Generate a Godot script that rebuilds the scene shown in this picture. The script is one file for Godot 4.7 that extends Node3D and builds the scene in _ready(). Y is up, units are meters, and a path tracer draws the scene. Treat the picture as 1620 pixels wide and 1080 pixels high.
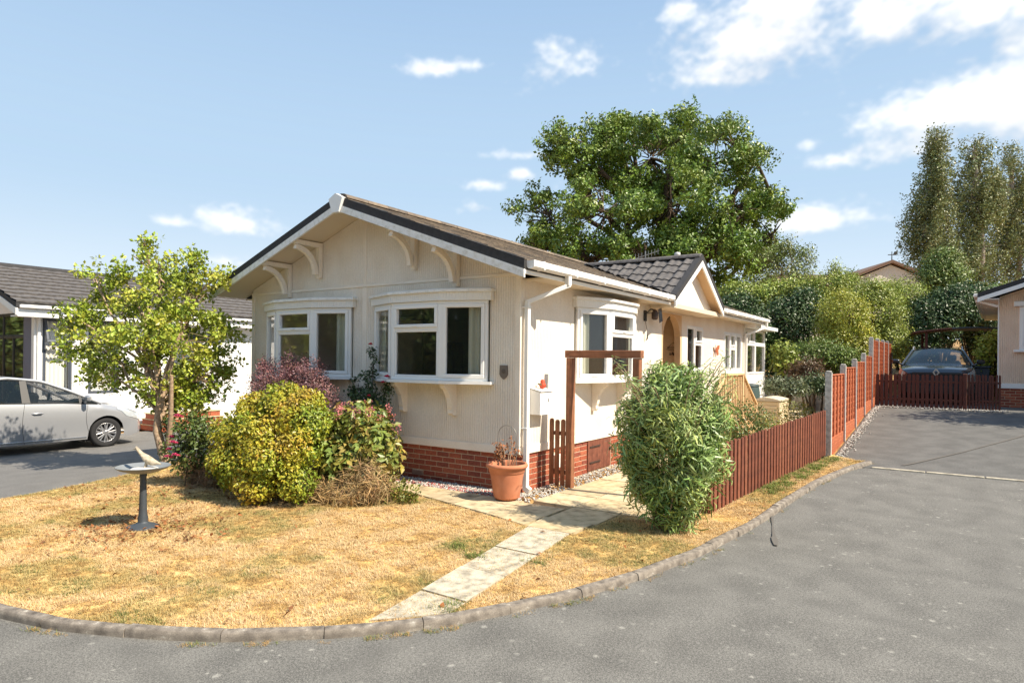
extends Node3D
# A cream bungalow with a brick plinth on a corner plot, dried lawn, curved kerb and tarmac in front.
# World axes: x runs along the gable wall, z along the long wall; the corner of the bungalow is the origin.

const CAM := Vector3(4.68, 1.75, 7.097)
const YAW := 34.1
const ROLL := 0.613
const FOCAL := 1019.0      # in pixels of a 1620 x 1080 picture
const HORIZON := 569.5

class MB:
	var v := PackedVector3Array()
	var n := PackedVector3Array()
	var c := PackedColorArray()
	var ix := PackedInt32Array()
	var col := Color(1, 1, 1)
	func tri(a: Vector3, b: Vector3, d: Vector3, out: Vector3) -> void:
		var m := (b - a).cross(d - a)
		if m.dot(out) < 0.0:
			var t := b
			b = d
			d = t
			m = -m
		m = m.normalized()
		var k := v.size()
		v.append(a); v.append(b); v.append(d)
		n.append(m); n.append(m); n.append(m)
		c.append(col); c.append(col); c.append(col)
		ix.append(k); ix.append(k + 2); ix.append(k + 1)
	func quad(a: Vector3, b: Vector3, d: Vector3, e: Vector3, out: Vector3) -> void:
		var m := (b - a).cross(d - a)
		if m.length_squared() < 1e-14:
			m = (d - a).cross(e - a)
		if m.dot(out) < 0.0:
			var t := b
			b = e
			e = t
			m = -m
		m = m.normalized()
		var k := v.size()
		v.append(a); v.append(b); v.append(d); v.append(e)
		for i in 4:
			n.append(m)
			c.append(col)
		ix.append(k); ix.append(k + 2); ix.append(k + 1)
		ix.append(k); ix.append(k + 3); ix.append(k + 2)
	func box(p: Vector3, s: Vector3, ch := 0.0, b := Basis()) -> void:
		var h := s * 0.5
		ch = minf(ch, minf(h.x, minf(h.y, h.z)) * 0.9)
		if ch <= 0.0:
			for ax in 3:
				for sg in [-1.0, 1.0]:
					var o := Vector3.ZERO
					o[ax] = sg
					var q: Array[Vector3] = []
					for t in [[-1, -1], [1, -1], [1, 1], [-1, 1]]:
						var w := Vector3.ZERO
						w[ax] = sg * h[ax]
						w[(ax + 1) % 3] = t[0] * h[(ax + 1) % 3]
						w[(ax + 2) % 3] = t[1] * h[(ax + 2) % 3]
						q.append(p + b * w)
					quad(q[0], q[1], q[2], q[3], b * o)
			return
		for ax in 3:
			var a1 := (ax + 1) % 3
			var a2 := (ax + 2) % 3
			for sg in [-1.0, 1.0]:
				var o := Vector3.ZERO
				o[ax] = sg
				var q: Array[Vector3] = []
				for t in [[-1, -1], [1, -1], [1, 1], [-1, 1]]:
					var w := Vector3.ZERO
					w[ax] = sg * h[ax]
					w[a1] = t[0] * (h[a1] - ch)
					w[a2] = t[1] * (h[a2] - ch)
					q.append(p + b * w)
				quad(q[0], q[1], q[2], q[3], b * o)
			# edges parallel to ax
			for s1 in [-1.0, 1.0]:
				for s2 in [-1.0, 1.0]:
					var q: Array[Vector3] = []
					for t in [[0, -1], [0, 1], [1, 1], [1, -1]]:
						var w := Vector3.ZERO
						w[ax] = t[1] * (h[ax] - ch)
						w[a1] = s1 * (h[a1] - (ch if t[0] == 1 else 0.0))
						w[a2] = s2 * (h[a2] - (ch if t[0] == 0 else 0.0))
						q.append(p + b * w)
					var o := Vector3.ZERO
					o[a1] = s1
					o[a2] = s2
					quad(q[0], q[1], q[2], q[3], b * o)
		for sx in [-1.0, 1.0]:
			for sy in [-1.0, 1.0]:
				for sz in [-1.0, 1.0]:
					tri(p + b * Vector3(sx * h.x, sy * (h.y - ch), sz * (h.z - ch)), p + b * Vector3(sx * (h.x - ch), sy * h.y, sz * (h.z - ch)), p + b * Vector3(sx * (h.x - ch), sy * (h.y - ch), sz * h.z), b * Vector3(sx, sy, sz))
	func span(a: Vector3, b: Vector3, ch := 0.0) -> void:
		box((a + b) * 0.5, (b - a).abs(), ch)
	# smooth surface through a grid of points; rows of equal length; out = +1 or -1 chooses the side
	func grid(rows: Array, out := 1.0, closed := false) -> void:
		var R := rows.size()
		var C: int = rows[0].size()
		var k := v.size()
		for i in R:
			for j in C:
				var p: Vector3 = rows[i][j]
				var du: Vector3 = rows[mini(i + 1, R - 1)][j] - rows[maxi(i - 1, 0)][j]
				var j1 := (j + 1) % C if closed else mini(j + 1, C - 1)
				var j0 := (j + C - 1) % C if closed else maxi(j - 1, 0)
				var dv: Vector3 = rows[i][j1] - rows[i][j0]
				var m := du.cross(dv) * out
				if m.length_squared() < 1e-16:
					m = Vector3.UP
				v.append(p); n.append(m.normalized()); c.append(col)
		for i in R - 1:
			for j in (C if closed else C - 1):
				var a := k + i * C + j
				var b := k + i * C + (j + 1) % C
				var d := k + (i + 1) * C + (j + 1) % C
				var e := k + (i + 1) * C + j
				if out > 0.0:
					ix.append(a); ix.append(b); ix.append(d); ix.append(a); ix.append(d); ix.append(e)
				else:
					ix.append(a); ix.append(d); ix.append(b); ix.append(a); ix.append(e); ix.append(d)
	# tube along points with a radius at each
	func tube(ps: Array, rs: Array, seg := 7, caps := true) -> void:
		var rows := []
		var up := Vector3(0.31, 0.2, 0.93)
		for i in ps.size():
			var t: Vector3 = (ps[mini(i + 1, ps.size() - 1)] - ps[maxi(i - 1, 0)]).normalized()
			var s := t.cross(up)
			if s.length_squared() < 0.01:
				s = t.cross(Vector3(1, 0, 0))
			s = s.normalized()
			var w := s.cross(t)
			var row := []
			for j in seg:
				var a := TAU * j / seg
				row.append(ps[i] + (s * cos(a) + w * sin(a)) * rs[i])
			rows.append(row)
		grid(rows, 1.0, true)
		if caps:
			for e in [0, ps.size() - 1]:
				var t: Vector3 = (ps[1] - ps[0]) * -1.0 if e == 0 else ps[e] - ps[e - 1]
				for j in seg:
					tri(ps[e], rows[e][j], rows[e][(j + 1) % seg], t)
	# profile of (radius, height) turned about y at p
	func lathe(p: Vector3, prof: Array, seg := 20) -> void:
		var rows := []
		for q in prof:
			var row := []
			for j in seg:
				var a := TAU * j / seg
				row.append(p + Vector3(cos(a) * q[0], q[1], sin(a) * q[0]))
			rows.append(row)
		grid(rows, 1.0, true)
	# outline (in the plane of ex, ey) pushed from d0 to d1 along ez
	func prism(o: Vector3, ex: Vector3, ey: Vector3, pts: Array, d0: float, d1: float) -> void:
		var pv := PackedVector2Array()
		for q in pts:
			pv.append(q)
		var ez := ex.cross(ey)
		var cen := Vector2.ZERO
		for q in pv:
			cen += q / pv.size()
		var t := Geometry2D.triangulate_polygon(pv)
		for side in [[d0, -1.0], [d1, 1.0]]:
			for i in range(0, t.size(), 3):
				var q: Array[Vector3] = []
				for k in 3:
					var w := pv[t[i + k]]
					q.append(o + ex * w.x + ey * w.y + ez * side[0])
				tri(q[0], q[1], q[2], ez * side[1] * signf(d1 - d0))
		var ccw := not Geometry2D.is_polygon_clockwise(pv)
		for i in pv.size():
			var a := pv[i]
			var b := pv[(i + 1) % pv.size()]
			var e := b - a
			var out := Vector2(e.y, -e.x) if ccw else Vector2(-e.y, e.x)
			quad(o + ex * a.x + ey * a.y + ez * d0, o + ex * b.x + ey * b.y + ez * d0, o + ex * b.x + ey * b.y + ez * d1, o + ex * a.x + ey * a.y + ez * d1, ex * out.x + ey * out.y)
	func mesh(m: Material) -> ArrayMesh:
		var am := ArrayMesh.new()
		if v.is_empty():
			return am
		var arr := []
		arr.resize(Mesh.ARRAY_MAX)
		arr[Mesh.ARRAY_VERTEX] = v
		arr[Mesh.ARRAY_NORMAL] = n
		arr[Mesh.ARRAY_COLOR] = c
		arr[Mesh.ARRAY_INDEX] = ix
		am.add_surface_from_arrays(Mesh.PRIMITIVE_TRIANGLES, arr)
		am.surface_set_material(0, m)
		return am

var M := {}
var rng := RandomNumberGenerator.new()
var taken := {}

func numbered(called: String) -> String:
	var k: int = taken.get(called, 0)
	taken[called] = k + 1
	return called if k == 0 else "%s_%03d" % [called, k]

func put(mesh: Mesh, called: String, parent: Node = null) -> MeshInstance3D:
	var o := MeshInstance3D.new()
	o.mesh = mesh
	if parent == null:
		o.name = numbered(called)
		add_child(o)
	else:
		o.name = called
		parent.add_child(o, true)
	return o

func obj(mb: MB, called: String, m: Material, parent: Node = null) -> MeshInstance3D:
	return put(mb.mesh(m), called, parent)

func thing(called: String, label: String, category: String, at := Vector3.ZERO, turn := 0.0, group := "") -> Node3D:
	var o := Node3D.new()
	o.name = numbered(called)
	add_child(o)
	o.position = at
	o.rotation.y = turn
	return tag(o, label, category, group)

func tag(o: Node3D, label: String, category: String, group := "", kind := "") -> Node3D:
	o.set_meta("label", label)
	o.set_meta("category", category)
	if group != "":
		o.set_meta("group", group)
	if kind != "":
		o.set_meta("kind", kind)
	return o

func struct(o: Node3D, label := "", category := "") -> Node3D:
	o.set_meta("kind", "structure")
	if label != "":
		o.set_meta("label", label)
		o.set_meta("category", category)
	return o

func srgb(r: float, g: float, b: float) -> Color:
	return Color(r / 255.0, g / 255.0, b / 255.0)

func mat(col: Color, rough := 0.8, tex: Texture2D = null, scale := 1.0, metal := 0.0, world := false) -> StandardMaterial3D:
	var m := StandardMaterial3D.new()
	m.albedo_color = col
	m.roughness = rough
	m.metallic = metal
	if tex != null:
		m.albedo_texture = tex
		m.uv1_triplanar = true
		m.uv1_world_triplanar = world
		m.uv1_scale = Vector3.ONE * scale
	return m

func vmat(rough := 0.7, back := Color(0, 0, 0)) -> StandardMaterial3D:
	var m := StandardMaterial3D.new()
	m.vertex_color_use_as_albedo = true
	m.roughness = rough
	if back.r + back.g + back.b > 0.0:
		m.backlight_enabled = true
		m.backlight = back
	return m

func relief(m: StandardMaterial3D, tex: Texture2D, cm: float) -> StandardMaterial3D:
	m.heightmap_enabled = true
	m.heightmap_texture = tex
	m.heightmap_scale = cm
	return m

func glass(tint: Color, alpha: float) -> StandardMaterial3D:
	var m := StandardMaterial3D.new()
	m.albedo_color = Color(tint.r, tint.g, tint.b, alpha)
	m.transparency = BaseMaterial3D.TRANSPARENCY_ALPHA
	m.roughness = 0.02
	m.metallic_specular = 0.5
	return m

# a seamless noise run through a ramp of [at, colour] stops
func noise_bytes(seed_: int, freq: float, octaves: int, w: int, h: int, kind := FastNoiseLite.TYPE_SIMPLEX_SMOOTH) -> PackedByteArray:
	var f := FastNoiseLite.new()
	f.seed = seed_
	f.noise_type = kind
	f.frequency = freq
	f.fractal_octaves = octaves
	f.fractal_type = FastNoiseLite.FRACTAL_FBM if octaves > 1 else FastNoiseLite.FRACTAL_NONE
	var im := f.get_seamless_image(w, h)
	im.convert(Image.FORMAT_L8)
	return im.get_data()

func ramp_table(stops: Array) -> PackedByteArray:
	var t := PackedByteArray()
	t.resize(768)
	for i in 256:
		var x := i / 255.0
		var k := 0
		while k < stops.size() - 2 and x > stops[k + 1][0]:
			k += 1
		var w := clampf((x - stops[k][0]) / maxf(stops[k + 1][0] - stops[k][0], 1e-5), 0.0, 1.0)
		var cc: Color = stops[k][1].lerp(stops[k + 1][1], w)
		t[i * 3] = int(clampf(cc.r, 0, 1) * 255)
		t[i * 3 + 1] = int(clampf(cc.g, 0, 1) * 255)
		t[i * 3 + 2] = int(clampf(cc.b, 0, 1) * 255)
	return t

func to_tex(rgb: PackedByteArray, w: int, h: int) -> ImageTexture:
	var im := Image.create_from_data(w, h, false, Image.FORMAT_RGB8, rgb)
	im.generate_mipmaps()
	return ImageTexture.create_from_image(im)

func grey_tex(d: PackedByteArray, w: int, h: int) -> ImageTexture:
	return ImageTexture.create_from_image(Image.create_from_data(w, h, false, Image.FORMAT_L8, d))

# coarse noise through a ramp, fine noise multiplied in with strength fine
func noise_tex(seed_: int, freq: float, octaves: int, stops: Array, fine := 0.15, fine_freq := 0.2, w := 512, h := 512) -> ImageTexture:
	var a := noise_bytes(seed_, freq, octaves, w, h)
	var b := noise_bytes(seed_ + 7, fine_freq, 2, w, h)
	var t := ramp_table(stops)
	var out := PackedByteArray()
	out.resize(w * h * 3)
	for i in w * h:
		var g := 1.0 + (b[i] / 127.5 - 1.0) * fine
		var k := a[i] * 3
		out[i * 3] = mini(255, int(t[k] * g))
		out[i * 3 + 1] = mini(255, int(t[k + 1] * g))
		out[i * 3 + 2] = mini(255, int(t[k + 2] * g))
	return to_tex(out, w, h)

# grain along the texture's v axis (or u when across)
func wood_tex(seed_: int, dark: Color, light: Color, across := false) -> ImageTexture:
	var W := 256
	var a := noise_bytes(seed_, 0.03, 4, W, W)
	var b := noise_bytes(seed_ + 3, 0.012, 3, W, W)
	var out := PackedByteArray()
	out.resize(W * W * 3)
	for y in W:
		for x in W:
			var gx := y if across else x
			var gy := x if across else y
			var s := (a[((gy / 12) % W) * W + (gx * 3) % W] * 0.65 + b[gy * W + gx] * 0.35) / 255.0
			var cc := dark.lerp(light, clampf(s * 1.5 - 0.25, 0.0, 1.0))
			var i := (y * W + x) * 3
			out[i] = int(cc.r * 255)
			out[i + 1] = int(cc.g * 255)
			out[i + 2] = int(cc.b * 255)
	return to_tex(out, W, W)

func smooth(a: float, b: float, x: float) -> float:
	var t := clampf((x - a) / (b - a), 0.0, 1.0)
	return t * t * (3.0 - 2.0 * t)

func table(t: Array, x: float) -> float:      # piecewise linear through [x, y] pairs, x rising
	if x <= t[0][0]:
		return t[0][1]
	for i in t.size() - 1:
		if x <= t[i + 1][0]:
			return lerpf(t[i][1], t[i + 1][1], (x - t[i][0]) / (t[i + 1][0] - t[i][0]))
	return t[t.size() - 1][1]

# height of the ground: level round the bungalow, a ramp up the drive beyond the fence, a bank behind, a little lower on the drive to the other side
func gh(x: float, z: float) -> float:
	var d := -z
	var inner := table([[2.5, 0.0], [5.0, 0.08], [9.4, 0.28], [14.3, 0.32], [14.5, 0.85], [20.0, 1.3], [30.0, 2.0], [60.0, 4.0]], d)
	var outer := table([[0.2, 0.0], [1.0, 0.05], [5.0, 0.2], [7.0, 0.33], [9.0, 0.46], [10.6, 0.6], [12.3, 0.68], [18.5, 0.75], [21.0, 1.3], [30.0, 2.0], [60.0, 4.0]], d)
	var far := table([[10.0, 0.0], [16.0, 0.0], [22.0, 0.6], [34.0, 1.6], [60.0, 4.0]], d)
	var h := lerpf(inner, outer, smooth(2.75, 3.05, x + (1.0 - smooth(-5.0, -4.0, z)) * 0.0 + smooth(-5.0, -1.0, z) * 0.5))
	h = lerpf(far, h, smooth(-7.0, -1.5, x))
	h -= 0.16 * smooth(-5.2, -9.0, x) * (1.0 - smooth(14.0, 24.0, d))
	h -= 0.09 * maxf(0.0, z - 14.0)
	return h

# direction in the world of a pixel of the 1620 x 1080 picture
func dir_of(u: float, v: float) -> Vector3:
	var r := deg_to_rad(ROLL)
	var du := u - 810.0
	var dv := v - HORIZON
	var x := (du * cos(r) + dv * sin(r)) / FOCAL
	var y := -(-du * sin(r) + dv * cos(r)) / FOCAL
	return (Basis(Vector3.UP, deg_to_rad(YAW)) * Vector3(x, y, -1.0)).normalized()

func make_camera() -> void:
	var cam := Camera3D.new()
	cam.name = "camera"
	cam.position = CAM
	cam.rotation_degrees = Vector3(0, YAW, ROLL)
	cam.projection = Camera3D.PROJECTION_FRUSTUM
	cam.near = 0.1
	cam.far = 900.0
	cam.size = 1080.0 / FOCAL * cam.near
	cam.frustum_offset = Vector2(0, (HORIZON - 540.0) / FOCAL * cam.near)
	add_child(cam)
	cam.current = true

func make_sky() -> void:
	var W := 2560
	var H := 1280
	# fair-weather clouds: [bearing u, v, half width, half height, weight] as directions; beyond the view they go on at random
	var blobs := []
	for b in [[1200, 60, 105, 62, 1.0], [1165, 105, 80, 30, 0.9], [1225, 15, 100, 45, 1.0], [1075, 21, 27, 15, 0.9], [1088, 118, 42, 26, 0.75], [1440, 18, 120, 36, 1.0], [1570, 20, 80, 34, 1.0],
		[1604, 76, 32, 20, 0.9], [1510, 172, 115, 34, 1.1], [1600, 165, 70, 60, 1.1], [1440, 228, 62, 30, 0.9], [685, 106, 36, 15, 0.9], [742, 101, 30, 11, 0.7], [870, 78, 34, 16, 0.6], [890, 108, 62, 28, 0.55], [815, 245, 62, 9, 0.7],
		[760, 291, 38, 10, 0.75], [822, 275, 22, 11, 0.8], [744, 323, 24, 12, 0.7], [280, 350, 28, 9, 0.75], [372, 352, 56, 19, 0.95], [1285, 347, 72, 24, 1.0], [1316, 253, 36, 12, 0.8], [1278, 228, 18, 9, 0.7], [360, 412, 34, 10, 0.5], [1530, 95, 20, 8, 0.6], [1000, 300, 120, 14, 0.3]]:
		var d := dir_of(b[0], b[1])
		blobs.append([atan2(d.x, -d.z), asin(d.y), b[2] / FOCAL, b[3] / FOCAL, b[4]])
	var r := RandomNumberGenerator.new()
	r.seed = 5
	for i in 150:
		var az := r.randf_range(-PI, PI)
		var rel := wrapf(az + deg_to_rad(YAW), -PI, PI)
		if absf(rel) < 0.72:
			continue
		var el := asin(r.randf_range(0.05, 1.0))
		blobs.append([az, el, r.randf_range(0.03, 0.13) / maxf(cos(el), 0.2), r.randf_range(0.015, 0.06), r.randf_range(0.5, 1.05)])
	var f := FastNoiseLite.new()
	f.seed = 11
	f.frequency = 1.0
	f.fractal_octaves = 5
	f.fractal_gain = 0.55
	var mask := PackedFloat32Array()
	mask.resize(W * H / 2)
	for b in blobs:
		var cx: float = b[0] / TAU * W
		var cy: float = (0.5 - b[1] / PI) * H
		var rx: float = b[2] / TAU * W
		var ry: float = b[3] / PI * H
		for y in range(maxi(0, int(cy - ry * 2.2)), mini(H / 2, int(cy + ry * 2.2) + 1)):
			for x in range(int(cx - rx * 2.2), int(cx + rx * 2.2) + 1):
				var e := pow((x - cx) / rx, 2.0) + pow((y - cy) / ry, 2.0) * (1.0 if y < cy else 1.7)
				if e < 4.8:
					var k := y * W + posmod(x, W)
					mask[k] = maxf(mask[k], b[4] * exp(-e * 0.75))
	var data := PackedByteArray()
	data.resize(W * H * 3)
	var top := Vector3(0.225, 0.375, 0.61)
	var mid := Vector3(0.43, 0.58, 0.74)
	var low := Vector3(0.70, 0.78, 0.84)
	for y in H:
		var el := (0.5 - (y + 0.5) / H) * PI
		var s := maxf(sin(el), 0.0)
		var c := low.lerp(mid, smooth(0.0, 0.26, s)).lerp(top, smooth(0.2, 0.75, s))
		if el < 0.0:
			c = Vector3(0.42, 0.40, 0.36)
		for x in W:
			var q := c
			if el > 0.0:
				var m := mask[y * W + x]
				if m > 0.03:
					var az := (float(x) + 0.5) / W * TAU
					var px := Vector3(cos(az) * cos(el), sin(el) * 1.7, sin(az) * cos(el))
					var nz := f.get_noise_3dv(px * 15.0) * 0.55 + f.get_noise_3dv(px * 48.0 + Vector3(9, 3, 1)) * 0.34
					var a := smooth(0.24, 1.05, m * 1.0 + nz * 0.8)
					var up := mask[maxi(0, y - 14) * W + x]
					var sh := clampf(0.55 + (m - up) * 1.2 + nz * 0.7, 0.0, 1.0)
					q = c.lerp(Vector3(0.70, 0.72, 0.75).lerp(Vector3(0.98, 0.97, 0.95), sh), a * 0.9)
			var i := (y * W + x) * 3
			data[i] = int(clampf(pow(q.x, 1.0 / 2.2), 0, 1) * 255)
			data[i + 1] = int(clampf(pow(q.y, 1.0 / 2.2), 0, 1) * 255)
			data[i + 2] = int(clampf(pow(q.z, 1.0 / 2.2), 0, 1) * 255)
	var pm := PanoramaSkyMaterial.new()
	pm.panorama = ImageTexture.create_from_image(Image.create_from_data(W, H, false, Image.FORMAT_RGB8, data))
	var sky := Sky.new()
	sky.sky_material = pm
	var env := Environment.new()
	env.background_mode = Environment.BG_SKY
	env.sky = sky
	env.background_energy_multiplier = SKY_ENERGY
	env.tonemap_mode = Environment.TONE_MAPPER_LINEAR
	env.tonemap_exposure = EXPOSURE
	env.sdfgi_enabled = true
	env.ssao_enabled = true
	env.ssil_enabled = true
	var we := WorldEnvironment.new()
	we.name = "world_environment"
	we.environment = env
	add_child(we)

func make_sun() -> void:
	var sun := DirectionalLight3D.new()
	sun.name = "sun"
	sun.light_energy = SUN_ENERGY
	sun.light_color = Color(1.0, 0.95, 0.87)
	sun.light_angular_distance = 0.55
	sun.shadow_enabled = true
	var travel := Vector3(-0.985, -tan(deg_to_rad(47.0)), 0.12)
	add_child(sun)
	sun.look_at_from_position(Vector3.ZERO, travel, Vector3.UP)

func make_materials() -> void:
	var stripes := PackedByteArray()
	stripes.resize(2048 * 16)
	for y in 16:
		for x in 2048:
			var p := fmod(x / 2048.0 * 64.0, 1.0)
			stripes[y * 2048 + x] = int(255.0 * smooth(0.0, 0.2, p) * (1.0 - smooth(0.8, 1.0, p)))
	var flute := grey_tex(stripes, 2048, 16)
	var cream := noise_tex(3, 0.006, 4, [[0.0, srgb(230, 218, 201)], [0.5, srgb(238, 228, 213)], [1.0, srgb(242, 234, 221)]], 0.025, 0.12)
	M.siding = relief(mat(Color.WHITE, 0.75, cream, 0.4, 0.0, true), flute, 0.85)      # 64 flutes in 2.5 m
	M.siding.albedo_texture = cream
	M.plaster = mat(Color(1, 1, 1), 0.8, cream, 0.5, 0.0, true)
	M.peach = mat(srgb(226, 200, 168), 0.8, cream, 0.7, 0.0, true)
	M.white = mat(srgb(236, 236, 234), 0.35)
	M.white_worn = mat(Color.WHITE, 0.5, noise_tex(9, 0.02, 4, [[0.0, srgb(205, 203, 192)], [0.45, srgb(232, 231, 227)], [1.0, srgb(240, 240, 238)]], 0.05), 0.8, 0.0, true)
	M.gutter = mat(srgb(238, 236, 231), 0.3)
	M.soffit = mat(srgb(214, 200, 176), 0.7)
	M.brick = []
	for k in 4:
		var b: Array = [[156, 82, 57], [145, 73, 52], [166, 93, 66], [134, 70, 54]][k]
		M.brick.append(mat(Color.WHITE, 0.9, noise_tex(20 + k, 0.03, 4, [[0.0, srgb(b[0] - 26, b[1] - 16, b[2] - 12)], [0.5, srgb(b[0], b[1], b[2])], [1.0, srgb(b[0] + 16, b[1] + 14, b[2] + 12)]], 0.16, 0.3, 256, 256), 3.0, 0.0, true))
	M.mortar = mat(srgb(236, 232, 226), 0.95, noise_tex(30, 0.05, 3, [[0.0, srgb(196, 176, 150)], [1.0, srgb(236, 220, 198)]], 0.12, 0.3, 256, 256), 2.0, 0.0, true)
	M.tile_main = []
	for k in 3:
		var t: Array = [[112, 100, 88], [124, 110, 95], [101, 91, 81]][k]
		M.tile_main.append(mat(Color.WHITE, 0.9, noise_tex(40 + k, 0.02, 4, [[0.0, srgb(t[0] - 22, t[1] - 20, t[2] - 18)], [0.55, srgb(t[0], t[1], t[2])], [0.85, srgb(t[0] + 14, t[1] + 14, t[2] + 10)], [1.0, srgb(150, 146, 118)]], 0.2, 0.3, 256, 256), 1.3, 0.0, true))
	M.tile_grey = mat(Color.WHITE, 0.85, noise_tex(46, 0.02, 4, [[0.0, srgb(74, 71, 70)], [0.6, srgb(98, 94, 92)], [1.0, srgb(122, 117, 112)]], 0.14, 0.3, 256, 256), 1.5, 0.0, true)
	M.tile_edge = mat(srgb(58, 57, 58), 0.8, noise_tex(47, 0.03, 3, [[0.0, srgb(200, 200, 200)], [1.0, srgb(255, 255, 255)]], 0.1, 0.3, 256, 256), 1.5, 0.0, true)
	M.asphalt = mat(Color.WHITE, 0.92, asphalt_tex(1, [106, 104, 99], 0.1, 260), 0.3, 0.0, true)
	M.asphalt_drive = mat(Color.WHITE, 0.92, asphalt_tex(2, [94, 93, 90], 0.12, 0), 0.3, 0.0, true)
	M.asphalt_left = mat(Color.WHITE, 0.9, asphalt_tex(3, [108, 106, 103], 0.07, 0), 0.3, 0.0, true)
	M.soil = mat(Color.WHITE, 0.95, noise_tex(60, 0.012, 5, [[0.0, srgb(120, 92, 58)], [0.5, srgb(160, 126, 78)], [1.0, srgb(190, 154, 98)]], 0.25, 0.25), 0.3, 0.0, true)
	M.lawn = mat(Color.WHITE, 0.95, noise_tex(61, 0.008, 5, [[0.0, srgb(150, 118, 64)], [0.32, srgb(196, 158, 92)], [0.6, srgb(222, 186, 118)], [1.0, srgb(236, 206, 144)]], 0.3, 0.22, 1024, 1024), 0.28, 0.0, true)
	M.kerb = mat(Color.WHITE, 0.95, noise_tex(62, 0.025, 5, [[0.0, srgb(78, 71, 64)], [0.35, srgb(112, 104, 95)], [0.62, srgb(134, 125, 114)], [0.8, srgb(148, 139, 127)], [0.9, srgb(190, 184, 172)], [1.0, srgb(204, 198, 186)]], 0.24, 0.3), 0.8, 0.0, true)
	M.slab = []
	for k in 3:
		var t: Array = [[196, 177, 140], [204, 187, 152], [188, 171, 138]][k]
		M.slab.append(mat(Color.WHITE, 0.9, noise_tex(64 + k, 0.014, 5, [[0.0, srgb(t[0] - 66, t[1] - 62, t[2] - 52)], [0.35, srgb(t[0] - 14, t[1] - 14, t[2] - 12)], [1.0, srgb(t[0] + 12, t[1] + 12, t[2] + 12)]], 0.1, 0.3), 0.7, 0.0, true))
	M.slab_old = mat(Color.WHITE, 0.92, noise_tex(68, 0.03, 5, [[0.0, srgb(122, 115, 102)], [0.38, srgb(174, 165, 146)], [0.65, srgb(194, 184, 163)], [1.0, srgb(208, 198, 178)]], 0.1, 0.3), 0.45, 0.0, true)
	M.wood_red = [mat(Color.WHITE, 0.75, wood_tex(70, srgb(96, 52, 36), srgb(144, 82, 58)), 2.2), mat(Color.WHITE, 0.75, wood_tex(71, srgb(88, 48, 34), srgb(132, 74, 53)), 2.2), mat(Color.WHITE, 0.75, wood_tex(72, srgb(104, 60, 42), srgb(154, 92, 66)), 2.2)]
	M.wood_dark = mat(Color.WHITE, 0.7, wood_tex(73, srgb(62, 30, 22), srgb(98, 50, 36)), 2.2)
	M.wood_arch = mat(Color.WHITE, 0.7, wood_tex(74, srgb(112, 72, 48), srgb(166, 110, 78)), 1.6)
	M.wood_arch_x = mat(Color.WHITE, 0.7, wood_tex(75, srgb(112, 72, 48), srgb(164, 108, 76), true), 1.6)
	M.wood_panel = mat(Color.WHITE, 0.75, wood_tex(76, srgb(146, 76, 46), srgb(196, 114, 74), true), 1.8)
	M.wood_hatch = mat(Color.WHITE, 0.7, wood_tex(77, srgb(88, 48, 36), srgb(140, 86, 66)), 1.8)
	M.timber_pale = mat(Color.WHITE, 0.8, wood_tex(78, srgb(198, 160, 112), srgb(232, 204, 160)), 2.0)
	M.concrete = mat(Color.WHITE, 0.9, noise_tex(80, 0.03, 4, [[0.0, srgb(150, 147, 140)], [0.6, srgb(186, 184, 178)], [1.0, srgb(206, 204, 198)]], 0.12, 0.3, 256, 256), 1.5, 0.0, true)
	M.render_wall = mat(Color.WHITE, 0.9, noise_tex(81, 0.01, 4, [[0.0, srgb(150, 142, 132)], [0.6, srgb(196, 188, 178)], [1.0, srgb(212, 206, 196)]], 0.08, 0.3, 256, 256), 0.8, 0.0, true)
	M.terracotta = mat(Color.WHITE, 0.8, noise_tex(82, 0.012, 4, [[0.0, srgb(176, 108, 76)], [0.6, srgb(196, 126, 92)], [1.0, srgb(206, 142, 112)]], 0.06, 0.3, 256, 256), 1.5)
	M.bark = mat(Color.WHITE, 0.95, noise_tex(83, 0.03, 4, [[0.0, srgb(52, 42, 33)], [0.6, srgb(88, 72, 56)], [1.0, srgb(122, 104, 84)]], 0.25, 0.3, 256, 256), 1.2, 0.0, true)
	M.bark_pale = mat(Color.WHITE, 0.9, noise_tex(84, 0.03, 4, [[0.0, srgb(124, 100, 78)], [0.6, srgb(172, 148, 122)], [1.0, srgb(198, 180, 156)]], 0.2, 0.3, 256, 256), 2.2, 0.0, true)
	M.bark_birch = mat(Color.WHITE, 0.85, noise_tex(85, 0.02, 4, [[0.0, srgb(90, 80, 70)], [0.4, srgb(176, 160, 144)], [1.0, srgb(206, 194, 180)]], 0.2, 0.3, 256, 256), 0.8, 0.0, true)
	M.iron = mat(srgb(66, 72, 78), 0.55, null, 1.0, 0.1)
	M.black = mat(srgb(34, 33, 33), 0.5)
	M.dark_rust = mat(srgb(62, 46, 38), 0.6)
	M.pane = glass(Color(0.5, 0.55, 0.54), 0.02)
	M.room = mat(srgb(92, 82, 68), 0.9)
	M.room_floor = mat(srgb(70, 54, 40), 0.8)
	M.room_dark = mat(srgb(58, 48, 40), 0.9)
	M.curtain = mat(srgb(176, 178, 160), 0.9)
	M.net = mat(srgb(232, 230, 222), 0.9)
	M.grey_frame = mat(srgb(74, 80, 90), 0.5)
	M.leaf = vmat(0.42, Color(0.5, 0.5, 0.5))
	M.leaf_matt = vmat(0.75, Color(0.36, 0.36, 0.36))
	M.straw = vmat(0.9, Color(0.3, 0.3, 0.3))
	M.stone = vmat(0.85)
	M.rubber = mat(srgb(38, 38, 40), 0.85)

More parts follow.
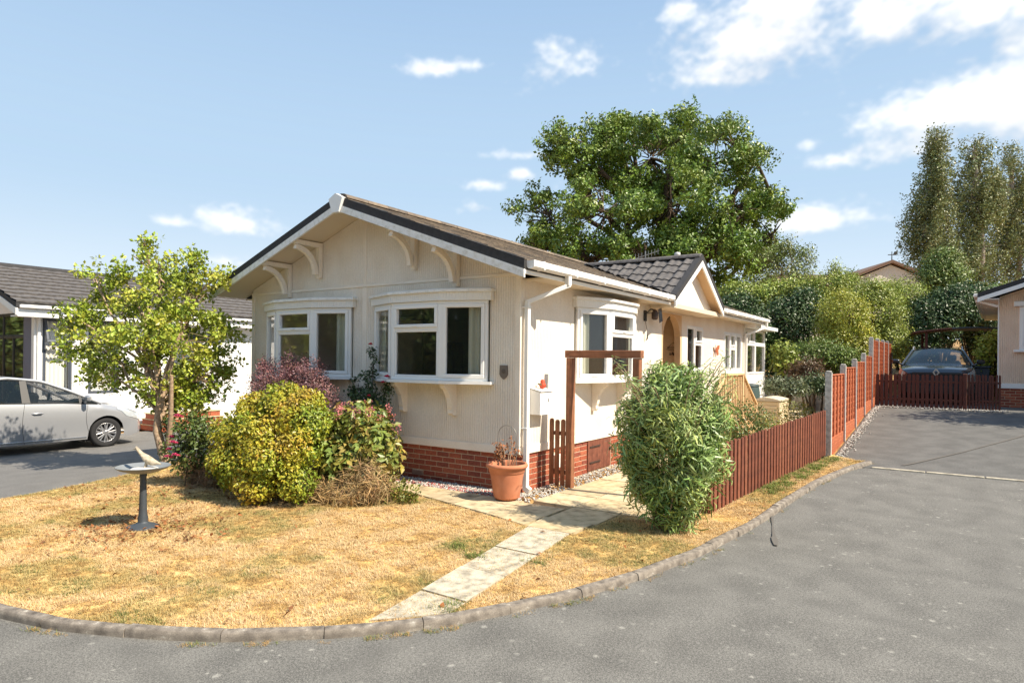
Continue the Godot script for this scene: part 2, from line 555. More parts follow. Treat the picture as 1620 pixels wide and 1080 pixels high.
# tarmac: stone grains, soft worn patches, and pale lichen spots
func asphalt_tex(seed_: int, base: Array, patch: float, spots: int) -> ImageTexture:
	var W := 1024
	var a := noise_bytes(seed_ * 13, 0.3, 2, W, W)
	var b := noise_bytes(seed_ * 13 + 1, 0.006, 4, W, W)
	var d := noise_bytes(seed_ * 13 + 2, 0.11, 3, W, W)
	var r := RandomNumberGenerator.new()
	r.seed = seed_
	var lich := PackedFloat32Array()
	lich.resize(W * W)
	for i in spots:
		var cx := r.randi_range(0, W - 1)
		var cy := r.randi_range(0, W - 1)
		var rad := r.randf_range(2.0, 9.0)
		var pale := r.randf_range(0.1, 0.5)
		for y in range(-14, 15):
			for x in range(-14, 15):
				var k := posmod(cy + y, W) * W + posmod(cx + x, W)
				var e := sqrt(float(x * x + y * y)) + (d[k] / 255.0 - 0.5) * rad * 1.3
				lich[k] = maxf(lich[k], pale * (1.0 - smooth(rad * 0.3, rad, e)))
	var out := PackedByteArray()
	out.resize(W * W * 3)
	for i in W * W:
		var g := 1.0 + (a[i] / 127.5 - 1.0) * 0.42 + (b[i] / 127.5 - 1.0) * patch + (d[i] / 127.5 - 1.0) * 0.16
		var l := lich[i]
		out[i * 3] = clampi(int(lerpf(base[0] * g, 196.0, l)), 0, 255)
		out[i * 3 + 1] = clampi(int(lerpf(base[1] * g, 193.0, l)), 0, 255)
		out[i * 3 + 2] = clampi(int(lerpf(base[2] * g, 182.0, l)), 0, 255)
	return to_tex(out, W, W)

const KERB := [[-3.4, 5.25], [-2.4, 5.42], [-1.6, 5.46], [-0.79, 5.36], [-0.18, 5.21], [0.47, 4.92], [0.83, 4.71], [1.29, 4.33], [1.57, 4.04], [1.84, 3.70], [2.06, 3.28], [2.3, 2.77], [2.52, 2.1], [2.73, 1.12], [2.92, -0.52], [3.14, -2.7], [3.4, -4.0], [3.62, -4.72]]
const LEFT_EDGE := [[-3.9, 5.05], [-4.75, 4.6], [-4.89, 4.08], [-4.95, 3.66], [-5.13, 3.08], [-5.36, 2.48], [-5.6, 1.9], [-6.2, 1.1], [-6.5, 0.4], [-6.5, -3.0]]

# a sheet over the outline, cut into cells so that it follows the ground
func sheet(outline: Array, lift: float, cell: float) -> MB:
	var mb := MB.new()
	var poly := PackedVector2Array()
	var lo := Vector2(1e9, 1e9)
	var hi := -lo
	for q in outline:
		poly.append(Vector2(q[0], q[1]))
		lo = lo.min(poly[poly.size() - 1])
		hi = hi.max(poly[poly.size() - 1])
	for i in range(floori(lo.x / cell), ceili(hi.x / cell)):
		for j in range(floori(lo.y / cell), ceili(hi.y / cell)):
			var sq := PackedVector2Array([Vector2(i, j) * cell, Vector2(i + 1, j) * cell, Vector2(i + 1, j + 1) * cell, Vector2(i, j + 1) * cell])
			for p in Geometry2D.intersect_polygons(sq, poly):
				var t := Geometry2D.triangulate_polygon(p)
				for k in range(0, t.size(), 3):
					var w: Array[Vector3] = []
					for e in 3:
						var q: Vector2 = p[t[k + e]]
						w.append(Vector3(q.x, gh(q.x, q.y) + lift, q.y))
					mb.tri(w[0], w[1], w[2], Vector3.UP)
	return mb

func make_ground() -> void:
	var mb := MB.new()
	var xs := [-400.0, -200.0, -100.0, -60.0, -40.0, -30.0, -24.0, -20.0]
	for i in range(-18, 19):
		xs.append(float(i))
	xs.append_array([22.0, 28.0, 36.0, 50.0, 80.0, 150.0, 300.0, 450.0])
	var zs := [-450.0, -250.0, -140.0, -90.0, -70.0, -60.0, -50.0, -42.0, -36.0, -30.0, -27.0, -24.0, -22.0, -21.0, -20.0, -19.0, -18.0, -17.0, -16.0, -15.0, -14.5, -14.3]
	for i in range(-14, 15):
		zs.append(float(i))
	zs.append_array([18.0, 24.0, 32.0, 50.0, 90.0, 160.0, 300.0])
	var rows := []
	for z in zs:
		var row := []
		for x in xs:
			var zz := clampf(z, -60.0, 40.0)
			row.append(Vector3(x, gh(x, zz) - 0.07, z))
		rows.append(row)
	mb.grid(rows, 1.0)
	struct(obj(mb, "ground", M.soil), "dry bare earth and thin grass of the bank and beds", "ground")
	# roads
	var road := []
	for q in KERB:
		road.append([q[0] + 0.02, q[1] + 0.02])
	road.reverse()
	road = [[14.0, -4.42], [3.66, -4.42]] + road.slice(1) + [[-4.0, 5.1], [-5.2, 5.6], [-5.2, 24.0], [14.0, 24.0]]
	struct(obj(sheet(road, -0.05, 2.0), "road", M.asphalt), "worn grey tarmac road curving round the dry lawn", "road")
	struct(obj(sheet([[3.08, -4.36], [14.0, -4.36], [14.0, -12.5], [5.8, -14.3], [5.75, -19.0], [3.08, -19.0]], -0.046, 0.5), "driveway", M.asphalt_drive), "sloping tarmac driveway running up to the brown gate", "driveway")
	var left := []
	for q in LEFT_EDGE:
		left.append([q[0] - 0.01, q[1]])
	left.append_array([[-6.5, -12.0], [-12.6, -12.0], [-12.6, 12.0], [-4.6, 12.0], [-4.6, 4.8]])
	struct(obj(sheet(left, -0.042, 1.0), "side_driveway", M.asphalt_left), "tarmac driveway beside the lawn where the silver car stands", "driveway")
	# lawn
	var lawn := []
	for q in KERB:
		lawn.append([q[0], q[1]])
	lawn.append_array([[3.45, -4.75], [3.06, -5.1], [2.5, -0.9], [2.2, -0.35], [1.6, 0.1], [1.56, 1.34], [1.02, 1.34], [-1.5, 0.78], [-2.4, 0.5], [-6.45, 0.4]])
	var le := LEFT_EDGE.slice(0, 8)
	le.reverse()
	lawn.append_array(le)
	lawn_outline = PackedVector2Array()
	for q in lawn:
		lawn_outline.append(Vector2(q[0], q[1]))
	struct(obj(sheet(lawn, -0.012, 0.5), "lawn", M.lawn), "sun-scorched straw coloured lawn inside the curved kerb", "lawn")
	# kerb of single stones
	var kerb := Node3D.new()
	kerb.name = "kerb"
	add_child(kerb)
	struct(kerb, "low grey concrete edging curving round the lawn", "kerb")
	var cv := Curve3D.new()
	for q in KERB:
		cv.add_point(Vector3(q[0], 0, q[1]))
	var L := cv.get_baked_length()
	var n := int(L / 0.62)
	rng.seed = 3
	for i in n:
		var rows2 := []
		for k in 5:
			var d := (i + 0.004 + k / 4.0 * 0.992) * L / n
			var p := cv.sample_baked(d)
			var q := cv.sample_baked(minf(d + 0.05, L)) - cv.sample_baked(maxf(d - 0.05, 0.0))
			var out := Vector3(-q.z, 0, q.x).normalized()
			if out.dot(Vector3(3, 0, 4)) < 0.0:
				out = -out
			var y := gh(p.x, p.z) + 0.003 * sin(i * 2.3)
			var row := []
			for e in [[-0.01, -0.1], [-0.01, 0.002], [0.004, 0.008], [0.056, 0.006], [0.068, -0.002], [0.075, -0.024], [0.078, -0.1]]:
				row.append(p + out * (e[0] + 0.004 * sin(i * 1.7)) + Vector3(0, y + e[1] - p.y, 0))
			rows2.append(row)
		var kb := MB.new()
		kb.grid(rows2, -1.0)
		for e in [0, 4]:
			for k in 5:
				kb.tri(rows2[e][0], rows2[e][k + 1], rows2[e][k + 2], rows2[e][0] - rows2[4 - e][0])
		obj(kb, "kerb_stone", M.kerb, kerb)
	# edging across the foot of the drive
	var ed := Node3D.new()
	ed.name = "drive_edging"
	add_child(ed)
	struct(ed, "pale line of edging stones across the foot of the driveway", "kerb")
	for i in 14:
		var eb := MB.new()
		var x0 := 3.7 + i * 0.72
		eb.box(Vector3(x0 + 0.36, gh(x0 + 0.3, -4.39) - 0.055, -4.39), Vector3(0.705, 0.05, 0.07), 0.008)
		obj(eb, "edging_stone", M.slab_old, ed)
	# crack sealed across the drive and damp stains on the road
	for st in [["tar_seam", [[4.1, -4.8], [4.9, -6.4], [5.6, -8.0], [6.4, -9.9]], 0.035], ["damp_stain", [[3.03, -0.7], [3.12, -0.3], [3.22, 0.1], [3.3, 0.4]], 0.05]]:
		var sb := MB.new()
		var pts: Array = st[1]
		for i in pts.size() - 1:
			for k in 6:
				var a := Vector2(pts[i][0], pts[i][1]).lerp(Vector2(pts[i + 1][0], pts[i + 1][1]), k / 6.0)
				var b := Vector2(pts[i][0], pts[i][1]).lerp(Vector2(pts[i + 1][0], pts[i + 1][1]), (k + 1) / 6.0)
				var w0: float = st[2] * (0.6 + 0.2 * sin(i * 3.0 + k * 0.5 + 1.0)) * (1.0 if st[0] == "tar_seam" else (0.3 + 0.25 * i))
				var w1: float = st[2] * (0.6 + 0.2 * sin(i * 3.0 + (k + 1) * 0.5 + 1.0)) * (1.0 if st[0] == "tar_seam" else (0.3 + 0.25 * i))
				var y := -0.036
				sb.quad(Vector3(a.x - w0, gh(a.x, a.y) + y, a.y), Vector3(a.x + w0, gh(a.x, a.y) + y, a.y), Vector3(b.x + w1, gh(b.x, b.y) + y, b.y), Vector3(b.x - w1, gh(b.x, b.y) + y, b.y), Vector3.UP)
		struct(obj(sb, st[0], mat(srgb(100, 96, 90), 0.9)), "dark irregular mark on the tarmac " + ("of the driveway" if st[0] == "tar_seam" else "of the road beside the kerb"), "stain")

var lawn_outline := PackedVector2Array()

# ---------- windows ----------
# p: lower left corner seen from outside; e: unit vector to the right; panes: [x0, x1, y0, y1, opens]
func window(parent: Node, called: String, p: Vector3, e: Vector3, w: float, h: float, panes: Array, mf: Material, holder: Node3D = null) -> Node3D:
	var nrm := e.cross(Vector3.UP)
	var b := Basis(e, Vector3.UP, nrm)
	var node := holder
	if node == null:
		node = Node3D.new()
		node.name = called
		parent.add_child(node, true)
	var fr := MB.new()
	var bar := func(mb: MB, x0: float, x1: float, y0: float, y1: float, d0: float, d1: float, ch: float) -> void:
		mb.box(p + b * Vector3((x0 + x1) * 0.5, (y0 + y1) * 0.5, (d0 + d1) * 0.5), Vector3(x1 - x0, y1 - y0, d1 - d0), ch, b)
	var t := 0.045
	bar.call(fr, 0.0, w, 0.0, t, -0.07, 0.0, 0.006)
	bar.call(fr, 0.0, w, h - t, h, -0.07, 0.0, 0.006)
	bar.call(fr, 0.0, t, t + 0.001, h - t - 0.001, -0.07, 0.0, 0.006)
	bar.call(fr, w - t, w, t + 0.001, h - t - 0.001, -0.07, 0.0, 0.006)
	for q in panes:
		if q[1] < w - t - 0.02:
			bar.call(fr, q[1], q[1] + t, maxf(q[2] - 0.02, t + 0.002), minf(q[3] + 0.02, h - t - 0.002), -0.068, -0.002, 0.006)
		if q[3] < h - t - 0.02:
			bar.call(fr, q[0] - 0.01, q[1] + 0.01, q[3], q[3] + t, -0.066, -0.004, 0.006)
	obj(fr, "frame", mf, node)
	for q in panes:
		var s := MB.new()
		var k: float = 0.045 if q[4] else 0.022
		var d: float = 0.016 if q[4] else -0.008
		bar.call(s, q[0] - 0.006, q[1] + 0.006, q[2] - 0.006, q[2] + k, -0.05, d, 0.007)
		bar.call(s, q[0] - 0.006, q[1] + 0.006, q[3] - k, q[3] + 0.006, -0.05, d, 0.007)
		bar.call(s, q[0] - 0.006, q[0] + k, q[2] + k + 0.0005, q[3] - k - 0.0005, -0.05, d, 0.007)
		bar.call(s, q[1] - k, q[1] + 0.006, q[2] + k + 0.0005, q[3] - k - 0.0005, -0.05, d, 0.007)
		# black gasket line
		obj(s, "sash", mf, node)
		var g := MB.new()
		g.quad(p + b * Vector3(q[0] + k - 0.004, q[2] + k - 0.004, -0.022), p + b * Vector3(q[1] - k + 0.004, q[2] + k - 0.004, -0.022), p + b * Vector3(q[1] - k + 0.004, q[3] - k + 0.004, -0.022), p + b * Vector3(q[0] + k - 0.004, q[3] - k + 0.004, -0.022), nrm)
		obj(g, "pane", M.pane, node)
		var g2 := MB.new()       # the inner sheet of the double glazing
		g2.quad(p + b * Vector3(q[0] + k - 0.004, q[2] + k - 0.004, -0.042), p + b * Vector3(q[1] - k + 0.004, q[2] + k - 0.004, -0.042), p + b * Vector3(q[1] - k + 0.004, q[3] - k + 0.004, -0.042), p + b * Vector3(q[0] + k - 0.004, q[3] - k + 0.004, -0.042), nrm)
		obj(g2, "pane", M.pane, node)
		if q[4]:
			var hb := MB.new()
			bar.call(hb, (q[0] + q[1]) * 0.5 - 0.05, (q[0] + q[1]) * 0.5 + 0.05, q[2] + 0.012, q[2] + 0.028, d, d + 0.012, 0.003)
			obj(hb, "handle", mf, node)
	return node

func curtain(parent: Node, a: Vector3, b: Vector3, y0: float, y1: float, folds: float, m: Material, called := "curtain") -> void:
	var mb := MB.new()
	var rows := []
	var L := (b - a).length()
	var n := maxi(8, int(L / 0.012))
	var side := (b - a).normalized().cross(Vector3.UP)
	for yy in [y0, (y0 + y1) * 0.5, y1]:
		var row := []
		for i in n + 1:
			var t := float(i) / n
			row.append(a.lerp(b, t) + side * sin(t * L * folds) * 0.022 + Vector3(0, yy - a.y, 0))
		rows.append(row)
	mb.grid(rows, 1.0)
	obj(mb, called, m, parent)

# bay of three lights; c on the wall face at y = 0, r to the right seen from outside
func bay(parent: Node, c: Vector3, r: Vector3) -> Node3D:
	var nrm := r.cross(Vector3.UP)
	var node := Node3D.new()
	node.name = "bay_window"
	parent.add_child(node, true)
	var a := [-1.09, -0.455, 0.455, 1.09]
	var d := [0.055, 0.31, 0.31, 0.055]
	var y0 := 1.455
	var h := 1.105
	for i in 3:
		var p: Vector3 = c + r * a[i] + nrm * d[i]
		var q: Vector3 = c + r * a[i + 1] + nrm * d[i + 1]
		var e := (q - p).normalized()
		var w := (q - p).length()
		var panes := [[0.05, w - 0.05, 0.05, h - 0.05, true]]
		if i == 1:
			panes = [[0.05, w - 0.05, h - 0.36, h - 0.05, true], [0.05, w - 0.05, 0.05, h - 0.405, false]]
		if i == 0:
			panes = [[0.05, w - 0.06, 0.05, h - 0.05, true]]
		window(parent, "", p + Vector3(0, y0, 0), e, w, h, panes, M.white, node)
	# corner posts
	for i in [1, 2]:
		var cp := MB.new()
		cp.box(c + r * a[i] + nrm * (d[i] - 0.042) + Vector3(0, y0 + h * 0.5, 0), Vector3(0.07, h - 0.01, 0.06), 0.012, Basis(r, Vector3.UP, nrm))
		obj(cp, "corner_post", M.white, node)
	# sill, head board and its little cornice follow the bay
	var outline := func(grow: float) -> Array:
		return [Vector2(-1.12 - grow * 0.8, 0.0), Vector2(-1.12 - grow * 0.8, 0.05 + grow * 0.6), Vector2(-0.47 - grow * 0.2, 0.31 + grow), Vector2(0.47 + grow * 0.2, 0.31 + grow), Vector2(1.12 + grow * 0.8, 0.05 + grow * 0.6), Vector2(1.12 + grow * 0.8, 0.0)]
	var parts := [["sill", 1.415, 1.454, 0.06, M.white], ["head_board", 2.561, 2.675, 0.035, M.siding_white], ["cornice", 2.675, 2.71, 0.07, M.white_worn], ["lead_top", 2.71, 2.725, 0.03, M.siding_white]]
	for q in parts:
		var mb := MB.new()
		mb.prism(c + Vector3(0, q[1], 0), r, -nrm, outline.call(q[3]).map(func(t): return Vector2(t.x, -t.y)), 0.0, (q[2] - q[1]))
		obj(mb, q[0], q[4], node)
	for s in [-0.47, 0.47]:
		var cb := MB.new()
		var prof := [Vector2(0, 0), Vector2(0.27, 0), Vector2(0.27, -0.05), Vector2(0.2, -0.09), Vector2(0.13, -0.2), Vector2(0.1, -0.34), Vector2(0.085, -0.37), Vector2(0.09, -0.42), Vector2(0.06, -0.45), Vector2(0, -0.45)]
		cb.prism(c + r * (s - 0.04) + Vector3(0, 1.414, 0), nrm, Vector3.UP, prof, 0.0, -0.08)
		obj(cb, "corbel", M.plaster, node)
	# blind and curtains inside
	var bl := MB.new()
	bl.box(c + nrm * 0.2 + Vector3(0, 2.18, 0), Vector3(0.8, 0.06, 0.02), 0.0, Basis(r, Vector3.UP, nrm))
	obj(bl, "blind", M.net, node)
	for s in [-1.0, 1.0]:
		curtain(node, c + r * (s * 1.06) + nrm * -0.1, c + r * (s * 0.78) + nrm * 0.08, 1.48, 2.55, 60.0, M.curtain)
	return node

# ---------- the bungalow ----------
func wall_run(mb: MB, o: Vector3, r: Vector3, x0: float, x1: float, y0: float, y1: float, th: float, holes: Array) -> void:
	var nrm := r.cross(Vector3.UP)
	var b := Basis(r, Vector3.UP, nrm)
	var put_box := func(a0: float, a1: float, b0: float, b1: float) -> void:
		if a1 - a0 > 0.002 and b1 - b0 > 0.002:
			mb.box(o + b * Vector3((a0 + a1) * 0.5, (b0 + b1) * 0.5, -th * 0.5), Vector3(a1 - a0, b1 - b0, th), 0.0, b)
	var x := x0
	for q in holes:
		put_box.call(x, q[0], y0, y1)
		put_box.call(q[0], q[1], y0, q[2])
		put_box.call(q[0], q[1], q[3], y1)
		x = q[1]
	put_box.call(x, x1, y0, y1)

func bricks(parent: Node, o: Vector3, r: Vector3, length: float, courses: int, most: float, skip: Array, setback := 0.02) -> void:
	# mortar core with single bricks standing 4 mm proud
	var nrm := r.cross(Vector3.UP)
	var b := Basis(r, Vector3.UP, nrm)
	var full := []
	var half := []
	for k in 4:
		for sz in [[0.215, full], [0.1025, half]]:
			var mb := MB.new()
			mb.box(Vector3.ZERO, Vector3(sz[0], 0.063, 0.03), 0.003)
			sz[1].append(mb.mesh(M.brick[k]))
	var rest := MB.new()
	for cy in courses:
		var x := 0.0
		var first := cy % 2 == 1
		while x < length - 0.05:
			var w := 0.1025 if first else 0.215
			first = false
			if x + w > length:
				w = 0.1025
			var ok := true
			var jump := -1.0
			for s in skip:
				if x + w > s[0] and x < s[1] and cy * 0.075 + 0.07 > s[2] and cy * 0.075 < s[3]:
					jump = s[1]
					w = s[0] - x - 0.005
					ok = w > 0.03
			if ok:
				var p := o + b * Vector3(x + w * 0.5, 0.0425 + cy * 0.075, -setback - 0.0125 + rng.randf_range(-0.001, 0.001))
				if x < most:
					var br := put((half if w < 0.15 else full)[rng.randi_range(0, 3)], "brick", parent)
					br.transform = Transform3D(b.scaled_local(Vector3(w / (0.1025 if w < 0.15 else 0.215), 1, 1)), p)
				else:
					rest.box(p, Vector3(w, 0.065, 0.03), 0.0, b)
			x = jump + 0.008 if jump > 0.0 else x + w + 0.012
	if not rest.v.is_empty():
		var ro := obj(rest, "far_bricks", M.brick[1], parent)
		ro.set_meta("kind", "stuff")

func make_bungalow() -> void:
	var t := thing("bungalow", "cream fluted bungalow with brick plinth and white bay windows", "house")
	var X := Vector3(1, 0, 0)
	var Zb := Vector3(0, 0, -1)
	var U := Vector3.UP
	M.siding_white = relief(mat(srgb(232, 230, 224), 0.6, null), M.siding.heightmap_texture, 0.5)
	M.siding_white.uv1_triplanar = true
	M.siding_white.uv1_world_triplanar = true
	M.siding_white.uv1_scale = Vector3.ONE * 0.4
	# walls
	var w := MB.new()
	wall_run(w, Vector3.ZERO, X, -5.87, 0.0, 0.5, 2.9, 0.1, [[-5.375, -3.195, 1.42, 2.6], [-2.67, -0.49, 1.42, 2.6]])
	w.prism(Vector3(0, 0, -0.1), X, U, [Vector2(-5.87, 2.9), Vector2(0.0, 2.9), Vector2(0.0, 2.97), Vector2(-2.935, 4.03), Vector2(-5.87, 2.97)], 0.0, 0.1)
	obj(w, "gable_wall", M.siding, t)
	var s := MB.new()
	wall_run(s, Vector3.ZERO, Zb, 0.1, 11.3, 0.5, 2.84, 0.1, [[1.49, 3.67, 1.42, 2.6], [5.08, 6.24, 0.5, 2.73], [6.57, 7.68, 1.55, 2.55], [9.34, 11.0, 1.5, 2.53]])
	obj(s, "long_wall", M.siding, t)
	var o := MB.new()
	o.span(Vector3(-5.87, 0.5, -11.3), Vector3(-5.77, 2.9, -0.1))
	o.span(Vector3(-5.77, 0.5, -11.3), Vector3(-0.1, 3.1, -11.2))
	obj(o, "rear_walls", M.plaster, t)
	# arched porch: thin arch wall filling the opening's top, recess behind
	var arch := MB.new()
	var pts := []
	for i in 17:
		var a := PI * i / 16.0
		pts.append(Vector2(5.66 - cos(a) * 0.5, 2.2 + sin(a) * 0.5))
	var outline := [Vector2(5.081, 0.55)] + [Vector2(5.16, 0.55)] + pts + [Vector2(6.16, 0.55), Vector2(6.239, 0.55), Vector2(6.239, 2.729), Vector2(5.081, 2.729)]
	arch.prism(Vector3(-0.005, 0, 0), Zb, U, outline, -0.13, 0.0)
	obj(arch, "porch_arch", M.peach, t)
	var rec := MB.new()
	rec.span(Vector3(-1.2, 0.5, -6.4), Vector3(-0.135, 2.84, -6.3))
	rec.span(Vector3(-1.2, 0.5, -5.02), Vector3(-0.135, 2.84, -4.92))
	rec.span(Vector3(-1.3, 0.5, -6.4), Vector3(-1.2, 2.84, -4.92))
	rec.span(Vector3(-1.2, 2.74, -6.3), Vector3(-0.135, 2.8, -5.02))
	rec.span(Vector3(-1.2, 0.45, -6.3), Vector3(0.0, 0.5, -5.02))
	obj(rec, "porch_recess", M.peach, t)
	var dr := MB.new()
	dr.box(Vector3(-1.18, 1.5, -5.66), Vector3(0.04, 1.98, 0.86), 0.01)
	obj(dr, "door", M.white, t)
	# inside: floor, ceiling, partitions, dark furniture
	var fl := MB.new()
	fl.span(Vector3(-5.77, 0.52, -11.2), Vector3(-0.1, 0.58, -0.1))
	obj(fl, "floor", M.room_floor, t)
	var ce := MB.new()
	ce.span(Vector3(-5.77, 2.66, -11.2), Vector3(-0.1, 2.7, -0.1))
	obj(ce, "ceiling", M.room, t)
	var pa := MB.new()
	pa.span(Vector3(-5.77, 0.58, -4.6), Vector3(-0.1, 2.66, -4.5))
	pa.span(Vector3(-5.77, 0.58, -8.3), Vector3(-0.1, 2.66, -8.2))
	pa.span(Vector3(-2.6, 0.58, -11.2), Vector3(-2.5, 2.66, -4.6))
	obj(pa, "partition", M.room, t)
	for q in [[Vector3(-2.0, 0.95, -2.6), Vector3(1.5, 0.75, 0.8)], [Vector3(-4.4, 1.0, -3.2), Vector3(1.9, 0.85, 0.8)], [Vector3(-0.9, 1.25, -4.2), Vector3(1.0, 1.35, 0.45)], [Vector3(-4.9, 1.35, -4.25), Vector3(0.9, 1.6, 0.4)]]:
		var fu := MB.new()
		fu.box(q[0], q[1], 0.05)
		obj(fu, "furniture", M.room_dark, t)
	# trim: skirt, corner boards, frieze and centre battens
	var tr := MB.new()
	tr.span(Vector3(-5.88, 0.49, -0.02), Vector3(0.012, 0.6, 0.012), 0.004)
	tr.span(Vector3(-0.02, 0.492, -11.3), Vector3(0.011, 0.602, -0.0205), 0.004)
	tr.span(Vector3(-5.88, 2.872, -0.02), Vector3(0.009, 2.915, 0.022), 0.006)
	tr.span(Vector3(-2.985, 0.6015, -0.02), Vector3(-2.885, 2.871, 0.01), 0.004)
	tr.span(Vector3(-2.96, 2.916, -0.02), Vector3(-2.91, 3.9, 0.008), 0.003)
	tr.span(Vector3(-0.075, 0.603, -0.02), Vector3(0.0135, 2.871, 0.0135), 0.005)
	tr.span(Vector3(-0.02, 0.6035, -0.075), Vector3(0.0145, 2.82, -0.021), 0.005)
	tr.span(Vector3(-5.882, 0.603, -0.02), Vector3(-5.81, 2.871, 0.0135), 0.005)
	obj(tr, "trim", M.plaster, t)
	# plinth
	var pl := MB.new()
	pl.span(Vector3(-5.85, -0.12, -11.28), Vector3(-0.026, 0.49, -0.026))
	var plo := obj(pl, "plinth", M.mortar, t)
	rng.seed = 21
	bricks(plo, Vector3(-5.86, -0.03, -0.001), X, 5.86, 7, 6.0, [[3.95, 4.16, 0.08, 0.13]])
	bricks(plo, Vector3(0.0, -0.03, -0.02), Zb, 11.2, 7, 3.6, [[1.98, 2.84, 0.0, 0.6], [0.86, 1.05, 0.22, 0.42]], 0.021)
	var vent := MB.new()
	for k in 4:
		vent.box(Vector3(-1.805, 0.03 + k * 0.018 + 0.02, -0.014), Vector3(0.2, 0.01, 0.02), 0.0)
	for k in 9:
		vent.box(Vector3(-1.9 + k * 0.024, 0.0775, -0.016), Vector3(0.008, 0.062, 0.016), 0.0)
	obj(vent, "air_brick", mat(srgb(150, 120, 104), 0.9), t)
	# plinth hatch of boards, and a meter box
	for k in 6:
		var hb := MB.new()
		hb.box(Vector3(-0.012, 0.245, -2.05 - k * 0.138), Vector3(0.022, 0.48, 0.134), 0.004)
		obj(hb, "hatch_board", M.wood_hatch, t)
	var hl := MB.new()
	for y in [0.13, 0.38]:
		hl.box(Vector3(0.004, y, -2.22), Vector3(0.012, 0.03, 0.36), 0.003)
	hl.box(Vector3(0.012, 0.3, -2.76), Vector3(0.02, 0.06, 0.03), 0.004)
	obj(hl, "hatch_hinge", M.dark_rust, t)
	var mtb := MB.new()
	mtb.box(Vector3(0.03, 0.31, -0.955), Vector3(0.11, 0.19, 0.17), 0.01)
	obj(mtb, "meter_box", M.white, t)
	# roof
	var roof := MB.new()
	for run in [[-4.42, 0.58, 0.43], [-7.44, -4.42, 0.22], [-11.9, -7.44, 0.43]]:
		var xe: float = run[2]
		var dy := (0.43 - xe) * 0.3596
		roof.prism(Vector3(0, 0, 0), X, U, [Vector2(-2.935, 4.19), Vector2(-2.935, 4.06), Vector2(xe, 2.85 + dy), Vector2(xe, 2.98 + dy)], run[0], run[1])
	roof.prism(Vector3(0, 0, 0), X, U, [Vector2(-2.936, 4.19), Vector2(-6.3, 2.98), Vector2(-6.3, 2.85), Vector2(-2.936, 4.06)], -11.9, 0.58)
	var ro := obj(roof, "roof", M.tile_edge, t)
	# small flat tiles in courses on the slope one sees
	var sl := Vector2(3.365, -1.21).normalized()
	var bs := Basis(Vector3(0, 0, -1), Vector3(sl.x, sl.y, 0), Vector3(0, 0, -1).cross(Vector3(sl.x, sl.y, 0)))
	var tm := [MB.new(), MB.new(), MB.new()]
	rng.seed = 8
	for i in 15:
		for j in 42:
			var z := 0.43 - j * 0.3 - (0.15 if i % 2 == 1 else 0.0)
			var cen := Vector3(-2.935, 4.2, 0) + Vector3(sl.x, sl.y, 0) * (0.12 + i * 0.238) + Vector3(0, 0, z)
			if z < -4.3 and z > -7.5 and cen.x > 0.1:
				continue
			tm[rng.randi_range(0, 2)].box(cen + bs.z * (0.012 + rng.randf_range(0.0, 0.004)), Vector3(0.294, 0.27, 0.016), 0.0, bs * Basis(Vector3(1, 0, 0), -0.045 + rng.randf_range(-0.008, 0.008)))
	for k in 3:
		var tl := obj(tm[k], "roof_tiles", M.tile_main[k], ro)
		tl.set_meta("kind", "stuff")
	for j in 28:
		var rt := MB.new()
		var prof := []
		for a in 7:
			prof.append(Vector2(cos(PI * a / 6.0) * 0.13, sin(PI * a / 6.0) * 0.075))
		rt.prism(Vector3(-2.935, 4.165, 0.5 - j * 0.44), X, U, prof, 0.0, -0.432)
		obj(rt, "ridge_tile", M.tile_main[j % 3], ro)
	# bargeboards, finial cap, sloping soffit
	var bb := MB.new()
	bb.prism(Vector3.ZERO, X, U, [Vector2(-2.93, 4.062), Vector2(-2.93, 3.962), Vector2(0.437, 2.752), Vector2(0.437, 2.852)], 0.565, 0.597)
	bb.prism(Vector3.ZERO, X, U, [Vector2(-2.94, 4.062), Vector2(-6.307, 2.852), Vector2(-6.307, 2.752), Vector2(-2.94, 3.962)], 0.565, 0.597)
	obj(bb, "bargeboard", M.white_worn, t)
	var fc := MB.new()
	fc.prism(Vector3(-2.92, 0, 0), X, U, [Vector2(-0.075, 3.93), Vector2(0.075, 3.93), Vector2(0.15, 4.14), Vector2(0.0, 4.215), Vector2(-0.15, 4.14)], 0.55, 0.63)
	obj(fc, "ridge_cap", M.white, t)
	var so := MB.new()
	so.prism(Vector3.ZERO, X, U, [Vector2(-2.936, 4.055), Vector2(-2.936, 4.035), Vector2(0.39, 2.84), Vector2(0.39, 2.86)], -0.1, 0.564)
	so.prism(Vector3.ZERO, X, U, [Vector2(-2.934, 4.055), Vector2(-6.26, 2.86), Vector2(-6.26, 2.84), Vector2(-2.934, 4.035)], -0.1, 0.564)
	so.span(Vector3(0.001, 2.82, -11.9), Vector3(0.4, 2.838, -0.1))
	so.span(Vector3(-6.25, 2.82, -11.9), Vector3(-5.871, 2.838, -0.1))
	obj(so, "soffit", M.soffit, t)
	for x in [-4.78, -3.98, -1.86, -1.06]:
		var br := MB.new()
		var yt: float = 4.03 - absf(x + 2.935) * 0.36 - 0.005
		var ez := Vector3(0, 0, 1)
		br.prism(Vector3(x - 0.04, 0, 0), ez, U, [Vector2(0.012, yt), Vector2(0.012, yt - 0.55), Vector2(0.03, yt - 0.57), Vector2(0.075, yt - 0.57), Vector2(0.085, yt - 0.54), Vector2(0.085, yt)], 0.0, -0.08)
		br.prism(Vector3(x - 0.04, 0, 0), ez, U, [Vector2(0.0855, yt), Vector2(0.0855, yt - 0.075), Vector2(0.55, yt - 0.075), Vector2(0.55, yt)], 0.0, -0.08)
		var bp := []
		for a in 9:
			var g := a / 8.0 * PI * 0.5
			bp.append(Vector2(0.52 - cos(g) * 0.43, yt - 0.52 + sin(g) * 0.44))
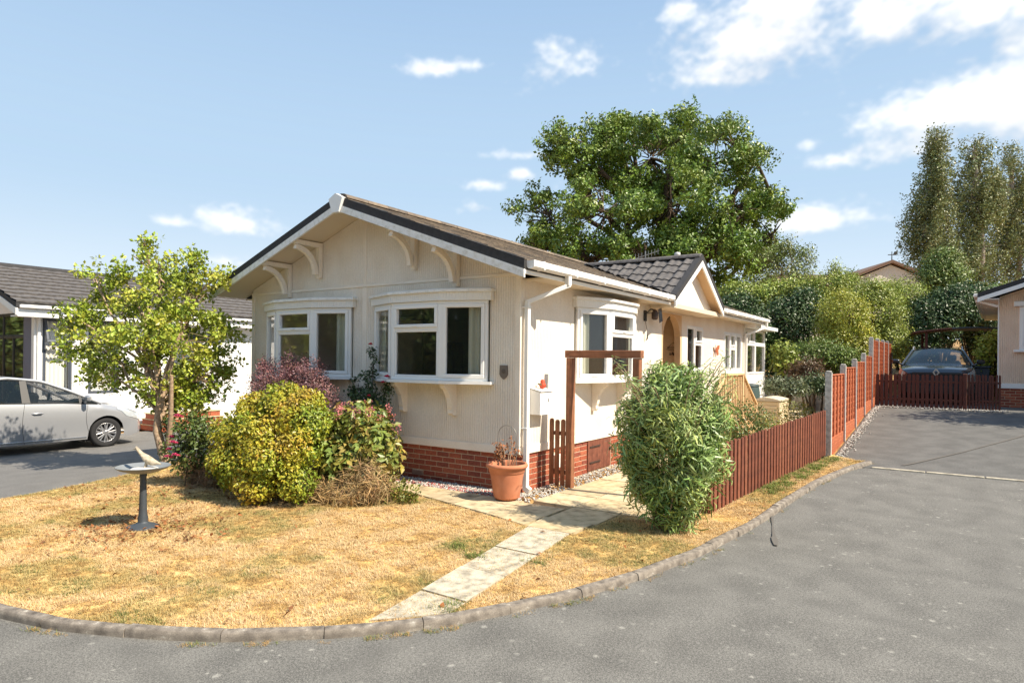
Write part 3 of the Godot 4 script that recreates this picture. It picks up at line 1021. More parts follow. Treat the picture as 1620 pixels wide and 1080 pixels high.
		for a in 9:
			var g := (8 - a) / 8.0 * PI * 0.5
			bp.append(Vector2(0.54 - cos(g) * 0.38, yt - 0.52 + sin(g) * 0.37))
		br.prism(Vector3(x - 0.035, 0, 0), ez, U, bp, 0.0, -0.07)
		obj(br, "gable_bracket", M.plaster, t)
	# fascia, gutters and downpipe
	var fa := MB.new()
	fa.span(Vector3(0.4, 2.80, -4.4), Vector3(0.428, 2.93, 0.56), 0.004)
	obj(fa, "fascia", M.gutter, t)
	var fa2 := MB.new()
	fa2.span(Vector3(0.4, 2.80, -11.9), Vector3(0.428, 2.93, -7.46), 0.004)
	obj(fa2, "fascia", M.gutter, t)
	for run in [[0.52, -4.35], [-7.45, -11.95]]:
		var gu := MB.new()
		var prof := []
		for e in [[0.0, 0.0], [0.0, -0.075], [0.025, -0.1], [0.08, -0.1], [0.105, -0.075], [0.105, 0.0], [0.095, 0.0], [0.095, -0.07], [0.075, -0.09], [0.03, -0.09], [0.01, -0.07], [0.01, 0.0]]:
			prof.append(Vector2(e[0], e[1]))
		gu.prism(Vector3(0.43, 2.965, 0), X, U, prof, run[0], run[1])
		gu.box(Vector3(0.4825, 2.92, run[0] - 0.004), Vector3(0.1, 0.085, 0.006))
		obj(gu, "gutter", M.gutter, t)
		var z: float = run[0] - 0.25
		while z > run[1]:
			var gb := MB.new()
			gb.box(Vector3(0.482, 2.916, z), Vector3(0.125, 0.115, 0.03), 0.01)
			obj(gb, "gutter_clip", M.gutter, t)
			z -= 0.85
	for dp in [[-0.42, -0.06, 0.0], [-11.75, -11.2, 0.28]]:
		var dn := MB.new()
		dn.box(Vector3(0.482, 2.81, dp[0]), Vector3(0.075, 0.14, 0.075), 0.01)
		var p0 := Vector3(0.482, 2.745, dp[0])
		var p1 := Vector3(0.075, 2.52, dp[1])
		var dirv := (p1 - p0).normalized()
		var bq := Basis.looking_at(dirv, U)
		dn.box((p0 + p1) * 0.5, Vector3(0.062, 0.062, (p1 - p0).length() + 0.05), 0.008, bq)
		dn.span(Vector3(0.042, dp[2] + 0.03, dp[1] - 0.033), Vector3(0.108, 2.53, dp[1] + 0.033), 0.008)
		dn.box(Vector3(0.1, dp[2] + 0.05, dp[1]), Vector3(0.1, 0.08, 0.07), 0.01, Basis(Vector3(0, 0, 1), -0.5))
		for y in [0.85, 2.45]:
			dn.box(Vector3(0.06, y, dp[1]), Vector3(0.1, 0.02, 0.085), 0.004)
		obj(dn, "downpipe", M.gutter, t)
	# windows
	bay(t, Vector3(-1.58, 0, 0), X)
	bay(t, Vector3(-4.285, 0, 0), X)
	bay(t, Vector3(0, 0, -2.58), Zb)
	window(t, "window", Vector3(0.0, 1.55, -6.57), Zb, 1.11, 1.0, [[0.05, 0.53, 0.05, 0.95, false], [0.575, 1.06, 0.64, 0.95, true], [0.575, 1.06, 0.05, 0.595, false]], M.white)
	window(t, "window", Vector3(0.0, 1.5, -9.34), Zb, 1.66, 1.03, [[0.05, 0.53, 0.05, 0.98, true], [0.575, 1.06, 0.66, 0.98, true], [0.575, 1.06, 0.05, 0.615, true], [1.105, 1.61, 0.05, 0.98, true]], M.white)
	for q in [[-6.62, -7.63, 1.53], [-9.39, -10.95, 1.48]]:
		var sb := MB.new()
		sb.span(Vector3(0.001, q[2] - 0.02, q[1] - 0.06), Vector3(0.07, q[2] + 0.019, q[0] + 0.06), 0.008)
		obj(sb, "sill", M.white, t)
		curtain(t, Vector3(-0.16, 1.5, q[0]), Vector3(-0.16, 1.5, q[0] - 0.25), 1.5, 2.5, 55.0, M.curtain)
	# ---- porch gable over the arch, with its own interlocking tiles ----
	var pc := -5.93
	var ph := 1.52
	var pk := 3.90
	var ft := 2.96
	var pr := MB.new()
	for sg in [-1.0, 1.0]:
		pr.prism(Vector3.ZERO, Vector3(0, 0, sg), U, [Vector2(pc * sg, pk - 0.015), Vector2(pc * sg + ph, ft - 0.015), Vector2(pc * sg + ph, ft - 0.1), Vector2(pc * sg, pk - 0.1)], 0.52 * -sg, -2.5 * -sg)
	var pro := obj(pr, "porch_roof", M.tile_edge, t)
	var slope := Vector3(0, ft - pk, ph).normalized()
	var tile := MB.new()
	var rows := []
	for i in 2:
		var row := []
		for j in 13:
			var u := j / 12.0
			row.append(Vector3((u - 0.5) * 0.33, 0.018 * sin(u * TAU * 1.0) + 0.012 * sin(u * TAU * 2.0) + (0.028 if i == 1 else 0.004), (i - 0.5) * 0.36))
		rows.append(row)
	tile.grid(rows, 1.0)
	for j in 12:
		tile.quad(rows[1][j], rows[1][j + 1], rows[1][j + 1] - Vector3(0, 0.028, 0), rows[1][j] - Vector3(0, 0.028, 0), Vector3(0, 0, 1))
	var tmesh := tile.mesh(M.tile_grey)
	for sg in [1.0, -1.0]:
		for i in 5:
			for j in 9:
				var xx := 0.36 - j * 0.325
				var down := Vector3(0, slope.y, slope.z * sg)
				var p := Vector3(xx, pk, pc) + down * (0.2 + i * 0.33)
				if p.y < 4.2 - 0.36 * (xx + 2.935) - 0.06:
					continue
				var side: Vector3 = Vector3(1, 0, 0) * sg
				var bt := Basis(side, down.cross(side), down)
				var pt := put(tmesh, "porch_tile", pro)
				pt.transform = Transform3D(bt, p + bt.y * 0.0)
	for j in 6:
		var rt := MB.new()
		var prof := []
		for a in 7:
			prof.append(Vector2(cos(PI * a / 6.0) * 0.12, sin(PI * a / 6.0) * 0.085))
		rt.prism(Vector3(0.5 - j * 0.44, pk - 0.015, pc), Vector3(0, 0, 1), U, prof, 0.0, 0.43)
		var ro2 := obj(rt, "porch_ridge_tile", M.tile_grey, pro)
		ro2.scale = Vector3.ONE
	# verge strips, barge boards, pediment and beam
	var vg := MB.new()
	var pb := MB.new()
	for sg in [-1.0, 1.0]:
		vg.prism(Vector3(0.5, 0, 0), Vector3(0, 0, sg), U, [Vector2(pc * sg, pk + 0.04), Vector2(pc * sg + ph + 0.02, ft + 0.03), Vector2(pc * sg + ph + 0.02, ft - 0.08), Vector2(pc * sg, pk - 0.07)], 0.035 * -sg, -0.09 * -sg)
		pb.prism(Vector3(0.5, 0, 0), Vector3(0, 0, sg), U, [Vector2(pc * sg, pk - 0.071), Vector2(pc * sg + ph + 0.02, ft - 0.081), Vector2(pc * sg + ph + 0.02, ft - 0.19), Vector2(pc * sg, pk - 0.2)], 0.03 * -sg, 0.0)
	obj(vg, "verge", M.tile_edge, t)
	obj(pb, "porch_bargeboard", M.white, t)
	var pd := MB.new()
	pd.prism(Vector3(0.29, 0, 0), Zb, U, [Vector2(-pc - ph + 0.05, 2.857), Vector2(-pc + ph - 0.05, 2.857), Vector2(-pc, pk - 0.129)], 0.0, -0.03)
	var psf := MB.new()
	for sg in [-1.0, 1.0]:
		psf.prism(Vector3(0.5, 0, 0), Vector3(0, 0, sg), U, [Vector2(pc * sg, pk - 0.102), Vector2(pc * sg + ph, ft - 0.102), Vector2(pc * sg + ph, ft - 0.128), Vector2(pc * sg, pk - 0.128)], 0.0, 0.22 * sg)
	obj(psf, "porch_soffit", M.peach, t)
	obj(pd, "pediment", M.plaster, t)
	var bm := MB.new()
	bm.span(Vector3(0.02, 2.76, -7.46), Vector3(0.44, 2.855, -4.402), 0.006)
	obj(bm, "porch_beam", M.soffit, t)
	# valley flashing
	var vf := MB.new()
	vf.quad(Vector3(0.43, 3.02, -4.36), Vector3(0.43, 3.02, -4.5), Vector3(-2.1, 3.95, -5.93), Vector3(-2.1, 3.95, -5.75), Vector3(0.3, 1, 0.3))
	obj(vf, "valley", M.tile_edge, t)
	# low glazed lean-to at the far end
	var ln := MB.new()
	ln.span(Vector3(-2.2, 0.3, -13.9), Vector3(-0.02, 1.45, -13.84))
	ln.span(Vector3(-0.1, 0.3, -13.9), Vector3(-0.03, 1.38, -11.32))
	ln.span(Vector3(-2.2, 2.72, -14.1), Vector3(0.3, 2.82, -11.31))
	obj(ln, "lean_to", M.white, t)
	window(t, "lean_to_window", Vector3(-0.03, 1.38, -11.4), Zb, 2.5, 1.34, [[0.06, 1.2, 0.05, 0.9, true], [1.25, 2.44, 0.05, 0.9, true], [0.06, 0.6, 0.95, 1.29, true], [0.65, 1.2, 0.95, 1.29, true], [1.25, 2.44, 0.95, 1.29, false]], M.white)
	# aerial and flue on the roof
	var fu2 := MB.new()
	fu2.lathe(Vector3(-1.0, 3.5, -8.7), [[0.045, 0.0], [0.045, 0.92], [0.075, 0.93], [0.075, 1.0], [0.0, 1.03]], 12)
	obj(fu2, "flue", mat(srgb(186, 186, 182), 0.5), t)
	var ae := MB.new()
	ae.tube([Vector3(-2.6, 4.1, -10.5), Vector3(-2.6, 4.95, -10.5)], [0.016, 0.014], 6)
	var q0 := Vector3(-2.85, 4.72, -10.35)
	var q1 := Vector3(-2.3, 4.95, -10.7)
	ae.tube([q0, q1], [0.011, 0.011], 5)
	for k in 8:
		var q := q0.lerp(q1, k / 7.0)
		var l := 0.2 - k * 0.012
		ae.tube([q - Vector3(0.62, 0, 0.78) * l, q + Vector3(0.62, 0, 0.78) * l], [0.006, 0.006], 4)
		ae.tube([q - Vector3(0, l * 0.7, 0), q + Vector3(0, l * 0.7, 0)], [0.006, 0.006], 4)
	obj(ae, "aerial", mat(srgb(150, 150, 148), 0.4, null, 1.0, 0.6), t)

# ---------- street furniture, fences ----------
func picket_mesh(h: float, w: float, th: float, m: Material) -> ArrayMesh:
	var mb := MB.new()
	var pts := [Vector2(-w * 0.5, 0), Vector2(w * 0.5, 0), Vector2(w * 0.5, h - w * 0.5)]
	for i in range(1, 6):
		var a := PI * i / 6.0
		pts.append(Vector2(cos(a) * w * 0.5, h - w * 0.5 + sin(a) * w * 0.5))
	pts.append(Vector2(-w * 0.5, h - w * 0.5))
	mb.prism(Vector3(0, 0, -th * 0.5), Vector3(1, 0, 0), Vector3.UP, pts, 0.0, th)
	return mb.mesh(m)

# pickets from a to b standing on the ground, rails behind them
func picket_run(parent: Node3D, a: Vector3, b: Vector3, n: int, meshes: Array, rail_m: Material, h: float, back: float, posts: Array) -> void:
	var e := (b - a)
	e.y = 0
	e = e.normalized()
	var nrm := e.cross(Vector3.UP)
	var turn := Basis(e, Vector3.UP, nrm)
	for i in n:
		var p := a.lerp(b, (i + 0.5) / n)
		var o := put(meshes[rng.randi_range(0, meshes.size() - 1)], "picket", parent)
		o.transform = Transform3D(turn * Basis(Vector3(0, 0, 1), rng.randf_range(-0.014, 0.014)), p + Vector3(0, rng.randf_range(-0.012, 0.006), 0))
	for y in [0.18, h - 0.2]:
		var mb := MB.new()
		var p0: Vector3 = a + Vector3(0, y, 0) - nrm * back
		var p1: Vector3 = b + Vector3(0, y, 0) - nrm * back
		var ax := (p1 - p0).normalized()
		mb.box((p0 + p1) * 0.5, Vector3((p1 - p0).length(), 0.055, 0.03), 0.004, Basis(ax, nrm.cross(ax) * -1.0, nrm))
		obj(mb, "rail", rail_m, parent)
	for t in posts:
		var p := a.lerp(b, t) - nrm * (back + 0.055)
		var mb := MB.new()
		mb.box(p + Vector3(0, (h - 0.06) * 0.5 - 0.1, 0), Vector3(0.075, h + 0.14, 0.075), 0.006, turn)
		obj(mb, "post", rail_m, parent)

func make_fences() -> void:
	rng.seed = 40
	var ms := []
	for m in M.wood_red:
		ms.append(picket_mesh(0.77, 0.072, 0.018, m))
	var a := Vector3(2.42, gh(2.42, -0.3) + 0.0, -0.3)
	var b := Vector3(2.97, 0.2, -4.98)
	var t := thing("picket_fence", "low red-brown picket fence rising from the leafy bush to concrete posts", "fence", a)
	picket_run(t, Vector3.ZERO, b - a, 40, ms, M.wood_red[1], 0.77, 0.026, [0.02, 0.35, 0.68, 0.97])
	# panelled boundary fence up the drive
	var zs := [-5.05, -6.87, -8.68, -10.49, -12.3, -14.1, -15.9, -17.7, -19.5]
	var f := thing("panel_fence", "red-brown lapped fence panels between pale concrete posts", "fence", Vector3(3.0, 0.0, -5.05))
	for i in zs.size():
		var y: float = gh(3.2, zs[i])
		var top: float = y + (1.42 if i < 4 else 1.78)
		var pb := MB.new()
		pb.prism(Vector3(-0.05, 0, zs[i] + 5.05 - 0.05), Vector3(1, 0, 0), Vector3(0, 0, 1) * -1.0, [Vector2(0, 0), Vector2(0.1, 0), Vector2(0.1, -0.1), Vector2(0, -0.1)], y - 0.2, top - 0.025)
		pb.box(Vector3(0, top - 0.012, zs[i] + 5.05), Vector3(0.085, 0.03, 0.085), 0.012)
		obj(pb, "concrete_post", M.concrete, f)
		if i == zs.size() - 1:
			break
		var z0: float = zs[i] + 5.05 - 0.055
		var z1: float = zs[i + 1] + 5.05 + 0.055
		var y1: float = gh(3.2, zs[i + 1])
		var base := maxf(y, y1) - 0.02
		var ph: float = top - 0.08 - base - 0.16
		var gbd := MB.new()
		gbd.span(Vector3(-0.022, minf(y, y1) - 0.1, z1), Vector3(0.022, base + 0.15, z0), 0.004)
		obj(gbd, "gravel_board", M.wood_panel, f)
		var n := int(ph / 0.115)
		for k in n:
			var sb := MB.new()
			sb.box(Vector3(0, base + 0.16 + (k + 0.5) * ph / n, (z0 + z1) * 0.5), Vector3(0.012, ph / n + 0.02, z0 - z1), 0.0, Basis(Vector3(0, 0, 1), -0.1))
			obj(sb, "slat", M.wood_panel, f)
		for k in 5:
			var vb := MB.new()
			vb.box(Vector3(0.02, base + 0.16 + ph * 0.5, lerpf(z0 - 0.03, z1 + 0.03, k / 4.0)), Vector3(0.022, ph, 0.04), 0.003)
			obj(vb, "batten", M.wood_panel, f)
		var cap := MB.new()
		cap.box(Vector3(0, base + 0.165 + ph, (z0 + z1) * 0.5), Vector3(0.06, 0.022, z0 - z1), 0.005)
		obj(cap, "cap_rail", M.wood_panel, f)
	# gate across the drive
	var gy := gh(4.5, -12.35)
	var g := thing("picket_gate", "dark brown picket gate closing the driveway before the dark car", "gate", Vector3(3.08, gy - 0.045, -12.35))
	var dk := [picket_mesh(0.84, 0.07, 0.018, M.wood_dark), picket_mesh(0.835, 0.07, 0.018, M.wood_dark)]
	picket_run(g, Vector3(0.03, 0.03, 0), Vector3(1.92, 0.03, 0), 19, dk, M.wood_dark, 0.84, 0.03, [])
	var gp := thing("picket_fence", "short dark brown picket panel between the gate and the beige house", "fence", Vector3(5.0, gy - 0.045, -12.36))
	var nk := [picket_mesh(0.85, 0.045, 0.018, M.wood_dark)]
	picket_run(gp, Vector3(0.1, 0.03, 0), Vector3(0.76, 0.03, -0.04), 10, nk, M.wood_dark, 0.85, 0.03, [])
	for x in [0.04]:
		var pb := MB.new()
		pb.box(Vector3(x, 0.42, 0.02), Vector3(0.09, 0.95, 0.09), 0.012)
		obj(pb, "post", M.wood_dark, gp)
	# garden arch with three pickets
	var ar := thing("garden_arch", "square brown timber arch over the paved side path", "arch", Vector3(0.37, 0, -0.72))
	for x in [0.0, 0.98]:
		var pb := MB.new()
		pb.box(Vector3(x, 0.895, 0), Vector3(0.095, 1.79, 0.095), 0.006)
		obj(pb, "post", M.wood_arch, ar)
	var bm := MB.new()
	bm.box(Vector3(0.49, 1.842, 0), Vector3(1.12, 0.1, 0.1), 0.006)
	obj(bm, "beam", M.wood_arch_x, ar)
	for sg in [-1.0, 1.0]:
		var hk := MB.new()
		var ps := []
		var rs := []
		for i in 9:
			var q := i / 8.0 * PI * 1.2
			ps.append(Vector3(1.03 + sg * 0.0 + 0.05 + sin(q) * 0.05, 1.5 - 0.09 * (1.0 - cos(q)) * 0.5, 0.06 * sg))
			rs.append(0.007)
		hk.tube(ps, rs, 5)
		obj(hk, "hook", M.black, ar)
	var pk := thing("picket_fence", "three brown pickets between the downpipe and the arch post", "fence", Vector3(0.09, 0, -0.69))
	var am := [picket_mesh(0.92, 0.062, 0.02, M.wood_arch)]
	picket_run(pk, Vector3(-0.04, 0.02, 0), Vector3(0.225, 0.02, 0), 3, am, M.wood_arch, 0.92, 0.026, [])

func make_small_things() -> void:
	rng.seed = 77
	# letter box with a small red ornament on top
	var t := thing("letter_box", "white metal letter box on the cream wall beside the downpipe", "letter box", Vector3(0.012, 1.02, -0.4))
	var mb := MB.new()
	mb.prism(Vector3(0, 0, 0.155), Vector3(1, 0, 0), Vector3.UP, [Vector2(0, 0), Vector2(0.16, 0), Vector2(0.16, 0.3), Vector2(0, 0.34)], 0.0, -0.31)
	obj(mb, "box", M.white, t)
	var lid := MB.new()
	lid.box(Vector3(0.085, 0.335, 0), Vector3(0.19, 0.014, 0.33), 0.004, Basis(Vector3(0, 0, 1), -0.24))
	obj(lid, "lid", M.white, t)
	var lk := MB.new()
	lk.box(Vector3(0.163, 0.19, -0.05), Vector3(0.01, 0.05, 0.012), 0.003)
	obj(lk, "lock", M.black, t)
	var rb := thing("bird_ornament", "small red and brown bird ornament on the letter box", "ornament", Vector3(0.1, 1.372, -0.42))
	var bo := MB.new()
	bo.lathe(Vector3(0, -0.008, 0), [[0.0, 0.0], [0.03, 0.008], [0.048, 0.035], [0.046, 0.06], [0.03, 0.085], [0.034, 0.1], [0.026, 0.12], [0.0, 0.13]], 12)
	obj(bo, "body", mat(srgb(196, 74, 44), 0.6), rb)
	var ta := MB.new()
	ta.prism(Vector3(-0.012, 0.03, 0.035), Vector3(0, 0, 1), Vector3.UP, [Vector2(0, 0), Vector2(0.075, 0.025), Vector2(0.075, 0.04), Vector2(0, 0.035)], 0.0, -0.024)
	obj(ta, "tail", mat(srgb(110, 84, 60), 0.7), rb)
	# shield plaque
	var sp := thing("shield_plaque", "grey stone shield plaque on the gable wall by the corner", "plaque", Vector3(-0.25, 1.5, 0.001))
	var sh := MB.new()
	sh.prism(Vector3(0, 0, 0), Vector3(1, 0, 0), Vector3.UP, [Vector2(-0.06, 0.18), Vector2(-0.065, 0.06), Vector2(-0.04, 0.02), Vector2(0, -0.01), Vector2(0.04, 0.02), Vector2(0.065, 0.06), Vector2(0.06, 0.18)], 0.0, 0.02)
	obj(sh, "shield", mat(srgb(118, 108, 98), 0.9), sp)
	var em := MB.new()
	em.lathe(Vector3(0, 0, 0), [[0.032, 0.0], [0.03, 0.008], [0.0, 0.012]], 8)
	var eo := obj(em, "boss", mat(srgb(96, 88, 80), 0.9), sp)
	eo.transform = Transform3D(Basis(Vector3(1, 0, 0), PI * 0.5), Vector3(0.005, 0.1, 0.02))
	# terracotta pot with a dead plant and a wire hoop
	var pt := thing("plant_pot", "large terracotta pot with a withered plant by the brick corner", "pot", Vector3(0.1, 0.02, 0.42))
	var pb := MB.new()
	pb.lathe(Vector3.ZERO, [[0.0, 0.0], [0.15, 0.0], [0.165, 0.02], [0.205, 0.27], [0.215, 0.31], [0.213, 0.325], [0.225, 0.33], [0.23, 0.375], [0.258, 0.39], [0.268, 0.41], [0.258, 0.435], [0.235, 0.44], [0.222, 0.425], [0.21, 0.36]], 36)
	obj(pb, "pot", M.terracotta, pt)
	var so := MB.new()
	so.lathe(Vector3(0, 0, 0), [[0.215, 0.37], [0.1, 0.385], [0.0, 0.38]], 18)
	obj(so, "compost", mat(srgb(82, 58, 42), 1.0), pt)
	var wi := MB.new()
	var ps := []
	var rs := []
	for i in 25:
		var q := i / 24.0
		var a := PI * clampf((q - 0.3) / 0.4, 0.0, 1.0)
		ps.append(Vector3(-cos(a) * 0.14, 0.38 + minf(q, 1.0 - q) / 0.3 * 0.4 if (q < 0.3 or q > 0.7) else 0.78 + sin(a) * 0.13, 0.0))
		rs.append(0.0045)
	wi.tube(ps, rs, 5)
	obj(wi, "wire_hoop", mat(srgb(150, 146, 138), 0.5, null, 1.0, 0.5), pt)
	var dp := MB.new()
	var dl := MB.new()
	for i in 12:
		var a := rng.randf() * TAU
		var p0 := Vector3(cos(a) * 0.06, 0.375, sin(a) * 0.06)
		var p2 := p0 + Vector3(cos(a) * rng.randf_range(0.03, 0.14), rng.randf_range(0.12, 0.34), sin(a) * 0.1)
		var p1 := p0.lerp(p2, 0.5) + Vector3(0.02, 0.04, 0)
		dp.tube([p0, p1, p2], [0.006, 0.005, 0.003], 5)
		for k in 14:
			var c := p1.lerp(p2, rng.randf_range(0.2, 1.1)) + Vector3(rng.randf_range(-1, 1), rng.randf_range(-1, 1), rng.randf_range(-1, 1)) * 0.04
			var d := Vector3(rng.randf_range(-1, 1), rng.randf_range(-1.2, 0.4), rng.randf_range(-1, 1)).normalized()
			var s := d.cross(Vector3(0.3, 1, 0.2)).normalized() * 0.014
			dl.col = Color(0.36, 0.13, 0.05).lerp(Color(0.20, 0.1, 0.05), rng.randf())
			dl.quad(c, c + d * 0.02 + s, c + d * 0.05, c + d * 0.02 - s, Vector3.UP)
	obj(dp, "stem", M.bark_pale, pt)
	obj(dl, "withered_leaves", M.straw, pt)
	# bird bath with a dove
	var bt := thing("bird_bath", "grey bird bath on a slim pedestal standing on the dry lawn", "bird bath", Vector3(-2.15, -0.01, 3.74))
	var bs := MB.new()
	bs.lathe(Vector3.ZERO, [[0.0, 0.0], [0.15, 0.0], [0.155, 0.015], [0.12, 0.03], [0.06, 0.05], [0.045, 0.07], [0.05, 0.11], [0.04, 0.13], [0.037, 0.2], [0.03, 0.52], [0.036, 0.54], [0.03, 0.56]], 20)
	obj(bs, "pedestal", M.iron, bt)
	var bw := MB.new()
	bw.lathe(Vector3(0, 0.555, 0), [[0.03, 0.0], [0.12, 0.015], [0.22, 0.05], [0.255, 0.075], [0.25, 0.082], [0.2, 0.055], [0.1, 0.03], [0.0, 0.026]], 32)
	obj(bw, "bowl", mat(srgb(126, 130, 132), 0.6), bt)
	var wt := MB.new()
	wt.lathe(Vector3(0.02, 0.575, 0), [[0.15, 0.012], [0.12, 0.04], [0.06, 0.05], [0.0, 0.05]], 20)
	obj(wt, "pale_plinth", mat(srgb(212, 208, 200), 0.8), bt)
	var dv := thing("dove_ornament", "weathered stone dove perched in the bird bath", "ornament", Vector3(-2.13, 0.612, 3.74), 0.6 + PI)
	var db := MB.new()
	var rows := []
	for i in 12:
		var q := i / 11.0
		var cx := lerpf(-0.17, 0.1, q)
		var cy := table([[0.0, 0.035], [0.35, 0.065], [0.6, 0.09], [0.8, 0.15], [0.92, 0.19], [1.0, 0.19]], q)
		var r := table([[0.0, 0.006], [0.15, 0.022], [0.4, 0.052], [0.6, 0.055], [0.78, 0.036], [0.9, 0.032], [0.97, 0.018], [1.0, 0.003]], q)
		var row := []
		for j in 10:
			var a := TAU * j / 10
			row.append(Vector3(cx + sin(a) * r * 0.3, cy + sin(a) * r, cos(a) * r * 0.85))
		rows.append(row)
	db.grid(rows, -1.0, true)
	var dm := mat(Color.WHITE, 0.9, noise_tex(90, 0.04, 3, [[0.0, srgb(120, 108, 90)], [0.5, srgb(172, 160, 138)], [1.0, srgb(202, 192, 172)]], 0.12, 0.3, 128, 128), 4.0)
	obj(db, "body", dm, dv)
	var dbk := MB.new()
	dbk.tube([Vector3(0.095, 0.19, 0), Vector3(0.122, 0.183, 0)], [0.009, 0.002], 5)
	for s in [-0.015, 0.015]:
		dbk.tube([Vector3(-0.02, 0.05, s), Vector3(-0.01, 0.0, s)], [0.008, 0.01], 5)
	obj(dbk, "beak_and_feet", dm, dv)
	# wall lantern with a solar panel, hanging hook below
	var wl := thing("wall_lamp", "black wall lamp with a small solar panel beside the arch", "lamp", Vector3(0.002, 2.6, -4.2))
	var lb := MB.new()
	lb.box(Vector3(0.012, 0.0, 0), Vector3(0.024, 0.2, 0.12), 0.008)
	lb.tube([Vector3(0.02, 0.03, 0), Vector3(0.12, 0.12, 0), Vector3(0.2, 0.1, 0)], [0.014, 0.014, 0.014], 6)
	obj(lb, "bracket", M.black, wl)
	var lh := MB.new()
	lh.lathe(Vector3(0.2, -0.08, 0), [[0.03, 0.0], [0.06, 0.02], [0.065, 0.13], [0.03, 0.18], [0.0, 0.2]], 10)
	obj(lh, "lamp_head", M.dark_rust, wl)
	var sp2 := MB.new()
	sp2.box(Vector3(0.2, 0.02, -0.28), Vector3(0.012, 0.26, 0.16), 0.004, Basis(Vector3(1, 0, 0), 0.25))
	sp2.tube([Vector3(0.02, 0.05, -0.05), Vector3(0.18, 0.06, -0.22)], [0.008, 0.008], 5)
	obj(sp2, "solar_panel", mat(srgb(62, 66, 74), 0.25), wl)
	var hk := MB.new()
	hk.tube([Vector3(0.01, -0.1, -0.02), Vector3(0.05, -0.3, -0.02), Vector3(0.05, -0.42, -0.02), Vector3(0.02, -0.46, -0.02)], [0.005, 0.005, 0.014, 0.006], 5)
	obj(hk, "hook", M.black, wl)
	# WELCOME sign in the porch recess
	var ws := thing("welcome_sign", "dark metal WELCOME sign hanging inside the porch arch", "sign", Vector3(-0.21, 2.04, -6.296))
	var tm := TextMesh.new()
	tm.text = "WELCOME"
	var fnt := SystemFont.new()
	fnt.font_names = PackedStringArray(["Droid Serif"])
	tm.font = fnt
	tm.font_size = 16
	tm.pixel_size = 0.0052
	tm.depth = 0.008
	tm.material = M.dark_rust
	ws.scale = Vector3.ONE * 0.62
	put(tm, "lettering", ws).position = Vector3(0, 0.02, 0.008)
	var wr := MB.new()
	wr.tube([Vector3(-0.19, 0.03, 0.01), Vector3(0, 0.2, 0.01), Vector3(0.19, 0.03, 0.01)], [0.005, 0.005, 0.005], 5)
	wr.tube([Vector3(-0.26, -0.03, 0.01), Vector3(-0.1, -0.055, 0.01), Vector3(0.1, -0.055, 0.01), Vector3(0.26, -0.03, 0.01)], [0.006, 0.008, 0.008, 0.006], 5)
	obj(wr, "hanger", M.dark_rust, ws)
	var wo := MB.new()
	for i in 26:
		var a := rng.randf() * TAU
		var c := Vector3(cos(a) * rng.randf_range(0.0, 0.2), -0.2 + sin(a) * rng.randf_range(0.0, 0.07), 0.012)
		var d := Vector3(cos(a * 3.0), sin(a * 3.0), 0.1) * 0.05
		wo.tube([c - d * 0.5, c, c + d * 0.5], [0.004, 0.013, 0.004], 5)
	obj(wo, "scrollwork", M.dark_rust, ws)
	# butterfly on the wall between the two flush windows
	var bf := thing("wall_ornament", "small rusty butterfly ornament between the two flush windows", "ornament", Vector3(0.02, 2.05, -8.6))
	var bfm := MB.new()
	for s in [-1.0, 1.0]:
		bfm.prism(Vector3.ZERO, Vector3(0.25, 0, s).normalized(), Vector3.UP, [Vector2(0, 0), Vector2(0.06, 0.1), Vector2(0.17, 0.12), Vector2(0.15, 0.03), Vector2(0.11, 0.0), Vector2(0.12, -0.12), Vector2(0.05, -0.14)], 0.0, 0.006)
	obj(bfm, "wings", mat(srgb(172, 96, 62), 0.6), bf)
	# water butt and storage box on the patio
	var gy := gh(0.5, -9.6)
	var wb := thing("water_butt", "dark green plastic water butt against the long cream wall", "water butt", Vector3(0.5, gy + 0.02, -9.75))
	var wm := MB.new()
	wm.lathe(Vector3.ZERO, [[0.0, 0.0], [0.22, 0.0], [0.24, 0.05], [0.275, 0.3], [0.28, 0.33], [0.272, 0.34], [0.285, 0.6], [0.27, 0.8], [0.25, 0.86]], 24)
	obj(wm, "barrel", mat(srgb(62, 82, 80), 0.5), wb)
	var wlid := MB.new()
	wlid.lathe(Vector3(0, 0.86, 0), [[0.265, -0.02], [0.27, 0.02], [0.24, 0.045], [0.1, 0.06], [0.0, 0.06]], 24)
	obj(wlid, "lid", mat(srgb(50, 66, 66), 0.5), wb)
	var sb := thing("storage_box", "cream plastic garden storage box with a curved lid on the patio", "storage box", Vector3(1.15, gy - 0.01, -9.3))
	var ml := mat(srgb(216, 200, 166), 0.6)
	for k in 6:
		var bx := MB.new()
		bx.box(Vector3(0, 0.06 + k * 0.093, 0), Vector3(0.56, 0.089, 0.96), 0.012)
		obj(bx, "panel", ml, sb)
	for q in [[-0.28, -0.48], [0.28, -0.48], [-0.28, 0.48], [0.28, 0.48]]:
		var cp := MB.new()
		cp.box(Vector3(q[0], 0.29, q[1]), Vector3(0.05, 0.57, 0.05), 0.012)
		obj(cp, "corner", ml, sb)
	var bl := MB.new()
	var lp := []
	for i in 9:
		lp.append(Vector2(lerpf(-0.31, 0.31, i / 8.0), 0.03 + sin(PI * i / 8.0) * 0.055))
	lp.append(Vector2(0.31, 0.0))
	lp.append(Vector2(-0.31, 0.0))
	bl.prism(Vector3(0, 0.578, -0.52), Vector3(1, 0, 0), Vector3.UP, lp, 0.0, 1.04)
	obj(bl, "lid", mat(srgb(206, 196, 172), 0.55), sb)
	# timber landing with rails in front of the porch
	var lg := thing("timber_landing", "pale timber landing with balustrade and steps below the porch arch", "steps", Vector3(0.0, gh(0.6, -5.8), -5.8))
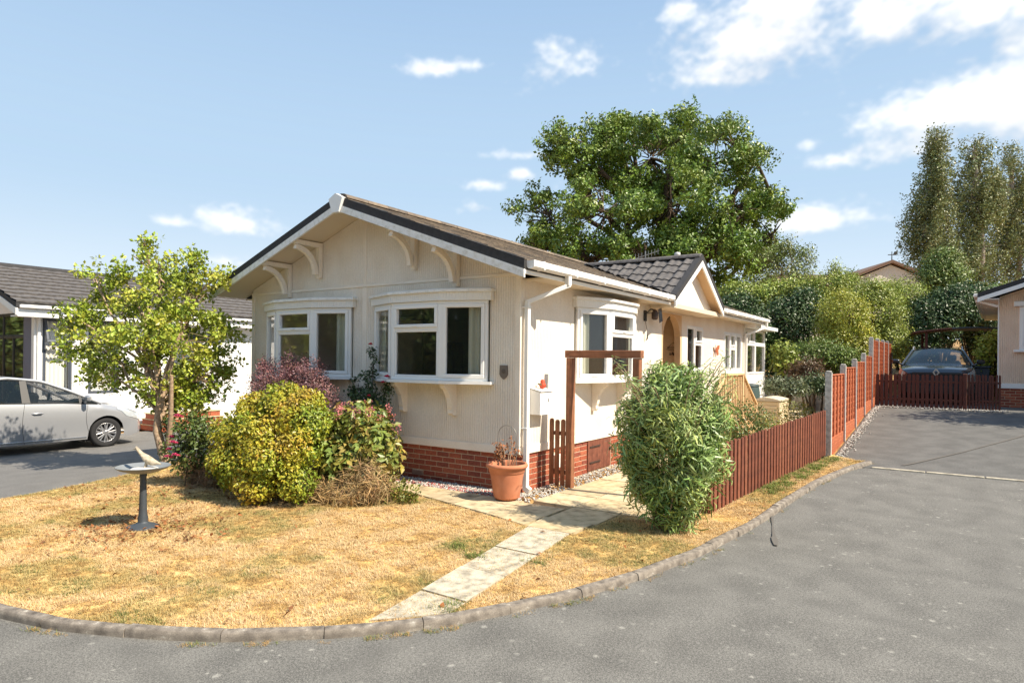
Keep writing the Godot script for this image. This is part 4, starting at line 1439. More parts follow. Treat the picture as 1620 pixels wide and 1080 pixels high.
	for k in 8:
		var dk := MB.new()
		dk.box(Vector3(0.1 + k * 0.145, 0.46, 0), Vector3(0.138, 0.03, 1.3), 0.004)
		obj(dk, "deck_board", M.timber_pale, lg)
	for q in [[1.2, 0.62, 1.42], [1.2, -0.62, 1.42], [1.2, 1.75, 0.75], [1.2, -1.75, 0.75]]:
		var po := MB.new()
		po.box(Vector3(q[0], q[2] * 0.5 - 0.02, q[1]), Vector3(0.08, q[2], 0.08), 0.008)
		obj(po, "post", M.timber_pale, lg)
	for sg in [0.0, 1.0, -1.0]:
		var p0 := Vector3(1.2, 1.4, -0.66 if sg == 0.0 else 0.62 * sg)
		var p1 := Vector3(1.2, 1.4 if sg == 0.0 else 0.72, 0.66 if sg == 0.0 else 1.78 * sg)
		var hr := MB.new()
		var d := p1 - p0
		var bz := Basis.looking_at(d.normalized(), Vector3.UP)
		hr.box((p0 + p1) * 0.5, Vector3(0.1, 0.045, d.length()), 0.006, bz)
		hr.box((p0 + p1) * 0.5 - Vector3(0, 0.82, 0), Vector3(0.05, 0.06, d.length()), 0.006, bz)
		obj(hr, "handrail", M.timber_pale, lg)
		var n := 11
		for k in range(1, n):
			var sp3 := MB.new()
			var c := p0.lerp(p1, float(k) / n)
			sp3.box(c - Vector3(0, 0.42, 0), Vector3(0.035, 0.8, 0.035), 0.003)
			obj(sp3, "spindle", M.timber_pale, lg)
	for sg in [1.0, -1.0]:
		for k in 3:
			var st := MB.new()
			st.box(Vector3(0.62, 0.33 - k * 0.13, sg * (0.8 + k * 0.28)), Vector3(1.05, 0.035, 0.27), 0.005)
			st.box(Vector3(0.62, 0.16 - k * 0.065, sg * (0.8 + k * 0.28)), Vector3(1.0, 0.3 - k * 0.13, 0.22))
			obj(st, "step", M.timber_pale, lg)
	# rendered garden wall behind the patio
	var gw := MB.new()
	gw.box(Vector3(0, 0.35, 0), Vector3(5.2, 1.1, 0.22), 0.02)
	var gwt := thing("garden_wall", "low grey rendered retaining wall behind the patio", "wall", Vector3(0.4, 0.12, -14.4), -0.03)
	obj(gw, "wall", M.render_wall, gwt)
	var sp4 := MB.new()
	sp4.box(Vector3(0, 0.25, 0), Vector3(0.09, 0.62, 0.09), 0.01)
	tag(obj(sp4, "stub_post", M.wood_arch), "short weathered timber post behind the picket fence", "post").position = Vector3(2.55, 0.1, -4.6)

func make_paving() -> void:
	rng.seed = 12
	var pv := Node3D.new()
	pv.name = "path"
	add_child(pv)
	struct(pv, "paved path of worn buff slabs crossing the lawn and round the corner of the bungalow", "path")
	var flag := func(q: Array, m: Material, lift: float) -> void:
		var mb := MB.new()
		var c := Vector2.ZERO
		for p in q:
			c += p / q.size()
		var pts := []
		for p in q:
			var w: Vector2 = c + (p - c) * (1.0 - 0.011 / (p - c).length())
			pts.append(Vector2(w.x, -w.y))
		mb.prism(Vector3(0, gh(c.x, c.y) + lift - 0.06, 0), Vector3(1, 0, 0), Vector3(0, 0, -1), pts, 0.0, 0.06)
		var o := obj(mb, "slab", m, pv)
		o.rotation = Vector3(rng.randf_range(-1, 1), 0, rng.randf_range(-1, 1)) * 0.0012
	# the narrow run across the lawn
	var zs := [4.0, 3.43, 2.8, 2.17, 1.36]
	for i in 4:
		var f := func(z: float) -> Array:
			var t := (z - 1.36) / 2.64
			return [lerpf(1.03, 1.48, t), lerpf(1.53, 1.9, t)]
		var a: Array = f.call(zs[i])
		var b: Array = f.call(zs[i + 1])
		flag.call([Vector2(a[0], zs[i] + (0.06 if i == 0 else 0.0)), Vector2(a[1] - (0.05 if i == 0 else 0.0), zs[i] - 0.34 if i == 0 else zs[i]), Vector2(b[1], zs[i + 1]), Vector2(b[0], zs[i + 1])], M.slab_old, 0.004)
	# larger buff slabs round the corner and along both walls
	var e := [Vector2(1.54, 1.36), Vector2(1.0, 1.36), Vector2(0.95, 0.9), Vector2(1.55, 0.9)]
	flag.call(e, M.slab[0], 0.002)
	var rowx := [0.95, 0.35, -0.3, -0.9, -1.5, -2.1, -2.7]
	for i in 6:
		var y0: float = 1.3 - (0.95 - rowx[i]) * 0.225
		var y1: float = 1.3 - (0.95 - rowx[i + 1]) * 0.225
		flag.call([Vector2(rowx[i], y0), Vector2(rowx[i + 1], y1), Vector2(rowx[i + 1], 0.38), Vector2(rowx[i], 0.38)] if i > 0 else [Vector2(0.95, 1.34), Vector2(0.35, 1.17), Vector2(0.35, 0.42), Vector2(0.95, 0.42)], M.slab[i % 3], 0.0)
	var z := 0.9
	var k := 0
	while z > -9.5:
		var z1 := z - 0.62
		var xs := [0.4, 0.98, 1.58, 2.1, 2.6] if z < 0.4 else [0.98, 1.58]
		if z <= 0.4 and z > -0.4:
			xs = [0.4, 0.98, 1.58, 2.1]
		for i in xs.size() - 1:
			var off: float = 0.0
			flag.call([Vector2(xs[i], z), Vector2(xs[i + 1], z), Vector2(xs[i + 1], z1), Vector2(xs[i], z1)], M.slab[(k + i * 2) % 3], rng.randf_range(-0.002, 0.002))
		z = z1
		k += 1
	var pat := sheet([[0.05, -9.5], [2.95, -9.5], [2.95, -14.3], [0.0, -14.3]], 0.0, 0.6)
	struct(obj(pat, "patio", M.slab[1]), "buff paved patio behind the storage box", "patio")

func make_gravel() -> void:
	rng.seed = 13
	var st := MB.new()
	var rows := []
	for i in 5:
		var row := []
		var t := PI * i / 4.0
		for j in 6:
			var a := TAU * j / 6 + i * 0.4
			row.append(Vector3(cos(a) * sin(t) * (1.0 + 0.2 * sin(j * 2.0)), -cos(t) * 0.6, sin(a) * sin(t) * 0.8))
		rows.append(row)
	st.grid(rows, 1.0, true)
	var mesh := st.mesh(M.stone)
	var mm := MultiMesh.new()
	mm.transform_format = MultiMesh.TRANSFORM_3D
	mm.use_colors = true
	mm.mesh = mesh
	var spots := []
	for i in 5200:
		var q := rng.randf()
		var p := Vector3.ZERO
		if q < 0.5:
			p = Vector3(rng.randf_range(-2.9, 0.2), 0, rng.randf_range(0.0, 0.4))
		elif q < 0.72:
			p = Vector3(rng.randf_range(0.02, 0.42), 0, rng.randf_range(-4.5, 0.4))
		else:
			var z := -rng.randf_range(4.5, 12.5)
			p = Vector3(3.12 + absf(rng.randfn(0.0, 0.07)), 0, z) if rng.randf() < 0.6 else Vector3(rng.randf_range(3.1, 5.9), 0, -12.3 + rng.randfn(0.0, 0.12))
		p.y = gh(p.x, p.z) - (0.01 if q < 0.72 else 0.035)
		var red := q < 0.5 and p.z > 0.15 and p.x > -2.0 and rng.randf() < 0.35
		spots.append([p, red])
	mm.instance_count = spots.size()
	for i in spots.size():
		var s := rng.randf_range(0.010, 0.022)
		mm.set_instance_transform(i, Transform3D(Basis(Vector3(rng.randf(), rng.randf(), rng.randf()).normalized(), rng.randf() * TAU).scaled(Vector3(s, s, s)), spots[i][0] + Vector3(0, rng.randf_range(0.0, 0.012), 0)))
		var g := rng.randf_range(0.22, 0.62)
		mm.set_instance_color(i, Color(0.30, 0.06, 0.06).lerp(Color(0.5, 0.2, 0.16), rng.randf()) if spots[i][1] else Color(g, g * 0.95, g * 0.86))
	var o := MultiMeshInstance3D.new()
	o.multimesh = mm
	o.name = "gravel"
	add_child(o)
	tag(o, "pale and reddish gravel strip along the foot of the brick plinth", "gravel", "", "stuff")

# ---------- cars ----------
func make_car(t: Node3D, P: Dictionary) -> void:
	var paint: Material = P.paint
	var L: float = P.L
	var Wd: Array = P.w
	var top: Array = P.top          # centre line of bonnet, screen, roof, tail
	var belt: Array = P.belt
	var sw: float = P.ws            # windscreen foot
	var rs: float = P.rs            # windscreen head
	var re: float = P.re            # end of the roof
	var ar: float = P.arch
	var axles: Array = P.axles
	var bottom := func(s: float) -> float:
		var y: float = P.sill
		if s < 0.25 or s > L - 0.2:
			y = P.sill + 0.03
		for a in axles:
			if absf(s - a) < ar:
				y = maxf(y, P.hub + sqrt(ar * ar - pow(s - a, 2.0)))
		return y
	var upper := func(s: float) -> float:   # where the flank ends
		return minf(table(belt, s), table(top, s) - 0.03)
	var st := []
	var s := 0.0
	while s < L:
		st.append(s)
		s += 0.05
	st.append(L)
	for a in axles:
		for e in [-1.0, 1.0]:
			st.append(a + e * ar * 0.999)
			st.append(a + e * (ar + 0.004))
	st.sort()
	var flank := func(s1: float, f: float, side: float) -> Vector3:
		var y0: float = bottom.call(s1)
		var y1: float = upper.call(s1)
		var lo: float = P.sill
		var y := lerpf(y0, y1, f)
		var k := clampf((y - lo) / maxf(y1 - lo, 0.05), 0.0, 1.0)
		var bulge := table([[0.0, 0.945], [0.15, 0.975], [0.4, 0.992], [0.62, 1.0], [0.85, 0.985], [1.0, 0.94]], k)
		return Vector3(side * table(Wd, s1) * bulge, y, s1 - L * 0.5)
	var body := MB.new()
	for side in [-1.0, 1.0]:
		var rows := []
		for s1 in st:
			var row := []
			for j in 9:
				row.append(flank.call(s1, j / 8.0, side))
			rows.append(row)
		body.grid(rows, -side)
	# bonnet and tail as one skin over the top where there is no glass
	for span in [[0.0, sw], [re + (L - re) * 0.72, L]]:
		var rows := []
		for i in 15:
			var s1 := lerpf(span[0], span[1], i / 14.0)
			var row := []
			var y1: float = upper.call(s1)
			var yc := table(top, s1)
			var w := table(Wd, s1) * 0.94
			for j in 11:
				var x := lerpf(-1.0, 1.0, j / 10.0)
				row.append(Vector3(x * w, lerpf(yc, y1, pow(absf(x), 3.0)), s1 - L * 0.5))
			rows.append(row)
		body.grid(rows, 1.0)
	# nose and tail faces
	for e in [0.0, L]:
		var rows := []
		for i in 2:
			var row := []
			for j in 9:
				row.append(flank.call(e, j / 8.0, -1.0 if i == 0 else 1.0))
			rows.append(row)
		body.grid(rows, 1.0 if e == 0.0 else -1.0)
	# roof
	var hw: float = P.roof_w
	var roof_rows := []
	for i in 13:
		var s1 := lerpf(rs, re, i / 12.0)
		var row := []
		for j in 9:
			var x := lerpf(-1.0, 1.0, j / 8.0)
			row.append(Vector3(x * hw, table(top, s1) - 0.055 * pow(absf(x), 2.5), s1 - L * 0.5))
		roof_rows.append(row)
	body.grid(roof_rows, 1.0)
	obj(body, "body", paint, t)
	# glass
	var edge := func(s1: float) -> Vector2:      # upper end of the side glass: (half width, height)
		var f := clampf((s1 - sw) / (rs - sw), 0.0, 1.0) * clampf((L - 0.12 - s1) / (L - 0.12 - re), 0.0, 1.0)
		return Vector2(lerpf(table(Wd, s1) * 0.93, hw, f), lerpf(table(belt, s1), table(top, clampf(s1, rs, re)) - 0.055, f))
	for side in [-1.0, 1.0]:
		var rows := []
		for i in 25:
			var s1 := lerpf(sw + 0.02, L - 0.2, i / 24.0)
			var row := []
			var e: Vector2 = edge.call(s1)
			for j in 4:
				var f := j / 3.0
				row.append(Vector3(side * (lerpf(table(Wd, s1) * 0.935, e.x, f) + 0.02 * sin(f * PI)), lerpf(table(belt, s1) - 0.005, e.y, f), s1 - L * 0.5))
			rows.append(row)
		var sg := MB.new()
		sg.grid(rows, -side)
		obj(sg, "side_glass", P.glass, t)
		# pillars, roof rail line and belt trim
		var tr := MB.new()
		var ps := []
		var r1 := []
		for i in 10:
			var s1 := lerpf(sw - 0.02, rs + 0.05, i / 9.0)
			var e: Vector2 = edge.call(s1)
			ps.append(Vector3(side * (e.x + 0.004), e.y + 0.01, s1 - L * 0.5))
			r1.append(0.034)
		for i in 12:
			var s1 := lerpf(rs + 0.1, L - 0.16, (i + 1) / 12.0)
			var e: Vector2 = edge.call(s1)
			ps.append(Vector3(side * (e.x + 0.004), e.y + 0.012, s1 - L * 0.5))
			r1.append(0.034 if s1 < re else 0.06)
		tr.tube(ps, r1, 7)
		obj(tr, "roof_pillar", paint, t)
		var bk := MB.new()
		for q in P.pillars:
			var e: Vector2 = edge.call(q[0])
			var w0 := table(Wd, q[0]) * 0.94
			bk.quad(Vector3(side * (w0 + 0.012), table(belt, q[0]), q[0] - L * 0.5 - q[1]), Vector3(side * (w0 + 0.012), table(belt, q[0]), q[0] - L * 0.5 + q[1]), Vector3(side * (e.x + 0.03), e.y - 0.01, q[0] - L * 0.5 + q[1] * 0.8), Vector3(side * (e.x + 0.03), e.y - 0.01, q[0] - L * 0.5 - q[1] * 0.8), Vector3(side, 0, 0))
		var bt := []
		var br := []
		for i in 14:
			var s1 := lerpf(sw + 0.05, L - 0.35, i / 13.0)
			bt.append(Vector3(side * table(Wd, s1) * 0.945, table(belt, s1) - 0.006, s1 - L * 0.5))
			br.append(0.011)
		bk.tube(bt, br, 5)
		obj(bk, "pillar_trim", M.black, t)
		# door seams, handles, sill strip
		var se := MB.new()
		for d in P.seams:
			var a := []
			var rr := []
			for j in 9:
				a.append(flank.call(d, j / 8.0, side) + Vector3(side * 0.0005, 0, 0.05 * sin(j / 8.0 * PI)))
				rr.append(0.004)
			se.tube(a, rr, 4)
		obj(se, "door_seam", M.black, t)
		for d in P.handles:
			var hb := MB.new()
			var p: Vector3 = flank.call(d, 0.74, side)
			hb.tube([p + Vector3(0, 0, -0.1), p + Vector3(side * 0.03, 0.006, -0.06), p + Vector3(side * 0.03, 0.006, 0.06), p + Vector3(0, 0, 0.1)], [0.008, 0.014, 0.014, 0.008], 6)
			obj(hb, "door_handle", paint, t)
		var sl := MB.new()
		sl.box(Vector3(side * (table(Wd, L * 0.5) * 0.955), P.sill + 0.045, (axles[0] + axles[1]) * 0.5 - L * 0.5), Vector3(0.02, 0.03, axles[1] - axles[0] - ar * 2.0 - 0.04), 0.005)
		obj(sl, "sill_strip", P.strip, t)
		# mirror
		var mi := MB.new()
		var mp := Vector3(side * (table(Wd, sw + 0.3) * 0.95 + 0.02), table(belt, sw + 0.3) + 0.02, sw + 0.3 - L * 0.5)
		mi.tube([mp, mp + Vector3(side * 0.07, 0.05, 0)], [0.025, 0.02], 6)
		mi.box(mp + Vector3(side * 0.14, 0.09, 0), Vector3(0.2, 0.13, 0.09), 0.035)
		obj(mi, "mirror", P.mirror, t)
		# lamps
		var hl := MB.new()
		var hr := []
		for i in 7:
			var s1 := lerpf(0.03, P.lamp_l, i / 6.0)
			var row := []
			for j in 4:
				var f: float = lerpf(P.lamp_f[0], P.lamp_f[1], j / 3.0) + 0.1 * (i / 6.0)
				row.append(flank.call(s1, minf(f, 1.0), side) + Vector3(side * 0.008, 0, -0.006))
			hr.append(row)
		hl.grid(hr, -side)
		obj(hl, "headlight", P.lamp, t)
	for q in [[sw, rs, "windscreen"], [re, re + (L - re) * 0.74, "rear_screen"]]:
		var rows := []
		for i in 7:
			var s1 := lerpf(q[0], q[1], i / 6.0)
			var e: Vector2 = edge.call(clampf(s1, sw, L - 0.13))
			var row := []
			for j in 9:
				var x := lerpf(-1.0, 1.0, j / 8.0)
				row.append(Vector3(x * e.x, lerpf(table(top, s1), e.y, pow(absf(x), 2.5)), s1 - L * 0.5 + 0.05 * x * x * (1.0 if q[0] == sw else 0.0)))
			rows.append(row)
		var g := MB.new()
		g.grid(rows, 1.0)
		obj(g, q[2], P.glass, t)
	# cabin: dark floor, seats
	var cb := MB.new()
	cb.box(Vector3(0, P.sill + 0.15, 0.1), Vector3(Wd[3][1] * 1.7, 0.2, L * 0.8))
	for x in [-0.36, 0.36]:
		cb.box(Vector3(x, 0.85, sw + 1.15 - L * 0.5), Vector3(0.46, 0.7, 0.16), 0.06, Basis(Vector3(1, 0, 0), -0.2))
		cb.box(Vector3(x, 1.28, sw + 1.22 - L * 0.5), Vector3(0.24, 0.18, 0.1), 0.04)
	cb.box(Vector3(0, 0.88, sw + 2.05 - L * 0.5), Vector3(1.2, 0.6, 0.16), 0.06)
	cb.box(Vector3(0, table(belt, sw) - 0.1, sw + 0.25 - L * 0.5), Vector3(Wd[3][1] * 1.75, 0.16, 0.5), 0.05)
	for a in axles:
		cb.box(Vector3(0, P.hub + 0.1, a - L * 0.5), Vector3(Wd[3][1] * 1.5, ar * 1.5, ar * 1.9))
	obj(cb, "cabin", mat(srgb(40, 40, 43), 0.9), t)
	# grille, lower intake, plate
	var gr := MB.new()
	gr.box(Vector3(0, P.grille[0], -L * 0.5 - 0.004), Vector3(P.grille[2], P.grille[1], 0.03), 0.01)
	gr.box(Vector3(0, P.sill + 0.14, -L * 0.5 - 0.002), Vector3(0.9, 0.14, 0.03), 0.01)
	obj(gr, "grille", M.black, t)
	# wheels
	for a in axles:
		for side in [-1.0, 1.0]:
			var wh := Node3D.new()
			wh.name = "wheel"
			t.add_child(wh, true)
			wh.transform = Transform3D(Basis(Vector3(0, 0, 1), -side * PI * 0.5), Vector3(side * (table(Wd, a) - 0.13), P.hub, a - L * 0.5))
			var R: float = P.hub
			var ty := MB.new()
			ty.lathe(Vector3.ZERO, [[R * 0.64, -0.09], [R * 0.9, -0.095], [R * 0.985, -0.075], [R, -0.04], [R, 0.04], [R * 0.985, 0.075], [R * 0.9, 0.1], [R * 0.68, 0.092], [R * 0.65, 0.07]], 36)
			obj(ty, "tyre", M.rubber, wh)
			var rm := MB.new()
			rm.lathe(Vector3.ZERO, [[R * 0.65, 0.07], [R * 0.67, 0.088], [R * 0.62, 0.088], [R * 0.6, 0.04], [R * 0.6, -0.05]], 36)
			for k in 8:
				var q := TAU * k / 8.0
				for e in [-0.16, 0.16]:
					var d0 := Vector3(cos(q), 0, sin(q)) * R * 0.12
					var d1 := Vector3(cos(q + e), 0, sin(q + e)) * R * 0.62
					rm.tube([d0 + Vector3(0, 0.07, 0), d0.lerp(d1, 0.5) + Vector3(0, 0.075, 0), d1 + Vector3(0, 0.07, 0)], [0.022, 0.016, 0.018], 5)
			rm.lathe(Vector3.ZERO, [[R * 0.17, 0.05], [R * 0.17, 0.085], [R * 0.1, 0.095], [0.0, 0.095]], 14)
			obj(rm, "rim", P.rim, wh)
			var dk := MB.new()
			dk.lathe(Vector3.ZERO, [[R * 0.6, -0.02], [0.0, -0.02]], 20)
			obj(dk, "brake", M.black, wh)

func make_cars() -> void:
	var silver := mat(srgb(186, 188, 192), 0.32, null, 1.0, 0.55)
	silver.clearcoat_enabled = true
	silver.clearcoat = 0.8
	silver.clearcoat_roughness = 0.06
	var navy := mat(srgb(38, 45, 54), 0.3, null, 1.0, 0.4)
	navy.clearcoat_enabled = true
	navy.clearcoat = 1.0
	navy.clearcoat_roughness = 0.05
	var gl := glass(Color(0.12, 0.15, 0.15), 0.45)
	var rim := mat(srgb(190, 190, 192), 0.3, null, 1.0, 0.8)
	var lamp := mat(srgb(196, 202, 206), 0.12, null, 1.0, 0.3)
	var gx := -11.06
	var c := thing("silver_car", "silver hatchback parked on the tarmac beside the white house", "car", Vector3(gx, gh(-11.0, 1.5) - 0.042, 1.76))
	make_car(c, {"paint": silver, "glass": gl, "rim": rim, "lamp": lamp, "strip": mat(srgb(206, 208, 210), 0.2, null, 1.0, 0.9), "mirror": silver, "L": 4.1, "sill": 0.2, "hub": 0.31, "arch": 0.365, "axles": [0.82, 3.42], "ws": 0.95, "rs": 1.95, "re": 3.55, "roof_w": 0.57,
		"w": [[0.0, 0.52], [0.12, 0.68], [0.35, 0.79], [0.9, 0.845], [3.2, 0.845], [3.8, 0.78], [4.1, 0.66]],
		"top": [[0.0, 0.66], [0.1, 0.74], [0.4, 0.87], [0.95, 1.0], [1.4, 1.25], [1.95, 1.46], [2.5, 1.53], [3.1, 1.5], [3.55, 1.43], [3.95, 1.05], [4.1, 0.8]],
		"belt": [[0.0, 0.62], [0.12, 0.7], [0.4, 0.81], [0.95, 0.93], [1.6, 0.98], [3.0, 1.03], [4.1, 1.06]],
		"pillars": [[1.32, 0.03], [2.28, 0.07], [3.2, 0.06]], "seams": [1.18, 2.3, 3.3], "handles": [2.1, 3.1], "lamp_l": 0.62, "lamp_f": [0.66, 0.9], "grille": [0.55, 0.14, 0.7]})
	var d := thing("dark_car", "dark blue crossover car facing the picket gate", "car", Vector3(4.42, gh(4.4, -16.0) - 0.045, -16.1), PI)
	make_car(d, {"paint": navy, "glass": glass(Color(0.3, 0.36, 0.34), 0.4), "rim": rim, "lamp": mat(srgb(150, 160, 166), 0.1, null, 1.0, 0.4), "strip": M.black, "mirror": navy, "L": 4.45, "sill": 0.26, "hub": 0.34, "arch": 0.4, "axles": [0.9, 3.55], "ws": 1.2, "rs": 2.05, "re": 3.9, "roof_w": 0.62,
		"w": [[0.0, 0.7], [0.1, 0.82], [0.35, 0.89], [0.9, 0.92], [3.4, 0.92], [4.1, 0.87], [4.45, 0.76]],
		"top": [[0.0, 0.86], [0.08, 0.95], [0.4, 1.03], [1.2, 1.12], [1.6, 1.36], [2.05, 1.55], [2.7, 1.6], [3.4, 1.58], [3.9, 1.5], [4.3, 1.1], [4.45, 0.9]],
		"belt": [[0.0, 0.84], [0.1, 0.91], [0.4, 0.98], [1.2, 1.04], [2.5, 1.08], [4.45, 1.16]],
		"pillars": [[2.5, 0.05], [3.4, 0.06]], "seams": [1.5, 2.6, 3.6], "handles": [2.4, 3.4], "lamp_l": 0.5, "lamp_f": [0.74, 0.97], "grille": [0.83, 0.07, 1.1]})
	var em := MB.new()
	for q in [[0.085, 0.11, 0.0], [0.045, 0.065, 1.0]]:
		pass
	var o := [Vector2(0, 0.12), Vector2(0.085, 0), Vector2(0, -0.12), Vector2(-0.085, 0)]
	var i2 := [Vector2(0, 0.065), Vector2(0.044, 0), Vector2(0, -0.065), Vector2(-0.044, 0)]
	for k in 4:
		em.prism(Vector3(0, 0.86, -2.255), Vector3(-1, 0, 0), Vector3.UP, [o[k], o[(k + 1) % 4], i2[(k + 1) % 4], i2[k]], 0.0, -0.02)
	obj(em, "diamond_badge", mat(srgb(216, 218, 220), 0.2, null, 1.0, 0.7), d)
	for side in [-1.0, 1.0]:
		var rr := MB.new()
		rr.tube([Vector3(side * 0.6, 1.5, -0.1), Vector3(side * 0.62, 1.6, 0.05), Vector3(side * 0.62, 1.63, 0.9), Vector3(side * 0.6, 1.52, 1.6)], [0.018, 0.018, 0.018, 0.018], 6)
		obj(rr, "roof_rail", mat(srgb(196, 198, 200), 0.3, null, 1.0, 0.7), d)

# ---------- neighbouring houses ----------
func make_neighbours() -> void:
	var U := Vector3.UP
	var X := Vector3(1, 0, 0)
	var Zb := Vector3(0, 0, -1)
	# the white house beside the silver car
	var t := thing("white_house", "white bungalow with grey window frames and dark tiled roof behind the silver car", "house", Vector3(-13.0, gh(-13.0, 0.0) - 0.02, 0.9))
	var w := MB.new()
	wall_run(w, Vector3.ZERO, Zb, 0.0, 12.5, 0.0, 3.06, 0.12, [[0.16, 0.78, 0.98, 2.85], [1.14, 1.84, 0.98, 2.85], [3.2, 4.1, 0.5, 2.6], [6.0, 7.4, 1.4, 2.6]])
	wall_run(w, Vector3.ZERO, X, -6.2, -0.122, 0.0, 3.06, 0.12, [[-3.2, -0.62, 0.25, 2.95]])
	w.prism(Vector3(0, 0, -0.12), X, U, [Vector2(-6.2, 3.06), Vector2(-0.01, 3.06), Vector2(-3.1, 4.2)], 0.0, 0.12)
	w.span(Vector3(-6.2, 0, -12.5), Vector3(-6.1, 3.06, -0.121))
	obj(w, "wall", mat(srgb(232, 232, 230), 0.7), t)
	var cp := MB.new()
	cp.span(Vector3(-0.14, 0.0, -0.14), Vector3(0.02, 3.05, 0.02), 0.01)
	obj(cp, "corner_post", M.white, t)
	var gb := MB.new()
	gb.span(Vector3(-0.6, 0.2, 0.001), Vector3(-0.15, 3.0, 0.015), 0.003)
	obj(gb, "grey_panel", mat(srgb(112, 114, 128), 0.8), t)
	var fl := MB.new()
	fl.span(Vector3(-6.1, 0.15, -12.4), Vector3(-0.12, 0.22, -0.12))
	fl.span(Vector3(-6.1, 3.0, -12.4), Vector3(-0.12, 3.05, -0.12))
	fl.span(Vector3(-6.1, 0.2, -5.0), Vector3(-0.12, 3.0, -4.9))
	fl.span(Vector3(-2.4, 0.2, -4.9), Vector3(-2.3, 3.0, -0.7))
	obj(fl, "floor", M.room, t)
	window(t, "window", Vector3(0, 0.98, -0.16), Zb, 0.62, 1.87, [[0.05, 0.57, 0.05, 1.2, false]], M.grey_frame)
	window(t, "window", Vector3(0, 0.98, -1.14), Zb, 0.7, 1.87, [[0.05, 0.65, 0.05, 1.2, false], [0.05, 0.65, 1.25, 1.82, true]], M.grey_frame)
	window(t, "window", Vector3(0, 1.4, -6.0), Zb, 1.4, 1.2, [[0.05, 0.68, 0.05, 1.15, false], [0.73, 1.35, 0.05, 1.15, true]], M.grey_frame)
	# top-hung light standing open
	var op := Node3D.new()
	op.name = "open_light"
	t.add_child(op)
	op.transform = Transform3D(Basis(Vector3(0, 0, 1), 0.32), Vector3(0.02, 2.83, 0))
	var ob := MB.new()
	ob.box(Vector3(0, -0.03, -0.47), Vector3(0.045, 0.055, 0.6), 0.006)
	ob.box(Vector3(0, -0.6, -0.47), Vector3(0.045, 0.055, 0.6), 0.006)
	for z in [-0.195, -0.745]:
		ob.box(Vector3(0, -0.315, z), Vector3(0.045, 0.51, 0.05), 0.006)
	obj(ob, "frame", M.grey_frame, op)
	var og := MB.new()
	og.quad(Vector3(0, -0.06, -0.22), Vector3(0, -0.06, -0.72), Vector3(0, -0.57, -0.72), Vector3(0, -0.57, -0.22), X)
	obj(og, "pane", M.pane, op)
	for q in [[-0.2, -0.75], [-1.18, -1.8]]:
		curtain(t, Vector3(-0.2, 1, q[0]), Vector3(-0.2, 1, q[1]), 1.0, 2.75, 70.0, M.net)
	# dark glazed doors in its gable end
	var gd := window(t, "glazed_door", Vector3(-3.2, 0.25, 0), X, 2.58, 2.7, [[0.05, 0.62, 0.05, 2.1, false], [0.67, 1.25, 0.05, 2.1, false], [1.3, 1.88, 0.05, 2.1, false], [1.93, 2.53, 0.05, 2.1, false], [0.05, 1.25, 2.15, 2.65, false], [1.3, 2.53, 2.15, 2.65, false]], M.black)
	# roof with wavy tiles laid one by one
	var rf := MB.new()
	rf.prism(Vector3.ZERO, X, U, [Vector2(-3.1, 4.27), Vector2(-3.1, 4.15), Vector2(0.4, 2.98), Vector2(0.4, 3.1)], -12.8, 0.5)
	rf.prism(Vector3.ZERO, X, U, [Vector2(-3.101, 4.27), Vector2(-6.6, 3.1), Vector2(-6.6, 2.98), Vector2(-3.101, 4.15)], -12.8, 0.5)
	var ro := obj(rf, "roof", M.tile_edge, t)
	var down := Vector3(3.5, -1.17, 0).normalized()
	var tile := MB.new()
	var rows := []
	for i in 2:
		var row := []
		for j in 9:
			var u := j / 8.0
			row.append(Vector3((u - 0.5) * 0.34, 0.007 * sin(u * TAU) + (0.05 if i == 1 else 0.004), (i - 0.5) * 0.4))
		rows.append(row)
	tile.grid(rows, 1.0)
	for j in 8:
		tile.quad(rows[1][j], rows[1][j + 1], rows[1][j + 1] - Vector3(0, 0.045, 0), rows[1][j] - Vector3(0, 0.045, 0), Vector3(0, 0, 1))
	var tm := tile.mesh(M.tile_grey)
	var bt := Basis(Zb, down.cross(Zb), down)
	for i in 10:
		for j in 30:
			var p := Vector3(-3.1, 4.28, 0) + down * (0.2 + i * 0.365) + Vector3(0, 0, 0.33 - j * 0.34)
			put(tm, "roof_tile", ro).transform = Transform3D(bt, p)
	var rd := MB.new()
	rd.tube([Vector3(-3.1, 4.27, 0.5), Vector3(-3.1, 4.27, -12.8)], [0.1, 0.1], 8)
	obj(rd, "ridge", M.tile_edge, ro)
	var bb := MB.new()
	bb.prism(Vector3.ZERO, X, U, [Vector2(-3.1, 4.15), Vector2(-3.1, 4.0), Vector2(0.41, 2.83), Vector2(0.41, 2.98)], 0.47, 0.51)
	bb.prism(Vector3.ZERO, X, U, [Vector2(-3.1, 4.15), Vector2(-6.6, 2.98), Vector2(-6.6, 2.83), Vector2(-3.1, 4.0)], 0.47, 0.51)
	bb.span(Vector3(0.0, 2.8, -12.8), Vector3(0.36, 2.83, 0.47))
	bb.span(Vector3(0.36, 2.8, -12.8), Vector3(0.4, 2.97, 0.469))
	obj(bb, "bargeboard", M.white, t)
	var gu := MB.new()
	gu.span(Vector3(0.405, 2.98, -12.8), Vector3(0.5, 3.06, 0.45), 0.02)
	gu.span(Vector3(0.02, 0.1, -0.1), Vector3(0.09, 2.9, -0.03), 0.01)
	obj(gu, "gutter", M.gutter, t)
	# brick steps and rail at its door
	var dr := MB.new()
	dr.box(Vector3(-0.04, 1.55, -3.65), Vector3(0.06, 2.08, 0.88), 0.01)
	obj(dr, "door", M.grey_frame, t)
	var ss := thing("brick_steps", "red brick steps at the door of the white house", "steps", Vector3(-12.95, gh(-12.5, -2.4) - 0.03, -2.4))
